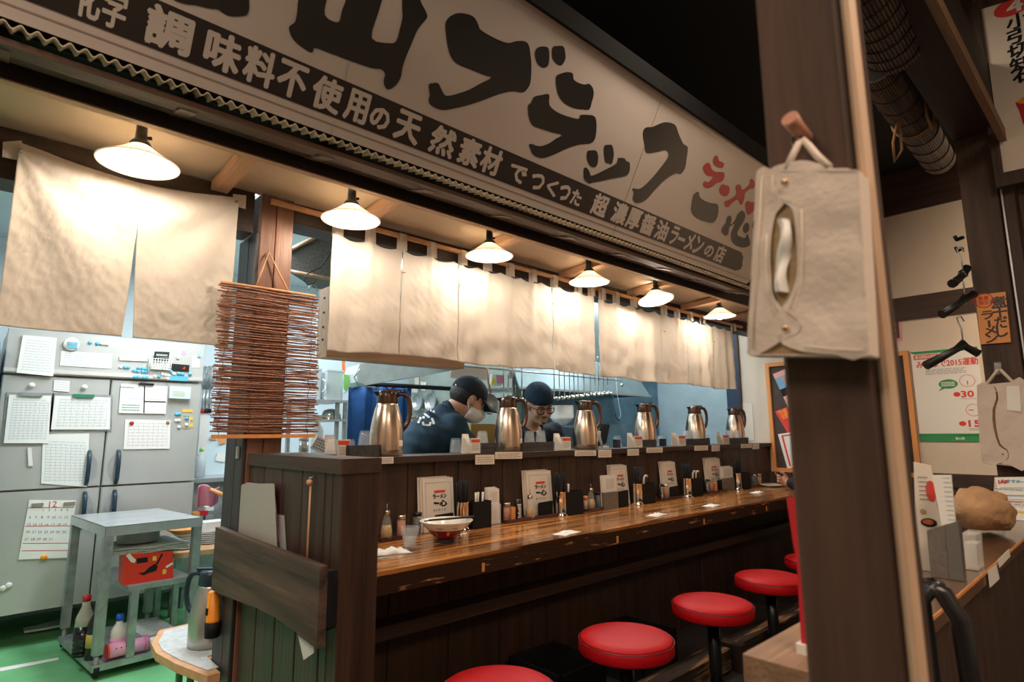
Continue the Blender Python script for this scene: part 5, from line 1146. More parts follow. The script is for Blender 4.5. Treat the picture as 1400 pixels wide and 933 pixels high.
for xl_, xr_, l in ((431, 441, 'narrow translucent plastic canister at the left of the steel shelf'), (446, 471, 'big translucent plastic container on the steel shelf')):
    a, b = SP(xl_, 540).x, SP(xr_, 540).x; h = SP(450, 507).z-z1_; t = thing('plastic_container', l, 'container', (a, YS, z1_), 'translucent containers on the steel shelf'); MB().box(a, b, YS+.02, YS+.25, z1_+.001, z1_+h, .012).build('body', M_plastw, t); MB().box(a-.004, b+.004, YS+.016, YS+.254, z1_+h+.0005, z1_+h+.012, .012).build('lid', M_plastw, t)
    MB().tube([(b, YS+.01, z1_+h*.25), (b+.025, YS+.005, z1_+h*.35), (b+.025, YS+.005, z1_+h*.6), (b, YS+.01, z1_+h*.7)], .007, 8).build('grip', M_plastw, t)
c = SP(452, 572, YS+.12); t = thing('steel_bowl', 'upturned polished steel bowl on the lower steel shelf', 'bowl', (c.x, c.y, z2_)); MB().lathe([(.075, .001), (.073, .03), (.055, .065), (.025, .078), (.001, .08)], (c.x, c.y, z2_), 28).build('shell', M_chrome, t)
MB().lathe([(.078, .001), (.0785, .003), (.078, .006), (.074, .003), (.078, .001)], (c.x, c.y, z2_), 28).build('rim', M_chrome, t)
sheet3('lime_cloth', 'lime green cloth hanging at the end of the steel shelf', 'cloth', [SP(x, y, YS-.02) for x, y in ((470, 512), (478, 513), (479, 528), (473, 536), (470, 530))], (0, .01, 0), M_lime)
sheet3('orange_strip', 'bright orange strip above the steel shelf', 'strip', [SP(x, y, YS+.3) for x, y in ((468.5, 300), (472, 300), (472, 512), (468.5, 512))], (0, .01, 0), mat('bright_orange', (.85, .18, .05), .5))
t = thing('perforated_tray', 'white perforated tray leaning behind the cap shelf', 'tray', tuple(P(436, 608, 'Y', 2.75)))
q = [P(x, y, 'Y', 2.72) for x, y in ((434, 596), (449, 603), (444, 622), (424, 613))]; MB().slab(q, (0, .006, 0)).build('plate', M_white, t)
m = MB(); 
for i in range(5):
    for j in range(4): u, v = .15+.17*i, .2+.2*j; p_ = q[0].lerp(q[1], u).lerp(q[3].lerp(q[2], u), v); m.obox(p_+Vector((0, -.0005, 0)), XW, YW, ZW, .0035, .0008, .0035)
m.build('holes', M_print, t)
t = thing('prep_bench', 'steel preparation bench right behind the bar panel', 'bench', (1.1, 2.62, 0)); MB().box(1.17, 1.62, 2.66, 2.95, 1.02, 1.045, .003).build('top', M_steel, t); MB().box(1.19, 1.60, 2.67, 2.93, 0, 1.02).build('body', M_steeld, t)
for o in [t]: pass
t = thing('small_tin', 'small steel tin standing behind the cap shelf', 'tin', tuple(P(415, 612, 'Y', 2.75))); c = P(415, 614, 'Y', 2.75); MB().lathe([(.022, -.03), (.022, .04), (.001, .04)], c, 16).build('body', M_steel, t); MB().lathe([(.023, .040), (.023, .055), (.001, .055)], c, 16).build('lid', M_white, t)
c = P(434, 588, 'Y', 2.78); t = thing('spray_bottle', 'white spray bottle beside the lower corner of the reed blind', 'bottle', (c.x, c.y, 1.045)); MB().lathe([(.028, 1.046-c.z), (.028, .0), (.012, .03), (.012, .045)], c, 16).build('body', M_plastw, t); MB().obox(c+Vector((-.006, 0, .058)), XW, YW, ZW, .024, .01, .012).build('trigger_head', M_white, t)
# blue curtain
t = thing('blue_curtain', 'deep blue cloth curtain in the kitchen behind the first pitcher', 'curtain', tuple(P(477, 526, 'Y', 4.55)))
a, b = P(477, 527, 'Y', 4.55), P(563, 528, 'Y', 4.55)
o = MB().grid(40, 10, lambda u, v: Vector((a.x+(b.x-a.x)*u, 4.55+.03*math.sin(22*u)+.01*math.sin(51*u), a.z*(1-v)+.5*v))).build('cloth', M_blue, t); addsolid(o, .004)
MB().cyl((a.x-.05, 4.55, a.z+.02), (3.499, 4.55, a.z+.02), .02).build('rail', M_blk, t)
# plastic sheet
q = [P(x, y, 'Y', 4.0) for x, y in ((492, 498), (508, 496), (560, 497), (620, 498), (622, 506), (585, 513), (545, 519), (500, 527), (489, 522), (487, 510))]
t = thing('plastic_sheet', 'wrinkled clear plastic sheet wrapped around a duct below the wooden box', 'sheet', tuple(q[0])); MB().slab(q, (.05, .3, 0)).build('wrap', M_tarp, t); MB().tube([P(492, 505, 'Y', 3.98), P(484, 516, 'Y', 3.98), P(490, 527, 'Y', 3.98), P(520, 532, 'Y', 3.98)], .006, 6).build('cord', M_steeld, t)
# pans and notes on side wall X=3.5
def XP(x, y, X=3.48): return P(x, y, 'X', X)
for i, x in enumerate((575, 593)):
    c = XP(x, 550); t = thing('hanging_pan', ['left', 'right'][i]+' round steel pan hanging on the grey green wall', 'pan', tuple(c), 'pans on the kitchen side wall'); MB().lathe([(.001, .0), (.055, 0), (.085, .035), (.092, .05), (.090, .05), (.083, .036), (.054, .004), (.001, .004)], c+Vector((.0, 0, 0)), 28, (-1, 0, 0)).build('dish', M_steel, t); MB().obox(c+Vector((-.03, 0, .13)), XW, YW, ZW, .004, .01, .045).build('handle', M_steeld, t)
for i, (pts, mm_) in enumerate((([(567, 516), (572, 516), (573, 534), (567, 534)], M_menu), ([(575, 522), (583, 523), (581, 535), (575, 533)], M_paper), ([(563, 529), (571, 533), (572, 537), (563, 537)], M_menu), ([(584, 531), (590, 531), (590, 540), (584, 540)], M_steeld))):
    sheet3('wall_note', ['tall cream tag', 'white clipped note', 'small cream note low', 'grey switch plate'][i]+' on the grey green wall above the pans', 'note', [XP(x, y, 3.485) for x, y in pts], (.008, 0, 0), mm_)
MB_ = MB(); MB_.tube([XP(545, 527, 3.47), XP(700, 532, 3.47)], .010, 6); tag(MB_.build('wall_pipe', M_steeld), 'thin grey pipe running along the grey green wall', 'pipe')
sheet3('hanging_notice', 'white notice sheets hanging above the masked cook', 'notice', [P(x, y, 'Y', 3.06) for x, y in ((617, 499), (665, 502), (665, 520), (616, 517))], (0, .002, 0), M_paper)
t = thing('sponge_pack', 'colourful packet hanging left of the ladles', 'packet', tuple(P(680, 520, 'Y', 3.06))); MB().cyl(P(680, 514, 'Y', 3.065), Vector((P(680, 514, 'Y', 3.065).x, 3.058, 1.664)), .003, 5).build('tie', M_plastw, t); MB().slab([P(x, y, 'Y', 3.06) for x, y in ((673, 512), (689, 513), (689, 524), (683, 528), (671, 526))], (0, .02, 0)).build('wrapper', M_plastw, t); MB().slab([P(x, y, 'Y', 3.058) for x, y in ((678, 513), (688, 514), (688, 524), (680, 525))], (0, -.004, 0)).build('pink_patch', M_pink, t); MB().slab([P(x, y, 'Y', 3.057) for x, y in ((672, 518), (677, 517), (677, 526), (671, 526))], (0, -.004, 0)).build('yellow_patch', mat('lemon', (.75, .72, .08), .5), t)
sheet3('corner_note', 'white note tilted behind the ladles under the curtain', 'note', [P(x, y, 'Y', 3.4) for x, y in ((692, 508), (712, 509), (697, 519))], (0, .002, 0), M_paper)
# range hood, ladle rail, ladles
hz = P(880, 541, 'Y', 3.30).z; hx1 = P(889, 541, 'Y', 3.30).x
t = thing('range_hood', 'wide grey steel range hood over the back wall of the kitchen', 'hood', (3.6, 3.3, hz))
MB().prism([(3.30, hz), (3.745, hz), (3.745, 2.5), (3.62, 2.5), (3.30, hz+.42)], lambda y, z, k: (k, y, z), 2.6, hx1).build('canopy', M_hood, t) if 0 else None
MB().slab([(3.15, 3.30, hz+.0), (hx1, 3.30, hz+.0), (hx1-.12, 3.44, hz+.30), (3.15, 3.44, hz+.30)], (0, .012, 0)).build('front_face', M_hood, t)
MB().slab([(3.15, 3.29, hz-.012), (hx1+.005, 3.29, hz-.012), (hx1+.005, 3.29, hz+.006), (3.15, 3.29, hz+.006)], (0, .012, 0)).build('lip', M_steel, t)
MB().box(3.15, hx1-.12, 3.455, 3.74, hz+.26, 2.5).build('duct_body', M_hood, t); MB().slab([(hx1, 3.31, hz), (hx1, 3.74, hz), (hx1-.12, 3.74, hz+.3), (hx1-.12, 3.45, hz+.3)], (-.008, 0, 0)).build('end_face', M_ksteel, t)
MB().box(3.9, 5.2, 3.70, 3.748, 1.10, 1.11).build('wall_ledge', M_steel, t) if 0 else None
LY = 3.05
rz0, rz1 = P(612, 500, 'Y', LY), P(840, 505, 'Y', LY)
t = thing('ladle_rail', 'thin steel rail carrying the row of ladles', 'rail', tuple(rz0)); MB().cyl((rz0.x, LY, 1.66), (rz1.x+.1, LY, 1.66), .006, 8).build('rod', M_steel, t); 
for x in (rz0.x+.02, rz1.x+.08): MB().cyl((x, LY, 1.66), (x, LY+.3, 1.86), .005, 6).build('bracket', M_steel, t)
def ladle(x, yb, label, base=None):
    q = P(x, yb, 'Y', LY-.01)
    zt_ = 1.668
    if base: o = dup(base, (q.x, LY-.01, q.z), label, 'ladles on the rail'); return o
    t = thing('ladle', label, 'ladle', (q.x, LY-.01, q.z), 'ladles on the rail'); L = Vector((q.x, LY-.01, q.z))
    MB().tube([L+ZW*.012, L+ZW*.30, L+ZW*.31+Vector((0, .006, 0)), L+ZW*.305+Vector((0, .014, 0))], [.0035, .0045, .0035, .003], 6).build('handle', M_chrome, t)
    MB().lathe([(.001, -.02), (.014, -.017), (.024, -.006), (.027, .006), (.025, .006), (.022, -.005), (.012, -.014), (.001, -.017)], L+Vector((0, -.024, .004)), 16, (0, -.35, .94)).build('bowl', M_chrome, t)
    return t
l0 = None
lx = [758, 765, 772, 779, 785, 790.6, 798.6, 807.6, 813.9, 819, 825.5, 830.9]
on_ = ['first', 'second', 'third', 'fourth', 'fifth', 'sixth', 'seventh', 'eighth', 'ninth', 'tenth', 'eleventh', 'twelfth']
for i, x in enumerate(lx):
    l = on_[i]+' of the twelve ladles hanging right of the capped cook'; o = ladle(x, 546-.11*(x-758), l, l0); l0 = l0 or o
for i, x in enumerate((688.6, 695, 701, 704.7, 713.6)):
    ladle(x, 548, on_[i]+' of the five ladles hanging behind the second pitcher', l0)
t = thing('hanging_wire', 'thin bent wire hanging from a hook over the blue wall', 'wire', tuple(P(842, 520, 'Y', 3.2))); MB().tube([P(842, 515, 'Y', 3.2), P(844, 540, 'Y', 3.2), P(849, 568, 'Y', 3.2), P(847, 572, 'Y', 3.2)], .003, 5).build('wire', M_plastw, t); MB().tube([P(841, 566, 'Y', 3.2), P(843, 573, 'Y', 3.2), P(848, 576, 'Y', 3.2)], .004, 5).build('hook', M_blk, t)
MB().ball(P(850, 527, 'Y', 3.27), .022, .018, .018, 12).build('lamp_knob', M_chrome, t)
# shelf with bowls
c = P(768.5, 582, 'Y', 3.45); zb4 = c.z
t = thing('bowl_shelf', 'dark blue steel shelf with uprights holding the white bowls', 'shelf', (c.x-.3, 3.3, zb4)); MB().box(c.x-.75, c.x+.35, 3.33, 3.60, zb4-.02, zb4, .002).build('board', M_ksteel, t)
for x in (c.x+.06, c.x-.7): MB().box(x-.012, x+.012, 3.31, 3.33, 0, zb4+.09).build('upright', M_ksteel, t)
MB().box(c.x+.33, c.x+.35, 3.58, 3.60, 0, zb4-.02).build('upright', M_ksteel, t)
rb = .5*(P(781, 560, 'Y', 3.45)-P(756, 560, 'Y', 3.45)).length*.9
for i in range(7):
    o = MB().lathe([(rb*.42, 0), (rb*.45, .01), (rb*.85, .045), (rb, .075), (rb*.98, .075), (rb*.82, .047), (rb*.4, .014), (.001, .013)], (0, 0, 0), 26).build('white_bowl', M_bowlw); o.location = (c.x, c.y, zb4+.001+.0155*i); tag(o, ['lowest', 'second', 'third', 'fourth', 'fifth', 'sixth', 'topmost'][i]+' white bowl from below in the stack right of the capped cook', 'bowl', 'stacked white bowls in the kitchen')
# range top with things right
t = thing('cooking_range', 'blue grey steel cooking range along the back wall', 'range', (3.7, 3.2, 0)); MB().box(4.42, 5.40, 3.22, 3.70, 0, .95, .004).build('body', M_ksteel, t); MB().box(4.40, 5.42, 3.20, 3.72, .95, .98, .003).build('top', M_steel, t); MB().box(4.42, 5.4, 3.70, 3.74, .98, 1.30).build('splashback', M_ksteel, t)
q = [P(x, y, 'Y', 2.72) for x, y in ((821, 580), (834, 581), (829, 606), (818, 612), (815, 612))]
t = thing('tablet_screen', 'tilted black screen standing behind the third pitcher', 'screen', tuple(q[3])); MB().slab(q, (.0, .012, 0)).build('panel', M_blkp, t); MB().cyl(P(823, 608, 'Y', 2.735), Vector((P(823, 608, 'Y', 2.735).x, 2.735, .931)), .012).build('stand', M_blk, t)
c = P(820, 606, 'Y', 2.60); t = thing('white_handset', 'white handset beside the third pitcher handle', 'handset', tuple(c)); MB().tube([P(818, 590, 'Y', 2.55), P(818.5, 597, 'Y', 2.55), P(822, 606, 'Y', 2.55), P(823, 611, 'Y', 2.55)], [.016, .014, .008, .008], 10).build('body', M_bowlw, t); MB().box(c.x-.04, c.x+.03, 2.54, 2.58, 1.116, 1.128, .004).build('base', M_white, t)
t = thing('kitchen_worktop', 'steel worktop inside the kitchen behind the bar panel', 'worktop', (2.2, 2.66, 0)); MB().box(2.95, 5.4, 2.64, 2.80, .90, .93, .003).build('top', M_steel, t); MB().box(2.97, 5.38, 2.65, 2.78, 0, .90).build('body', M_steeld, t)
sheet3('cardboard_panel', 'upright yellow brown cardboard between the two cooks', 'cardboard', [P(x, y, 'Y', 3.0) for x, y in ((644, 580), (677, 580), (677, 640), (644, 640))], (0, .01, 0), mat('ochre_cardboard', (.46, .28, .06), .8))
t = thing('steel_strainer', 'round steel strainer hanging behind the brim of the cap', 'strainer', tuple(P(670, 553, 'Y', 3.25)))
c = P(671, 552, 'Y', 3.03); MB().lathe([(.075, 0), (.07, .03), (.04, .05), (.001, .055), (.001, .052), (.038, .047), (.067, .028), (.072, 0)], c, 24, (0, .9, -.2)).build('basket', M_steel, t); MB().tube([c+ZW*.07, c+Vector((-.02, 0, .14)), Vector((c.x-.03, 3.035, 1.672))], .007, 6).build('handle', M_bamb, t)
t = thing('rear_bench', 'teal steel counter behind the masked cook', 'bench', (2.4, 3.4, 0)); MB().box(2.35, 3.45, 3.42, 3.8, 0, 1.06, .004).build('body', M_ksteel, t); MB().box(2.33, 3.47, 3.40, 3.82, 1.06, 1.09, .003).build('top', M_ksteel, t)
# ================================================================== PEOPLE: one smooth surface each, grown from a distance field
def sdf_mesh(f, lo, hi, h):
    lo = np.array(lo, float); hi = np.array(hi, float); n = np.ceil((hi-lo)/h).astype(int)+1
    xs = [lo[i]+h*np.arange(n[i]) for i in range(3)]; X, Y, Z = np.meshgrid(*xs, indexing='ij'); D = f(np.stack([X, Y, Z], -1)); S = D < 0
    acc = np.zeros(tuple(n-1)+(3,)); cnt = np.zeros(tuple(n-1)); idx = np.stack(np.meshgrid(*[np.arange(k-1) for k in n], indexing='ij'), -1).astype(float)
    cor = [(i, j, k) for i in (0, 1) for j in (0, 1) for k in (0, 1)]
    sl = lambda c: tuple(slice(c[i], n[i]-1+c[i]) for i in range(3))
    for a in cor:
        for ax in range(3):
            if a[ax]: continue
            b = list(a); b[ax] = 1; da, db = D[sl(a)], D[sl(b)]; m = (da < 0) != (db < 0); t = np.where(m, da/np.where(m, da-db, 1), 0)
            p = np.zeros(acc.shape); p[:] = a; p[..., ax] += t; acc += p*m[..., None]; cnt += m
    act = cnt > 0; vid = -np.ones(act.shape, int); vid[act] = np.arange(act.sum())
    V = lo+(idx[act]+acc[act]/cnt[act][:, None])*h; Fc = []
    for ax in range(3):
        u, v = (ax+1) % 3, (ax+2) % 3; s0 = [slice(1, n[i]-1) for i in range(3)]; s0[ax] = slice(0, n[ax]-1); s1 = list(s0); s1[ax] = slice(1, n[ax])
        A, B = S[tuple(s0)], S[tuple(s1)]; I = np.argwhere(A != B)
        if not len(I): continue
        off = np.array([1, 1, 1]); off[ax] = 0; I0 = I+off; flip = A[tuple(I.T)]
        def g(du, dv): J = I0.copy(); J[:, u] -= du; J[:, v] -= dv; return vid[tuple(J.T)]
        q = np.stack([g(1, 1), g(0, 1), g(0, 0), g(1, 0)], 1); q[~flip] = q[~flip][:, ::-1]; Fc.append(q)
    return V, np.concatenate(Fc)
def smin(a, b, k): h = np.clip(.5+.5*(b-a)/k, 0, 1); return b*(1-h)+a*h-k*h*(1-h)
def smax(a, b, k): return -smin(-a, -b, k)
def cap(p, a, b, r0, r1=None):
    r1 = r0 if r1 is None else r1; a, b = np.array(a, float), np.array(b, float); d = b-a; t = np.clip(((p-a)@d)/(d@d+1e-12), 0, 1)
    return np.linalg.norm(p-a-t[..., None]*d, axis=-1)-(r0+(r1-r0)*t)
def ell(p, c, r, M=None):
    q = p-np.array(c, float)
    if M is not None: q = q@M
    r = np.array(r, float); k0 = np.linalg.norm(q/r, axis=-1); k1 = np.linalg.norm(q/(r*r), axis=-1); return k0*(k0-1)/np.maximum(k1, 1e-6)
def frame(fwd, roll=0, up_=(0, 0, 1)):     # columns: forward, left, up
    x = Vector(fwd).normalized(); y = Vector(up_).cross(x).normalized(); z = x.cross(y)
    y2 = y*math.cos(roll)+z*math.sin(roll); z2 = -y*math.sin(roll)+z*math.cos(roll); return np.array([x, y2, z2]).T
def head_f(p, c, M, s=1.0):
    q = (p-np.array(c))@M/s
    d = ell(q, (-.012, 0, .030), (.098, .077, .088)); d = smin(d, ell(q, (.022, 0, -.045), (.062, .056, .070)), .035)
    d = smin(d, ell(q, (.060, 0, -.098), (.020, .024, .018)), .025)
    for sg_ in (-1, 1):
        d = smin(d, ell(q, (.052, sg_*.040, -.030), (.030, .024, .026)), .025)
        d = smax(d, -ell(q, (.096, sg_*.031, -.002), (.020, .020, .014)), .014)
        d = smin(d, ell(q, (.072, sg_*.031, -.002), (.014, .015, .013)), .004)
        d = smin(d, cap(q, (.082, sg_*.012, .018), (.074, sg_*.048, .018), .008, .007), .012)
        e = ell(q, (-.010, sg_*.079, -.012), (.018, .010, .031)); e = smax(e, -ell(q, (-.004, sg_*.090, -.010), (.010, .008, .020)), .006); d = smin(d, e, .008)
    d = smin(d, cap(q, (.084, 0, .008), (.104, 0, -.032), .008, .012), .012)
    for sg_ in (-1, 1): d = smin(d, ell(q, (.094, sg_*.013, -.036), (.010, .008, .008)), .006)
    d = smin(d, cap(q, (.078, -.016, -.064), (.078, .016, -.064), .0075), .008); d = smax(d, -cap(q, (.090, -.018, -.0675), (.090, .018, -.0675), .003), .004); d = smin(d, cap(q, (.077, -.012, -.074), (.077, .012, -.074), .0075), .007)
    return d*s
def hand_f(p, w_, M, s=1.0, side=1, curl=(.9, .9, .9, .9), thumb=.5):    # M columns: toward the fingers, toward the thumb, out of the back of the hand
    q = (p-np.array(w_))@M/s
    d = ell(q, (.040, 0, 0), (.046, .038, .0155)); d = smin(d, cap(q, (-.01, 0, 0), (.02, 0, 0), .024, .024), .02)
    for i, (y, L) in enumerate(((.028, .072), (.010, .080), (-.009, .074), (-.027, .058))):
        a = np.array([.072, y, 0.]); an = 0
        for k, fr in enumerate((.45, .32, .23)):
            an += curl[i]*(.55 if k == 0 else .75); b = a+L*fr*np.array([math.cos(an), 0, -math.sin(an)]); d = smin(d, cap(q, a, b, .0088-.0009*k, .0083-.0009*k), .0035); a = b
    a = np.array([.012, .026, -.004]); b = a+np.array([.030, .022, -.010-.01*thumb]); c = b+np.array([.028, .004+.006*(1-thumb), -.012*thumb-.004]); e = c+np.array([.022, -.004, -.008*thumb])
    d = smin(d, cap(q, a, b, .014, .0105), .012); d = smin(d, cap(q, b, c, .0105, .0092), .004); d = smin(d, cap(q, c, e, .0092, .0078), .004)
    return d*s
def person_mesh(name, m, f, lo, hi, h, par):
    V, Fc = sdf_mesh(f, lo, hi, h); me = bpy.data.meshes.new(name); off = np.array(wloc(par))
    me.from_pydata((V-off).tolist(), [], Fc.tolist()); me.polygons.foreach_set('use_smooth', [True]*len(me.polygons))
    bm = bmesh.new(); bm.from_mesh(me); bmesh.ops.recalc_face_normals(bm, faces=bm.faces); bmesh.ops.smooth_vert(bm, verts=bm.verts, factor=.4, use_axis_x=True, use_axis_y=True, use_axis_z=True); bm.to_mesh(me); bm.free()
    me.materials.append(m); o = bpy.data.objects.new(name, me); COL.objects.link(o); o.parent = par; KIDS.setdefault(par.name, []).append(o); return o
def A(v): return np.array(v, float)
def frompt(c, M, q, s=1.0): return Vector(A(c)+M@A(q)*s)
def torso(p, pel, chest, neck, shL, shR, g=0):
    d = cap(p, pel, chest, .125+g, .135+g); ax = A(shL)-A(shR); 
    d = smin(d, cap(p, shL, shR, .055+g, .055+g), .07); d = smin(d, cap(p, A(chest)+ax*.16, A(chest)-ax*.16, .105+g, .105+g), .06); return d

# ---- masked cook bending to the right
hc = P(641, 546, 'Y', 2.74); Mh = frame(Vector((.91, -.30, -.48)), .05)
nk = P(612, 563, 'Y', 2.80); chest = P(592, 597, 'Y', 2.88); pel = Vector((1.82, 2.98, .93)); shR = P(621, 583, 'Y', 2.70); shL = P(610, 578, 'Y', 3.02)
elR = P(640, 614, 'Y', 2.68); haR = Vector((elR.x+.20, 2.78, elR.z-.10)); elL = shL+Vector((.16, .06, -.20)); haL = elL+Vector((.20, -.12, -.08))
kneeR = Vector((1.90, 2.88, .48)); kneeL = Vector((1.88, 3.10, .48))
t = thing('person', 'person in white face mask, black cap and navy shirt bending to the right', 'person', (1.85, 2.98, 0))
HS = 1.06
def skin1(p):
    d = head_f(p, hc, Mh, HS); d = smin(d, cap(p, frompt(hc, Mh, (-.03, 0, -.05)), nk, .052, .055), .03)
    d = smin(d, torso(p, pel, chest, nk, shL, shR), .04)
    for a, b, c in ((shR, elR, haR), (shL, elL, haL)):
        d = smin(d, cap(p, a, b, .048, .038), .02); d = smin(d, cap(p, b, c, .038, .026), .012)
    return d
hR = frame((haR-elR).normalized(), 0); hL = frame((haL-elL).normalized(), 0)
def skin1b(p): return smin(smin(skin1(p), hand_f(p, haR, hR@np.diag([1, 1, 1]), .95), .01), hand_f(p, haL, hL, .95), .01)
person_mesh('body', M_skin, skin1b, (1.55, 2.5, .80), (2.75, 3.25, 1.60), .0075, t)
def shirt1(p):
    d = torso(p, pel, chest, nk, shL, shR, .014); d = smin(d, cap(p, chest, nk, .10, .062), .06)
    d = smin(d, cap(p, shR, shR.lerp(elR, .86), .064, .068), .03); d = smin(d, cap(p, shL, shL.lerp(elL, .86), .064, .066), .03)
    d = d+.0035*np.sin(p[..., 0]*60+p[..., 2]*38)*np.sin(p[..., 2]*44-p[..., 0]*20)
    d = smax(d, -(cap(p, nk-Vector((0, 0, 0)), nk+(hc-nk)*1.0, .056, .075)), .008)
    dd = A((elR-shR).normalized()); d = smax(d, (p-A(shR.lerp(elR, .84)))@dd-.0 if False else d, .001)
    return d
person_mesh('shirt', M_navy, shirt1, (1.55, 2.5, .80), (2.75, 3.3, 1.60), .008, t)
def pants1(p):
    d = cap(p, pel+Vector((0, 0, -.02)), pel+Vector((0, 0, -.03)), .15, .15)
    for k, o_ in ((kneeR, -.09), (kneeL, .09)): d = smin(d, cap(p, pel+Vector((0, o_, -.06)), k, .085, .06), .05); d = smin(d, cap(p, k, Vector((k.x-.08, k.y, .08)), .06, .042), .02)
    return d
person_mesh('trousers', M_navyd, pants1, (1.5, 2.6, .02), (2.2, 3.35, 1.05), .014, t)
for k in (kneeR, kneeL): MB().lathe([(.045, 0), (.05, .02), (.042, .07), (.001, .08)], (k.x-.06, k.y, .001), 14).build('shoe', M_blk, t)
def cap1(p):
    q = (p-A(hc))@Mh/HS; d = ell(q, (-.012, 0, .034), (.110, .088, .094)); d = smax(d, -(q[..., 2]-.022+.10*(q[..., 0]-.0)*-.25), .008); return smax(d, -ell(q, (-.012, 0, .030), (.100, .079, .086)), .002)*HS
person_mesh('cap_crown', M_navyd, cap1, A(hc)-.16, A(hc)+.17, .006, t)
mb = MB().grid(12, 8, lambda u, v: frompt(hc, Mh, (.075+.115*v*math.cos((u-.5)*1.5)-.03*abs(u-.5)*2, (u-.5)*.15*(1-.15*v), .040-.030*v-.05*(u-.5)**2*(1+v)), HS)); addsolid(mb.build('cap_brim', M_navyd, t), .004)
for i in range(2): MB().ball(frompt(hc, Mh, (-.108+.012*i, -.030+.02*i, .028), HS), .009, n=8).build('cap_buckle', M_chrome, t)
MB().ball(frompt(hc, Mh, (-.012, 0, .128), HS), .007, n=8).build('cap_button', M_navyd, t)
def hair1(p):
    q = (p-A(hc))@Mh/HS; d = ell(q, (-.020, 0, .010), (.100, .086, .080)); d = smax(d, q[..., 2]-.035, .01); d = smax(d, q[..., 0]-.028-.4*np.maximum(q[..., 2], -.02), .01); d = smax(d, -(q[..., 2]+.062), .02)
    d = smax(d, -ell(q, (.0, 0.09, -.014), (.028, .05, .036)), .006); d = smax(d, -ell(q, (.0, -.09, -.014), (.028, .05, .036)), .006); return d*HS
person_mesh('hair', M_hair, hair1, A(hc)-.16, A(hc)+.17, .0055, t)
hr = MB()
for i in range(9):
    y = -.062+.0085*i; hr.tube([frompt(hc, Mh, (.070-abs(y)*.3, y, .030), HS), frompt(hc, Mh, (.092-abs(y)*.4, y*1.02, .012), HS), frompt(hc, Mh, (.090-abs(y)*.4, y*1.02+.004, -.010), HS)], [.006, .005, .0015], 5)
hr.build('fringe', M_hair, t)
def mask1(p):
    q = (p-A(hc))@Mh/HS; d = ell(q, (.040, 0, -.062), (.082, .072, .060)); d = smin(d, cap(q, (.09, 0, -.03), (.118, 0, -.044), .012, .012), .03); d = smax(d, -(q[..., 0]-.012), .006); d = smax(d, q[..., 2]+.018+.14*np.abs(q[..., 1]), .006); d = smax(d, -(q[..., 2]+.112), .008); return d*HS
person_mesh('face_mask', M_mask, mask1, A(hc)-.17, A(hc)+.17, .0055, t)
for sg_ in (-1, 1):
    MB().tube([frompt(hc, Mh, x, HS) for x in ((.020, sg_*.071, -.040), (-.004, sg_*.084, -.002), (-.022, sg_*.086, .006))], .0022, 5).build('mask_strap', M_mask, t)
    MB().tube([frompt(hc, Mh, x, HS) for x in ((.016, sg_*.064, -.092), (-.006, sg_*.080, -.050), (-.022, sg_*.086, -.036))], .0022, 5).build('mask_strap', M_mask, t)
    MB().ball(frompt(hc, Mh, (.077, sg_*.031, -.002), HS), .0115, n=12).build('eye', M_white, t); MB().ball(frompt(hc, Mh, (.087, sg_*.031, -.004), HS), .0048, n=8).build('iris', M_blk, t)
    MB().tube([frompt(hc, Mh, x, HS) for x in ((.093, sg_*.014, .018), (.088, sg_*.034, .024), (.074, sg_*.052, .017))], [.003, .0035, .002], 5).build('eyebrow', M_hair, t)
# collar
MB().lathe([(.066, -.012), (.060, .018), (.057, .018), (.060, -.012)], nk+(hc-nk)*.10, 24, (hc-nk)).build('collar', M_navy, t)
# white print on the back: brush characters laid on the cloth
sh = [o for o in KIDS[t.name] if o.name.startswith('shirt')][0]; off = wloc(t)
bv = BVHTree.FromPolygons([v.co+off for v in sh.data.vertices], [tuple(p.vertices) for p in sh.data.polygons])
def on_cloth(mb, pts_f):
    v, f = pts_f; out = []
    for x, y in v:
        d = ray(x, y).normalized(); hit = bv.ray_cast(CP, d, 10)
        out.append((hit[0] if hit[0] else CP+d*3.2)-d*.003)
    mb.add(out, f)
def projtext(mb, s, cx, cy, w_, h_, rot, off_):
    v, f, ext = textdata(s, 0); c_, s_ = math.cos(rot), math.sin(rot)
    for k in range(9):
        o = []; dx, dy = (0, 0) if k == 0 else (off_*math.cos(PI*k/4), off_*math.sin(PI*k/4))
        for a, b in v: x = a*w_/ext[0]+dx; y = -b*h_/ext[1]+dy; o.append((cx+x*c_-y*s_, cy+x*s_+y*c_))
        on_cloth(mb, (o, f))
m = MB(); projtext(m, '一', 567, 571, 8, 1.2, -.15, 1.2); projtext(m, '心', 583, 574, 23, 16, .10, .7); 
for i, ch in enumerate('TOYAMA'): projtext(m, ch, 567+5.2*i, 563.5-2.5*math.sin(PI*(i+.5)/6), 3.4, 3.0, -.25+.1*i, .25)
m.build('back_lettering', M_white, t)

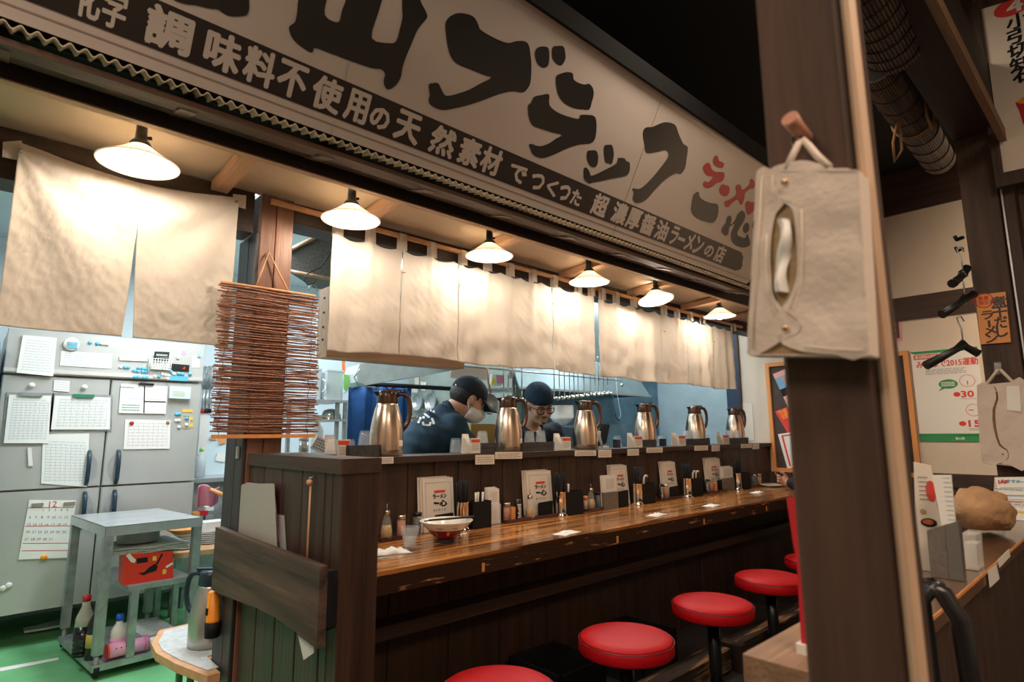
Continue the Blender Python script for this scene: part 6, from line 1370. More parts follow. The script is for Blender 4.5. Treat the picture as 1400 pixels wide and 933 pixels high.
# ---- cook in dark blue cap and glasses, looking down
hc = P(738, 554, 'Y', 2.76); Mh = frame(Vector((-.30, -.86, -.40)), .10)
nk = P(724, 583, 'Y', 2.90); chest = nk+Vector((.03, .07, -.16)); pel = Vector((2.95, 3.02, .93)); shR = P(700, 604, 'Y', 2.90); shL = P(757, 592, 'Y', 2.84)
shR.z -= .01
elR = shR+Vector((-.04, -.06, -.24)); haR = elR+Vector((.14, -.12, -.02)); elL = shL+Vector((.05, -.06, -.25)); haL = elL+Vector((-.12, -.12, -.02))
t = thing('person', 'person in dark blue cap and glasses looking down behind the pitchers', 'person', (2.95, 3.02, 0)); HS = 1.02
hR = frame((haR-elR).normalized(), 0); hL = frame((haL-elL).normalized(), 0)
def skin2(p):
    d = head_f(p, hc, Mh, HS); d = smin(d, cap(p, frompt(hc, Mh, (-.03, 0, -.05)), nk, .052, .056), .03); d = smin(d, torso(p, pel, chest, nk, shL, shR), .04)
    for a, b, c in ((shR, elR, haR), (shL, elL, haL)): d = smin(d, cap(p, a, b, .046, .036), .02); d = smin(d, cap(p, b, c, .036, .025), .012)
    return smin(smin(d, hand_f(p, haR, hR, .95), .01), hand_f(p, haL, hL, .95), .01)
person_mesh('body', M_skin, skin2, (2.35, 2.46, .80), (3.35, 3.28, 1.62), .0075, t)
def shirt2(p):
    d = torso(p, pel, chest, nk, shL, shR, .016); d = smin(d, cap(p, chest, nk, .11, .066), .06)
    d = smin(d, cap(p, shR, shR.lerp(elR, .86), .064, .066), .03); d = smin(d, cap(p, shL, shL.lerp(elL, .86), .064, .066), .03)
    d = d+.003*np.sin(p[..., 0]*60+p[..., 2]*38)*np.sin(p[..., 2]*44-p[..., 0]*20)
    return smax(d, -cap(p, nk+Vector((0, -.03, -.01)), nk+(hc-nk)*1.0, .062, .08), .008)
person_mesh('shirt', M_navyd, shirt2, (2.35, 2.5, .80), (3.35, 3.3, 1.62), .008, t)
def pants2(p):
    d = cap(p, pel+Vector((0, 0, -.02)), pel+Vector((0, 0, -.03)), .15, .15)
    for o_ in (-.09, .09): d = smin(d, cap(p, pel+Vector((o_, 0, -.06)), pel+Vector((o_, .02, -.45)), .085, .06), .05); d = smin(d, cap(p, pel+Vector((o_, .02, -.45)), pel+Vector((o_, .05, -.85)), .06, .042), .02)
    return d
person_mesh('trousers', M_navyd, pants2, (2.65, 2.75, .02), (3.25, 3.3, 1.05), .014, t)
for o_ in (-.09, .09): MB().lathe([(.045, 0), (.05, .02), (.042, .07), (.001, .08)], (pel.x+o_, pel.y+.03, .001), 14).build('shoe', M_blk, t)
def cap2(p):
    q = (p-A(hc))@Mh/HS; d = ell(q, (-.018, 0, .048), (.112, .092, .098)); d = smin(d, ell(q, (-.055, 0, .07), (.070, .070, .060)), .03); d = smax(d, -(q[..., 2]-.030+.10*q[..., 0]), .008); d = d+.0018*np.sin(q[..., 0]*220)*np.sin(q[..., 1]*220)*np.sin(q[..., 2]*220); return smax(d, -ell(q, (-.012, 0, .030), (.100, .079, .086)), .002)*HS
person_mesh('knit_cap', mat('dark_blue_knit', (.006, .028, .055), .9, bump=.6, bscale=90), cap2, A(hc)-.19, A(hc)+.19, .006, t)
def hair2(p):
    q = (p-A(hc))@Mh/HS; d = ell(q, (-.022, 0, .005), (.098, .083, .078)); d = smax(d, q[..., 2]-.035, .01); d = smax(d, q[..., 0]-.010, .01); d = smax(d, -(q[..., 2]+.045), .02)
    for sg_ in (-1, 1): d = smax(d, -ell(q, (.0, sg_*.09, -.014), (.030, .05, .036)), .006)
    return d*HS
person_mesh('hair', M_hair, hair2, A(hc)-.17, A(hc)+.17, .0055, t)
for sg_ in (-1, 1):
    MB().ball(frompt(hc, Mh, (.077, sg_*.031, -.003), HS), .0112, n=12).build('eye', M_white, t); MB().ball(frompt(hc, Mh, (.0865, sg_*.031, -.006), HS), .0048, n=8).build('iris', M_blk, t)
    MB().ball(frompt(hc, Mh, (.0785, sg_*.031, .0015), HS), .0122, .0122, .0118, 12).build('eyelid', M_skin, t)
    MB().tube([frompt(hc, Mh, x, HS) for x in ((.093, sg_*.014, .018), (.089, sg_*.034, .024), (.074, sg_*.052, .017))], [.003, .0035, .002], 5).build('eyebrow', M_hair, t)
gl = MB()
for sg_ in (-1, 1):
    c = [frompt(hc, Mh, (.104-.012*abs(a), sg_*(.033+a*.026), -.004+b*.018), HS) for a, b in ((-1, .8), (0, 1), (1, .9), (1.05, 0), (.8, -.9), (0, -1), (-.8, -.9), (-1.05, 0))]
    gl.tube(c, .0034, 6, closed=True); gl.tube([frompt(hc, Mh, x, HS) for x in ((.091, sg_*.060, .008), (.030, sg_*.084, .006), (-.012, sg_*.086, .000))], .0020, 6)
gl.tube([frompt(hc, Mh, (.104, -.008, .004), HS), frompt(hc, Mh, (.110, 0, .007), HS), frompt(hc, Mh, (.104, .008, .004), HS)], .0020, 6)
gl.build('glasses', M_blk, t)
MB().ball(frompt(hc, Mh, (.0815, 0, -.096), HS), .010, .010, .007, 10).build('chin_beard', M_hair, t); MB().tube([frompt(hc, Mh, (.082, -.02, -.056), HS), frompt(hc, Mh, (.091, 0, -.052), HS), frompt(hc, Mh, (.082, .02, -.056), HS)], .0022, 5).build('moustache', M_hair, t)

# ---- customer at the far end, behind the big post: only a hand shows
hc = Vector((4.74, 1.60, 1.27)); Mh = frame(Vector((.05, .95, -.25))); nk = Vector((4.74, 1.53, 1.10)); chest = Vector((4.74, 1.50, .92)); pel = Vector((4.72, 1.47, .57)); shR = Vector((4.91, 1.53, 1.03)); shL = Vector((4.57, 1.53, 1.03))
wr = P(1077, 661, 'Y', 2.02); elL = Vector((4.62, 1.72, .835)); elR = Vector((5.02, 1.72, .835)); haR = Vector((4.95, 1.93, .83)); haL = wr
t = thing('person', 'seated person in dark jacket at the far end, only one hand visible', 'person', (4.72, 1.47, 0))
dv = Vector((P(1054, 651, 'Y', 2.10)-wr)).normalized(); MHl = frame(dv, 0); MHl = MHl@np.array([[1, 0, 0], [0, 1, 0], [0, 0, 1.]]); MHr = frame((haR-elR).normalized(), 0)
def rotx(M, a): c_, s_ = math.cos(a), math.sin(a); return M@np.array([[1, 0, 0], [0, c_, -s_], [0, s_, c_]])
MHl = rotx(MHl, R(100))
def skin3(p):
    d = head_f(p, hc, Mh, 1.0); d = smin(d, cap(p, frompt(hc, Mh, (-.03, 0, -.05)), nk, .052, .056), .03); d = smin(d, torso(p, pel, chest, nk, shL, shR), .04)
    for a, b, c in ((shR, elR, haR), (shL, elL, haL)): d = smin(d, cap(p, a, b, .046, .036), .02); d = smin(d, cap(p, b, c, .036, .026), .012)
    return smin(smin(d, hand_f(p, haL, MHl, 1.0, curl=(.35, .8, .95, 1.0), thumb=.1), .012), hand_f(p, haR, MHr, .95), .01)
person_mesh('body', M_skin, skin3, (4.40, 1.25, .50), (5.2, 2.25, 1.45), .007, t)
def coat3(p):
    d = torso(p, pel, chest, nk, shL, shR, .018); d = smin(d, cap(p, chest, nk, .11, .07), .06)
    for a, b, c in ((shR, elR, haR), (shL, elL, haL)): d = smin(d, cap(p, a, b, .064, .056), .03); d = smin(d, cap(p, b, b.lerp(c, .80), .056, .046), .02)
    return smax(d, -cap(p, nk, hc, .06, .08), .008)
person_mesh('jacket', mat('black_jacket', (.008, .011, .016), .8), coat3, (4.36, 1.2, .38), (5.2, 2.2, 1.40), .009, t)
kn = [Vector((4.62, 1.86, .52)), Vector((4.82, 1.86, .52))]
def pants3(p):
    d = cap(p, pel+Vector((-.06, 0, -.02)), pel+Vector((.06, 0, -.02)), .105, .105)
    for i, k in enumerate(kn): d = smin(d, cap(p, pel+Vector((-.08+.16*i, .02, -.03)), k, .078, .06), .04); d = smin(d, cap(p, k, Vector((k.x, 1.80, .10)), .058, .04), .02)
    return smax(d, -(p[..., 2]-.458), .004) if 0 else d
person_mesh('trousers', M_navyd, pants3, (4.45, 1.25, .03), (5.0, 2.0, .75), .013, t)
for k in kn: MB().lathe([(.045, 0), (.05, .02), (.042, .07), (.001, .08)], (k.x, 1.80, .001), 14).build('shoe', M_blk, t)
def hair3(p):
    q = (p-A(hc))@Mh; d = ell(q, (-.022, 0, .032), (.104, .086, .096)); d = smax(d, q[..., 0]-.035-.35*q[..., 2], .012); d = smax(d, -(q[..., 2]+.065), .02)
    for sg_ in (-1, 1): d = smax(d, -ell(q, (.0, sg_*.09, -.014), (.028, .05, .034)), .006)
    return d
person_mesh('hair', M_hair, hair3, A(hc)-.17, A(hc)+.18, .007, t)
for sg_ in (-1, 1): MB().ball(frompt(hc, Mh, (.077, sg_*.031, -.002)), .0115, n=12).build('eye', M_white, t); MB().ball(frompt(hc, Mh, (.087, sg_*.031, -.004)), .0048, n=8).build('iris', M_blk, t)
t = thing('small_plate', 'white plate behind the hand at the far end of the counter', 'plate', (5.05, 2.22, ZT)); MB().lathe([(.05, .0), (.10, .018), (.099, .021), (.048, .004), (.001, .004)], (5.05, 2.22, ZT), 30).build('plate', M_bowlw, t)
# ================================================================== RIGHT FOREGROUND
PY0, PY1 = .190, .286
t = thing('foreground_post', 'big dark wooden post in the right foreground carrying a canvas bag', 'post', (.70, .19, 0))
MB().box(.70, .80, PY0, PY1, 0, 3.32, .006).build('post', wood('foreground_dark_wood', (.026, .012, .007), (.085, .042, .024), 'Z', .8, fine=18), t)
MB().box(.700, .714, .1740, PY0-.001, 0, 3.32, .005).build('pale_board', M_pale, t)
def FX(x, y, X=.665): return P(x, y, 'X', X)
def tissue_bag(name, label, X, q, peg, thick, px_pieces, snaps, par_hook=True):
    t = thing(name, label, 'bag', tuple(P(*q[3], 'X', X)))
    C = [P(x, y, 'X', X) for x, y in q]; th = Vector((thick, 0, 0))
    MB().add([C[0]+th*.15, C[1]+th*.15, C[2]+th*.15, C[3]+th*.15, C[0]+th, C[1]+th, C[2]+th, C[3]+th], [(0, 1, 2, 3), (7, 6, 5, 4), (0, 4, 5, 1), (1, 5, 6, 2), (2, 6, 7, 3), (3, 7, 4, 0)]).build('inner_box', mat('tan_striped_box', (.30, .20, .10), .8, col2=(.42, .30, .16), vscale=40, vs=(1, 1, 4)), t)
    def soft(p): 
        u = Vector(p); n = noise.noise(u*30)*.0025+noise.noise(u*70)*.0009; return u+Vector((n-.001, 0, 0))
    for nm, pts in px_pieces:
        pp = smoothpoly(pts, 2); pv = [P(x, y, 'X', X) for x, y in pp]
        me = MB().slab(pv, (.0022, 0, 0)).build(nm, M_canvas, t)
        # remesh the flat piece so that it can wrinkle
        bm = bmesh.new(); bm.from_mesh(me.data); bmesh.ops.triangulate(bm, faces=[f for f in bm.faces if len(f.verts) > 4])
        for _ in range(3): 
            bmesh.ops.subdivide_edges(bm, edges=[e for e in bm.edges if e.calc_length() > .012], cuts=1, use_grid_fill=True); bmesh.ops.triangulate(bm, faces=[f for f in bm.faces if len(f.verts) > 4])
        off = wloc(t)
        for v in bm.verts: w_ = v.co+off; v.co = v.co+Vector((noise.noise(w_*18)*.0040+noise.noise(w_*45)*.0008, 0, 0))
        bm.to_mesh(me.data); bm.free()
        # stitched hem
        st = [v+Vector((-.0006, 0, 0)) for v in pv]; c = sum(pv, Vector())/len(pv)
    # side walls of canvas
    d = .0015
    for i, j in ((0, 3), (1, 2)): MB().slab([C[i]+Vector((-.0, 0, 0)), C[j], C[j]+th, C[i]+th], (0, d if i == 0 else -d, 0)).build('side_cloth', M_canvas, t)
    MB().slab([C[3], C[2], C[2]+th, C[3]+th], (0, 0, -d)).build('bottom_cloth', M_canvas, t); MB().slab([C[0], C[1], C[1]+th, C[0]+th], (0, 0, d)).build('top_cloth', M_canvas, t)
    for s in snaps: MB().lathe([(.0035, 0), (.0035, .0015), (.002, .003), (.001, .003)], P(*s, 'X', X-.002), 12, (-1, 0, 0)).build('brass_snap', mat('brass', (.55, .36, .22), .25, metal=1), t)
    return t, C
q = [(1036, 234), (1172, 234), (1186, 486), (1023, 484)]
pcs = [('left_flap', [(1036, 234), (1052, 231), (1050, 250), (1060, 270), (1071, 279), (1060, 291), (1054, 319), (1052.5, 360), (1056, 398), (1067, 420), (1086, 437), (1094, 446), (1090, 456), (1075, 462), (1049, 478), (1023, 485), (1024, 440), (1028, 360), (1033, 280)]),
       ('right_cloth', [(1052, 233), (1070, 224), (1094, 219), (1115, 222), (1140, 230), (1172, 235), (1176, 290), (1180, 380), (1186, 486), (1140, 485), (1098, 481), (1068, 470), (1075, 463), (1091, 457), (1095, 446), (1080, 430), (1069, 421), (1078, 409), (1088, 379), (1090, 338), (1087, 300), (1081, 283), (1070, 277), (1059, 268), (1051, 252)])]
t, C = tissue_bag('canvas_tissue_bag', 'natural canvas tissue box bag hanging on the big foreground post', .665, q, None, .033, pcs, [(1072, 249), (1073, 449)])
MB().tube([FX(1075, 232, .668), FX(1084, 212, .67), FX(1092, 196, .675), FX(1098, 192, .68), FX(1106, 200, .675), FX(1118, 214, .67), FX(1134, 229, .668)], .004, 6).build('strap', M_canvas, t)
o = MB().grid(8, 16, lambda u, v: FX(1062+18*u+4*math.sin(6*v), 300+100*v, .668)+Vector((-.007*math.sin(PI*u)+.003*math.sin(11*v+3*u), 0, 0))).build('tissue', M_paper, t)
stt = MB()
for l in ([(1042, 240), (1036, 330), (1029, 478)], [(1096, 286), (1097, 340), (1094, 385), (1080, 424)], [(1098, 474), (1140, 478), (1180, 479)], [(1056, 240), (1056, 252), (1066, 270), (1084, 277)], [(1048, 320), (1047, 360), (1051, 404), (1064, 428)]):
    stt.tube([FX(x, y, .662) for x, y in l], .0006, 4)
stt.build('stitching', mat('pale_thread', (.66, .57, .47), .9), t)
t = thing('coat_peg', 'pinkish wooden peg with metal ring on the big foreground post', 'peg', (.68, .24, 1.55)); a = FX(1103, 190, .700)
MB().tube([a, a+Vector((-.030, 0, .004)), a+Vector((-.045, .001, .010))], [.0075, .0085, .0095], 12).build('peg', mat('rose_wood', (.42, .20, .13), .5), t)
MB().lathe([(.005, 0), (.007, .002), (.005, .004), (.003, .002), (.005, 0)], FX(1090, 191, .675), 16, (1, .3, 0)).build('ring', M_chrome, t)

# partition with narrow cap, running away from the camera
ZP = .90
pt = thing('dining_partition', 'low dark plank partition with a narrow shiny cap at the right', 'partition', (1.15, .30, 0))
MB().box(1.15, XR-.02, .297, .443, ZP-.03, ZP, .004).build('cap', mat('brown_varnish', (.080, .040, .022), .22, col2=(.17, .095, .055), vscale=10, vs=(.1, 1, 1), coat=.4), pt)
MB().box(1.15, XR-.02, .2945, .2965, ZP-.006, ZP+.0006).build('worn_edge', M_orange, pt)
x = 1.15
while x < XR-.05:
    MB().box(x+.002, min(x+.118, XR-.02), .312, .335, 0, ZP-.03, .003).build('plank', M_plank, pt); x += .12
MB().box(1.15, XR-.02, .335, .425, 0, ZP-.03).build('core', M_black, pt)
t = thing('pale_wood_stand', 'pale wooden box stand left of the big foreground post', 'stand', (.865, .30, 0)); M_tan = wood('tan_laminate', (.23, .13, .07), (.36, .21, .125), 'X', .5, fine=40, rnd=0)
MB().box(.865, 1.149, .295, .443, 0, ZP, .003).build('box', M_tan, t)
q = [P(x, y, 'X', .93) for x, y in ((1075, 681), (1086, 679), (1125, 679), (1142, 889), (1096, 891), (1089, 765), (1084, 742))]
for v in q:
    if v.z < ZP+.02: v.z = ZP+.001
t = thing('red_menu', 'red edged tall menu leaning behind the big foreground post', 'menu', tuple(q[4])); MB().slab(q, (.006, 0, 0)).build('cover', M_red, t); MB().box(.925, .95, q[4].y-.012, q[4].y+.006, ZP, ZP+.014, .002).build('foot', M_white, t)
# things on the partition cap
def RX(x, y, X): return P(x, y, 'X', X)
def stand_on(q, n):
    for i in n: q[i].z = ZP+.001
    return q
q = stand_on([RX(x, y, 1.66) for x, y in ((1249, 632), (1258, 634), (1273, 637), (1280, 690), (1287, 718), (1280, 790), (1262, 790), (1252, 720))], (5, 6))
t = thing('tall_menu', 'tall white menu with round food pictures behind the steel box', 'menu', tuple(q[5])); MB().slab(q, (.008, 0, 0)).build('menu_page', M_menu, t)
def disk(mb, c, rx, ry, X): mb.slab([c+Vector((0, rx*math.cos(2*PI*i/20), ry*math.sin(2*PI*i/20))) for i in range(20)], (-.0006, 0, 0))
for (x, y, r_, s_, m_) in ((1273, 672, .010, .024, M_pred), (1270, 715, .016, .010, M_blk), (1269, 714, .011, .006, M_chili), (1262, 700, .006, .006, M_sack)): mb = MB(); disk(mb, RX(x, y, 1.659 if m_ != M_chili else 1.658), r_, s_, 0); mb.build('food_picture', m_, t)
m = MB(); lines(m, RX(1264, 668, 1.6585), (0, -1, 0), ZW, .022, .06, 6, t=.002); m.build('printed_lines', M_print, t)
q = stand_on([RX(x, y, 1.60) for x, y in ((1267, 726), (1292, 718), (1310, 713), (1316, 780), (1298, 790), (1273, 793))], (3, 4, 5))
t = thing('steel_menu_box', 'grey perforated steel box of slips on the partition cap', 'box', tuple(q[5])); MB().slab([q[0], q[1], q[4], q[5]], (.03, 0, 0)).build('side', M_grey, t); MB().slab([q[1]+Vector((-.002, -.0006, 0)), q[2], q[3], q[4]+Vector((-.002, -.0006, 0))], (.03, 0, 0)).build('front', mat('studded_steel', (.16, .15, .14), .35, metal=.6, bump=.35, bscale=600), t)
q = [RX(x, y, 1.615) for x, y in ((1274, 650), (1300, 650), (1306, 714), (1288, 722))]; MB().slab(q, (.008, 0, 0)).build('paper_slips', M_paper, t); m = MB(); lines(m, RX(1298, 682, 1.6145), (0, -1, 0), ZW, .014, .10, 10, t=.002); m.build('printed_lines', M_faint, t)
q = stand_on([RX(x, y, 1.74) for x, y in ((1313, 731), (1334, 733), (1337, 776), (1317, 780))], (2, 3)); t = thing('napkin_box', 'clear plastic napkin box right of the steel box', 'box', tuple(q[3])); MB().slab(q, (.07, 0, 0)).build('shell', M_film, t); MB().slab([q[0]+Vector((.004, -.004, -.02)), q[1]+Vector((.004, .002, -.02)), q[2]+Vector((.004, .002, .002)), q[3]+Vector((.004, -.004, .002))], (.06, 0, 0)).build('napkins', M_paper, t)
# kraft paper bag lying
c = P(1322, 722, 'Z', ZP); cb = Vector((2.36, .388, ZP))
def bagf(u, v):
    a = 2*PI*u; s = 2*v-1; r_ = (1-abs(s)**3.2)**.6
    n_ = noise.noise(Vector((math.cos(a)*1.6, math.sin(a)*1.6, s*2.4)))*.28+noise.noise(Vector((math.cos(a)*5, math.sin(a)*5, s*7)))*.16+abs(noise.noise(Vector((math.cos(a)*9, math.sin(a)*9, s*13))))*.10
    k = r_*(1+n_*.8); y = .072*k*math.cos(a); z = .062*k*math.sin(a)
    return cb+Vector((.16*s, y, max(z, -.055)+.0565+.028*(1-s)*.5))
o = MB().grid(40, 34, bagf).build('paper_bag', M_sack, None, weld=True); tag(o, 'crumpled kraft paper bag lying on the partition cap', 'bag')
q = stand_on([RX(x, y, 2.80) for x, y in ((1357, 654), (1425, 653), (1440, 706), (1374, 706))], (2, 3))
t = thing('desk_leaflet', 'white folded table sign with blue and red print at the right edge', 'sign', tuple(q[3]))
q[0] += Vector((.05, 0, 0)); q[1] += Vector((.05, 0, 0)); MB().slab(q, (.002, 0, 0)).build('front_card', M_paper, t)
b0 = RX(1357, 702, 2.88); b0.z = ZP+.001; MB().slab([q[0], q[3], b0], (0, .0015, 0)).build('side_card', M_paperw, t)
def onq(u, v): return q[0].lerp(q[1], u).lerp(q[3].lerp(q[2], u), v)+Vector((-.0012, 0, 0))
def bar(nm, u0, v0, u1, v1, m_, k=0): MB().slab([onq(u0, v0)+Vector((-.0005*k, 0, 0)), onq(u1, v0)+Vector((-.0005*k, 0, 0)), onq(u1, v1)+Vector((-.0005*k, 0, 0)), onq(u0, v1)+Vector((-.0005*k, 0, 0))], (-.0004, 0, 0)).build(nm, m_, t)
bar('yellow_bar', .08, .79, .95, .83, M_sticky); bar('blue_bar', .07, .42, .62, .45, M_lblue); bar('blue_bar', .06, .25, .62, .265, M_lblue); bar('blue_bar', .10, .52, .62, .53, M_lblue); bar('red_bar', .62, .07, .98, .17, M_pred); bar('red_bar', .12, .56, .75, .575, M_pred)
m = MB(); text(m, 'JAF', onq(.14, .13), (0, -1, 0), ZW, .03, width=.030, height=.016, off=.06, nrm=.0004); m.build('red_lettering', M_pred, t)
m = MB(); text(m, 'おすすめ一覧', onq(.42, .11), (0, -1, 0), ZW, .03, width=.085, height=.014, off=.05, nrm=.0004); m.build('blue_lettering', M_lblue, t)
m = MB(); lines(m, onq(.38, .35), (0, -1, 0), ZW, .12, .03, 2, t=.002); lines(m, onq(.42, .67), (0, -1, 0), ZW, .13, .03, 4, t=.002, seed=4); m.build('printed_lines', M_print, t)
for i, pts in enumerate((((1350, 781), (1362, 772), (1366, 792), (1353, 804)), ((1363, 767), (1379, 751), (1381, 761), (1366, 777)))):
    sheet3('edge_label', ['lower', 'upper'][i]+' white label stuck on the edge of the partition cap', 'label', [P(x, y, 'Y', .2935) for x, y in pts], (0, -.0008, 0), M_paper, 'labels on the partition edge')
# black bent tube chair
t = thing('bent_tube_chair', 'black chair with a curved tube back at the lower right corner', 'chair', (1.2, .16, 0))
a = P(1322, 933, 'X', 1.12); b = P(1312, 850, 'X', 1.12); c = P(1290, 812, 'X', 1.12); d = P(1262, 794, 'X', 1.12); yl = .262
pth = [Vector((1.16, a.y-.002, .45)), Vector((1.14, a.y, a.z)), Vector((1.125, b.y, b.z)), c, d, Vector((1.12, yl-.01, d.z+.002)), Vector((1.12, yl+.012, d.z-.03)), Vector((1.14, yl+.014, .70)), Vector((1.16, yl+.014, .45))]
MB().tube(smooth3(pth) if 0 else pth, .0135, 12).build('back_tube', M_blkp, t)
cy = (a.y+yl)/2
MB().box(1.15, 1.40, a.y-.02, .285, .43, .47, .02).build('seat', M_blk, t)
for x in (1.17, 1.38):
    for y in (a.y, .27): MB().cyl((x, y, 0), (x, y, .43), .011).build('leg', M_blkp, t)

# far right post with plaque, bag, hangers, framed menu
BX = 3.10
yl_, yr_ = P(1310, 240, 'X', BX).y, P(1370, 300, 'X', BX).y
t = thing('right_post', 'dark wooden post at the right edge carrying an orange plaque', 'post', (BX, yr_, 0)); MB().box(BX, BX+.10, yr_, yl_, ZP+.001, 3.32, .004).build('post', M_post, t)
MB().box(BX+.01, BX+.11, yr_-.05, yr_-.001, ZP+.001, 3.32, .003).build('side_board', M_post, t); MB().box(BX+.004, BX+.010, yr_-.012, yr_-.006, ZP+.001, 3.32).build('metal_strip', M_steel, t)
MB().box(BX+.03, BX+.12, yr_-.13, yr_-.055, ZP+.001, 2.33, .003).build('door_frame', M_post, t)
zb5 = P(1301, 190, 'Y', yl_)
t = thing('ceiling_beam', 'dark ceiling beam with a pale lit edge above the right post', 'beam', (-1, yr_, zb5.z)); zbm = max(zb5.z, 2.45)
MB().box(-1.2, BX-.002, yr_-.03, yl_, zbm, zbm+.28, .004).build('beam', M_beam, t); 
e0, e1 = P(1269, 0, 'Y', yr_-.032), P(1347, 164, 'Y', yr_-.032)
MB().box(-1.2, BX-.002, yr_-.055, yr_-.031, (e0.z+e1.z)/2, (e0.z+e1.z)/2+.055, .003).build('pale_edge', wood('lit_trim_wood', (.16, .09, .05), (.30, .18, .11), 'X', .6), t)  # light along this edge is put into its paler wood colour
q = [RX(x, y, BX-.012) for x, y in ((1334, 404), (1374.5, 399), (1382, 468), (1341, 471))]
t = thing('wooden_plaque', 'orange wooden plaque with brush lettering on the right post', 'plaque', tuple(q[3])); MB().slab(q, (.010, 0, 0)).build('board', M_orange, t)
ex = Vector((0, -1, 0)); m = MB()
for i, ch in enumerate('煮干だし'): text(m, ch, RX([1365, 1367, 1368.5, 1370][i], [413, 427, 441, 453][i], BX-.0125), ex, ZW, .05, width=.052-.006*i, height=.046, off=.03)
for i, ch in enumerate('ラーメン'):
    if ch == 'ー': text(m, '|', RX(1352.5, 443, BX-.0125), ex, ZW, .05, width=.007, height=.028, off=.02)
    else: text(m, ch, RX([1350, 0, 1354, 1356][i], [431, 0, 452, 463][i], BX-.0125), ex, ZW, .05, width=.038, height=.034, off=.03)
m.build('lettering', M_ink, t)
m = MB(); c = RX(1345, 411, BX-.0128); m.tube([c+Vector((0, .030*math.cos(2*PI*i/20), .030*math.sin(2*PI*i/20))) for i in range(20)], .0018, 4, closed=True); text(m, '数量', c+ZW*.010, ex, ZW, .02, width=.034, height=.017, off=.02, nrm=.0002); text(m, '限定', c-ZW*.010, ex, ZW, .02, width=.034, height=.017, off=.02, nrm=.0002); m.build('red_stamp', M_pred, t)
q2 = [(1336, 527), (1405, 522), (1412, 640), (1343, 633)]
pcs = [('left_cloth', [(1336, 527), (1352, 526), (1360, 531), (1362, 545), (1357, 560), (1358, 585), (1366, 610), (1376, 616), (1378, 626), (1366, 634), (1343, 633), (1338, 580)]), ('right_cloth', [(1353, 526), (1380, 523), (1405, 523), (1412, 638), (1380, 636), (1368, 634), (1379, 627), (1377, 615), (1368, 608), (1362, 585), (1361, 560), (1365, 546), (1361, 530)])]
t, C = tissue_bag('canvas_tissue_bag', 'smaller canvas tissue bag hanging below the orange plaque', BX-.075, q2, None, .06, pcs, [(1362, 536), (1371, 621)])
MB().tube([RX(1347, 528, BX-.05), RX(1364, 506, BX-.03), RX(1368, 506, BX-.03), RX(1388, 526, BX-.05)], .006, 6).build('strap', M_canvas, t); MB().slab([RX(1376, 528, BX-.078), RX(1394, 528, BX-.078), RX(1396, 563, BX-.078), RX(1377, 561, BX-.078)], (.002, 0, 0)).build('patch', M_paper, t)
MB().tube([RX(1364, 510, BX-.005), RX(1364, 503, BX-.03), RX(1364, 496, BX-.035)], .012, 10).build('hook', M_acryl, t)
# hangers hung on the left side of the post
def hanger(label, top, L_, Rr, sag_, X):
    T = P(*top, 'X', X); a = P(*L_, 'X', X-.12); b = P(*Rr, 'X', X+.03); nk_ = T-ZW*.10
    t = thing('clothes_hanger', label, 'hanger', tuple(T), 'black clothes hangers')
    MB().tube([T+Vector((0, -.012, .0)), T+Vector((0, -.004, .022)), T+Vector((0, .010, .018)), T+Vector((0, .008, 0)), T-ZW*.03, nk_], .0032, 6).build('hook', M_steeld, t)
    MB().tube([a, a.lerp(nk_, .8), nk_+ZW*.006, b.lerp(nk_, .8), b], [.019, .014, .020, .014, .017], 8).build('arm', M_blkp, t)
hanger('black plastic hanger in front of the poster, hanging lowest', (1313, 440), (1266, 500), (1338, 484), 0, 2.98)
hanger('black plastic hanger with cut ends above the lowest one', (1316, 378), (1288, 430), (1332, 402), 0, 3.02)
hanger('highest black hanger seen nearly edge on', (1313, 345), (1302, 388), (1322, 366), 0, 3.04)
MB_ = MB(); MB_.tube([RX(1316, 325, BX+.01), RX(1308, 328, BX-.05), RX(1305, 323, BX-.06)], .008, 8); MB_.tube([RX(1316, 340, BX+.01), RX(1309, 344, BX-.03), RX(1306, 338, BX-.04)], .006, 8); tag(MB_.build('coat_hook', M_blk), 'black double coat hook high on the right post', 'hook')
# framed menu
FXX = BX-.06
q = [RX(x, y, FXX) for x, y in ((1325, 3), (1425, -30), (1450, 236), (1362, 257))]; qi = [RX(x, y, FXX) for x, y in ((1341, 11), (1425, -14), (1445, 220), (1371.7, 236))]
t = thing('framed_menu', 'dark framed white menu board hanging at the top right corner', 'sign', tuple(q[3]))
MB().slab([v+Vector((.010, 0, 0)) for v in qi], (.004, 0, 0)).build('menu_sheet', M_menu, t)
for i in range(4):
    j = (i+1) % 4; MB().slab([q[i], q[j], qi[j], qi[i]], (.03, 0, 0)).build('frame_bar', M_post, t)
def FR(x, y, d=.0092): return RX(x, y, FXX+d)
m = MB(); c = FR(1386, 8); m.slab([c+Vector((0, .066*math.cos(2*PI*i/24), .040*math.sin(2*PI*i/24))) for i in range(24)], (-.0005, 0, 0)); m.build('red_oval', M_pred, t)
m = MB(); text(m, '4', FR(1387, 8, .0086), ex, ZW, .1, width=.05, height=.055, off=.03); m.build('numeral', M_white, t)
m = MB()
for i, (ch, x, y) in enumerate((('小', 1392, 28), ('引', 1393, 48), ('切', 1394, 68), ('知', 1397, 86), ('石', 1401, 101))): text(m, ch, FR(x, y, .0092), ex, ZW, .1, width=.075, height=.062, off=.03)
m.build('lettering', M_ink, t)
m = MB(); m.slab([FR(x, y) for x, y in ((1388, 141), (1402, 131), (1420, 138), (1420, 170), (1399, 170), (1393, 150))], (-.0005, 0, 0)); m.build('food_picture', M_red, t)
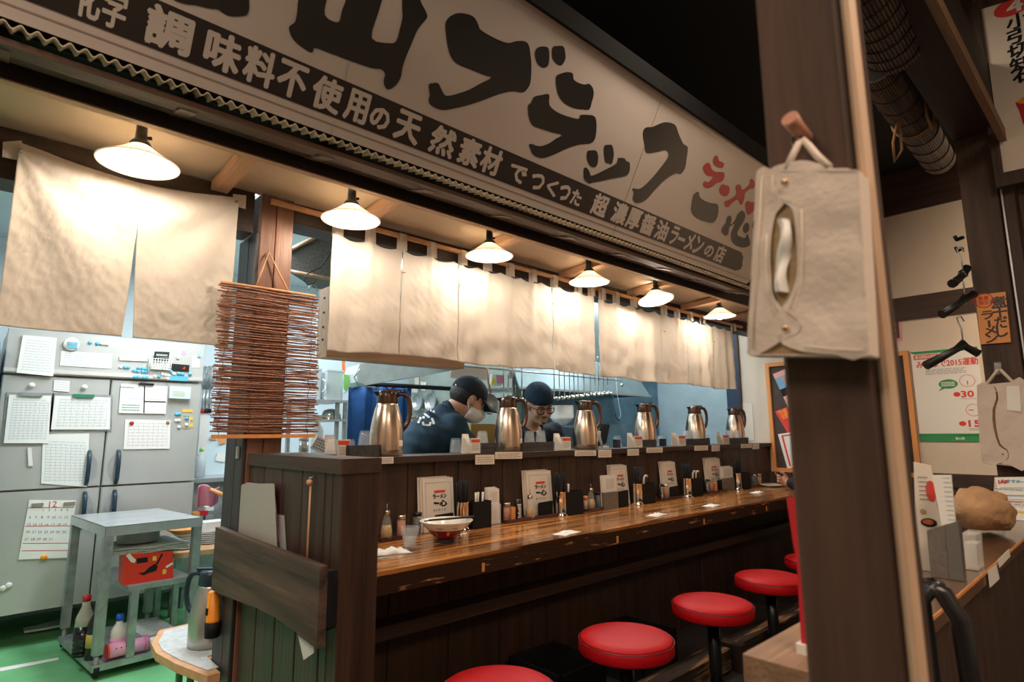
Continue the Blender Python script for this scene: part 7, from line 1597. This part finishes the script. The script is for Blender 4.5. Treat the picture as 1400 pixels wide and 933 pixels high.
m = MB(); m.slab([FR(x, y, .0085) for x, y in ((1389, 140), (1402, 132), (1415, 138), (1398, 142))], (-.0004, 0, 0)); m.build('food_yellow_patch', M_yel, t)  # yellow printed patch along the top of the picture
# rolled reed blinds
def DP(x, y, d): return CP+ray(x, y)*d
def roll(label, A0, A1, r0_, r1_):
    t = thing('rolled_reed_blind', label, 'blind', tuple(A1), 'rolled blinds under the ceiling')
    d = (A1-A0); n = 26; e1_ = d.normalized().cross(ZW).normalized(); e2_ = e1_.cross(d.normalized()); rd = MB()
    for i in range(n*2):
        a = 2*PI*i/(n*2); off_ = lambda r_: (e1_*math.cos(a)+e2_*math.sin(a))*r_; rd.tube([A0+off_(r0_), A1+off_(r1_)], [r0_*.058, r1_*.058], 5)
    tag(rd.build('reeds', M_reedg, t), kind='stuff'); MB().tube([A0, A1], [r0_*.97, r1_*.97], 24).build('core', mat('roll_core', (.018, .014, .012), .8), t)
    for k in range(9):
        f = (k+.5)/9; c = A0.lerp(A1, f); r_ = (r0_+(r1_-r0_)*f)*1.07
        MB().tube([c+(e1_*math.cos(2*PI*i/28)+e2_*math.sin(2*PI*i/28))*r_ for i in range(28)], .0022, 4, closed=True).build('binding_string', M_blk, t)
    return t, d, e1_, e2_
roll('thicker upper roll of grey reed blind near the ceiling', DP(1140, -80, 1.55), DP(1222, 66, 2.05), .088, .088)
t, d, e1_, e2_ = roll('lower roll of grey reed blind tied with straw rope', DP(1196, 86, 2.12), DP(1284, 220, 3.0), .070, .066)
A0, A1 = DP(1196, 86, 2.12), DP(1284, 220, 3.0); c = A0.lerp(A1, .50)
rp = MB(); tag_rope = MB().tube([c+(e1_*math.cos(2*PI*i/28)+e2_*math.sin(2*PI*i/28))*.077 for i in range(28)], .005, 6, closed=True)
h = DP(1228, 170, 2.45); rp.tube([DP(1227, 166, 2.42), DP(1221, 195, 2.42), DP(1223, 222, 2.42), DP(1233, 205, 2.42), DP(1231, 180, 2.42), DP(1228, 168, 2.42)], .0055, 6); rp.tube([DP(1250, 112, 2.42), DP(1262, 128, 2.4), DP(1267, 158, 2.4), DP(1274, 178, 2.4)], .005, 6)
rp.build('straw_rope', M_rope, t); tag_rope.build('straw_rope', M_rope, t)

# ================================================================== END WALL PICTURES
WX = XR-.002
def W_(x, y, d=.004): return P(x, y, 'X', WX-d)
def wallthing(name, label, cat, c, m, th=.004, d=.004):
    t = thing(name, label, cat, tuple(c[3])); MB().slab(c, (-th, 0, 0)).build('sheet', m, t); return t
# bulletin board: frame, back, magazines
yA, yB = W_(1052, 560).y, 1.235; zA, zB = W_(1053, 497).z, W_(1064, 645).z
t = thing('bulletin_board', 'dark bulletin board in an orange wood frame holding slanted magazines', 'board', (XR, yA, zB))
MB().box(WX-.012, WX, yB, yA, zB, zA).build('back_panel', mat('dark_board', (.055, .035, .03), .7, var=.3, vscale=9), t)
for a in ((yA-.035, yA, zB, zA), (yB, yB+.035, zB, zA), (yB+.035, yA-.035, zA-.035, zA), (yB+.035, yA-.035, zB, zB+.035)): MB().box(WX-.035, WX-.0125, *a, .002).build('frame_bar', M_orange, t)
def mag(label, pts, m_, extra):
    q = [P(x, y, 'X', WX-.018) for x, y in pts]; t = thing('magazine', label, 'magazine', tuple(q[3]), 'magazines on the bulletin board'); MB().slab(q, (-.008, 0, 0)).build('cover', m_, t)
    def U(u, v): return q[0].lerp(q[1], u).lerp(q[3].lerp(q[2], u), v)+Vector((-.0085, 0, 0))
    ex_ = (q[1]-q[0]).normalized(); ey_ = (q[0]-q[3]).normalized(); extra(t, U, ex_, ey_)
def m1(t, U, ex_, ey_):
    MB().slab([U(0, .12), U(1, .12), U(1, .40), U(0, .40)], (-.0005, 0, 0)).build('blue_band', mat('sky_blue_print', (.18, .38, .60), .5), t); MB().slab([U(0, .40), U(1, .40), U(1, .58), U(0, .58)], (-.0005, 0, 0)).build('dark_photo', M_blk, t)
    m = MB(); text(m, 'ラーメン', U(.50, .22)+Vector((-.0008, 0, 0)), ex_, ey_, .1, width=.19, height=.055, off=.05); m.build('title', M_yel, t)
    m = MB(); lines(m, U(.5, .78), ex_, ey_, .16, .12, 5, t=.006); m.build('printed_lines', M_blk, t)
mag('pink and blue ramen magazine at the top of the bulletin board', ((1057, 512), (1100, 494), (1125, 550), (1082, 566)), mat('pink_cover', (.75, .38, .33), .5), m1)
def m2(t, U, ex_, ey_):
    m = MB(); text(m, 'THE', U(.22, .12), ex_, ey_, .1, width=.08, height=.035, off=.05); text(m, '北陸ラーメン', U(.45, .28), ex_, ey_, .1, width=.20, height=.045, off=.04); m.build('title', M_yel, t)
    m = MB(); c = U(.62, .66); m.slab([c+ex_*(.075*math.cos(2*PI*i/20))+ey_*(.075*math.sin(2*PI*i/20)) for i in range(20)], (-.0005, 0, 0)); m.build('white_disc', M_paper, t)
    m = MB(); m.slab([c+Vector((-.001, 0, 0))+ex_*a+ey_*b for a, b in ((-.05, 0), (-.01, .02), (.03, .005), (.05, .02), (.03, -.02), (0, -.035))], (-.0005, 0, 0)); m.build('black_figure', M_blk, t)
mag('red ramen magazine with white disc in the middle of the board', ((1060, 563), (1100, 548), (1122, 588), (1077, 592)), M_pred, m2)
def m3(t, U, ex_, ey_):
    m = MB(); m.slab([U(.10, .05), U(.16, .05), U(.16, .95), U(.10, .95)], (-.0005, 0, 0)); m.slab([U(.16, .05), U(.95, .05), U(.95, .09), U(.16, .09)], (-.0005, 0, 0)); m.build('red_border', M_pred, t)
mag('white certificate with red border at the bottom of the board', ((1064, 594), (1105, 588), (1115, 634), (1077, 641)), M_paper, m3)
# big poster (figure left out)
q = [W_(x, y, .003) for x, y in ((1236.6, 482), (1345, 471), (1352, 603), (1252, 604))]; q[1].y = q[2].y = .80; q[1].z = q[0].z; q[2].z = q[3].z; q[0].y = q[3].y = 1.222
t = thing('health_poster', 'white poster with green borders, red headline and two clock dials', 'poster', tuple(q[3])); MB().slab(q, (-.002, 0, 0)).build('sheet', M_paper, t)
def U(u, v, k=0): return q[0].lerp(q[1], u).lerp(q[3].lerp(q[2], u), v)+Vector((-.0026-.0005*k, 0, 0))
def rect(nm, u0, v0, u1, v1, m_, k=0): MB().slab([U(u0, v0, k), U(u1, v0, k), U(u1, v1, k), U(u0, v1, k)], (-.0004, 0, 0)).build(nm, m_, t)
rect('green_band', .02, .005, 1, .03, M_green); rect('green_band', .0, .93, 1, 1, M_green)
m = MB()
for i in range(24): c = U(i/24+.02, .925); m.slab([c+Vector((0, .010*math.cos(2*PI*j/8), .010*math.sin(2*PI*j/8))) for j in range(8)], (-.0004, 0, 0))
for i in range(22): c = U(i/24+.08, .032); m.slab([c+Vector((0, .008*math.cos(2*PI*j/8), .006*math.sin(2*PI*j/8))) for j in range(8)], (-.0004, 0, 0))
m.build('scalloped_edge', M_green, t)
rect('red_tag', .04, .045, .42, .10, mat('coral_print', (.68, .16, .12), .6)); ey_ = ZW
m = MB(); text(m, '富山県民の目標', U(.23, .072, 1), ex, ZW, .02, width=.135, height=.022, off=.02); m.build('white_lettering', M_white, t)
m = MB(); text(m, 'みんなで2015運動', U(.53, .155), ex, ZW, .05, width=.385, height=.055, off=.025); m.build('headline', M_pred, t)
for a_ in (('30', .78, .50, .075, .046), ('15', .83, .81, .07, .046), ('分', .95, .51, .022, .022)): m = MB(); text(m, a_[0], U(a_[1], a_[2]), ex, ZW, .05, width=a_[3], height=a_[4], off=.035); m.build('numeral', M_pred, t)
for v, u in ((.36, .80), (.67, .84)):
    m = MB(); c = U(u, v); m.tube([c+Vector((0, .046*math.cos(2*PI*j/28), .044*math.sin(2*PI*j/28))) for j in range(28)], .0016, 4, closed=True); m.tube([c, c+(Vector((0, 0, -.03)) if v < .5 else Vector((0, .03, 0)))], .003, 4)
    for j in range(12): m.ball(c+Vector((0, .040*math.cos(2*PI*j/12), .038*math.sin(2*PI*j/12))), .0016, n=4)
    m.build('clock_dial', M_pred, t)
for u, v in ((.63, .50), (.66, .81)): m = MB(); c = U(u, v); m.slab([c+Vector((0, .022*math.cos(2*PI*j/14), .018*math.sin(2*PI*j/14))) for j in range(14)], (-.0004, 0, 0)); m.build('red_badge', M_pred, t)
m = MB(); c = U(.52, .385); m.slab([c+Vector((0, .060*math.cos(2*PI*j/22), .036*math.sin(2*PI*j/22))) for j in range(22)], (-.0004, 0, 0)); m.slab([U(.42, .42), U(.47, .43), U(.36, .46)], (-.0004, 0, 0)) ; m.build('green_bubble', M_green, t)
m = MB(); lines(m, U(.52, .385, 1), ex, ZW, .085, .036, 3, t=.007, seed=5, ragged=.05); text(m, '富山県', U(.60, .965, 1), ex, ZW, .02, width=.055, height=.020, off=.03); m.build('bubble_lettering', M_white, t)
m = MB(); lines(m, U(.50, .245), ex, ZW, .25, .045, 4, t=.0035, seed=6, ragged=.1); lines(m, U(.80, .55), ex, ZW, .10, .012, 1, t=.003, seed=7); lines(m, U(.86, .87), ex, ZW, .10, .02, 2, t=.003, seed=8); m.build('small_print', M_print, t)
for u, v in ((.03, .985), (.02, .01)): MB().ball(U(u, v), .006, n=8).build('pin', mat('brass', (.55, .36, .22), .25, metal=1), t)
q = [W_(x, y, .003) for x, y in ((1190, 424), (1230, 417), (1234, 466), (1195, 472))]
t = thing('pink_flyer', 'small pink bordered yellow and black flyer high on the end wall', 'flyer', tuple(q[3])); MB().slab(q, (-.002, 0, 0)).build('sheet', mat('pink_border', (.70, .28, .36), .6), t)
def U(u, v, k=0): return q[0].lerp(q[1], u).lerp(q[3].lerp(q[2], u), v)+Vector((-.0026-.0005*k, 0, 0))
rect('dark_centre', .08, .08, .92, .92, mat('brown_black_print', (.06, .035, .02), .6)); rect('gold_patch', .55, .10, .88, .28, M_sticky, 1)
m = MB(); [text(m, ch, U(.72, .36+.16*i, 2), ex, ZW, .03, width=.035, height=.040, off=.04) for i, ch in enumerate('うまい味')]; m.build('lettering', M_yel, t)
# fridge-side door opening strip and small things near the far window end
sheet3('taped_sheet', 'pale handwritten sheet taped inside the hatch by the end wall', 'sheet', [P(x, y, 'X', XR-.003) for x, y in ((1013, 551), (1028, 552), (1032, 602), (1016, 604))], (-.002, 0, 0), M_paperw)
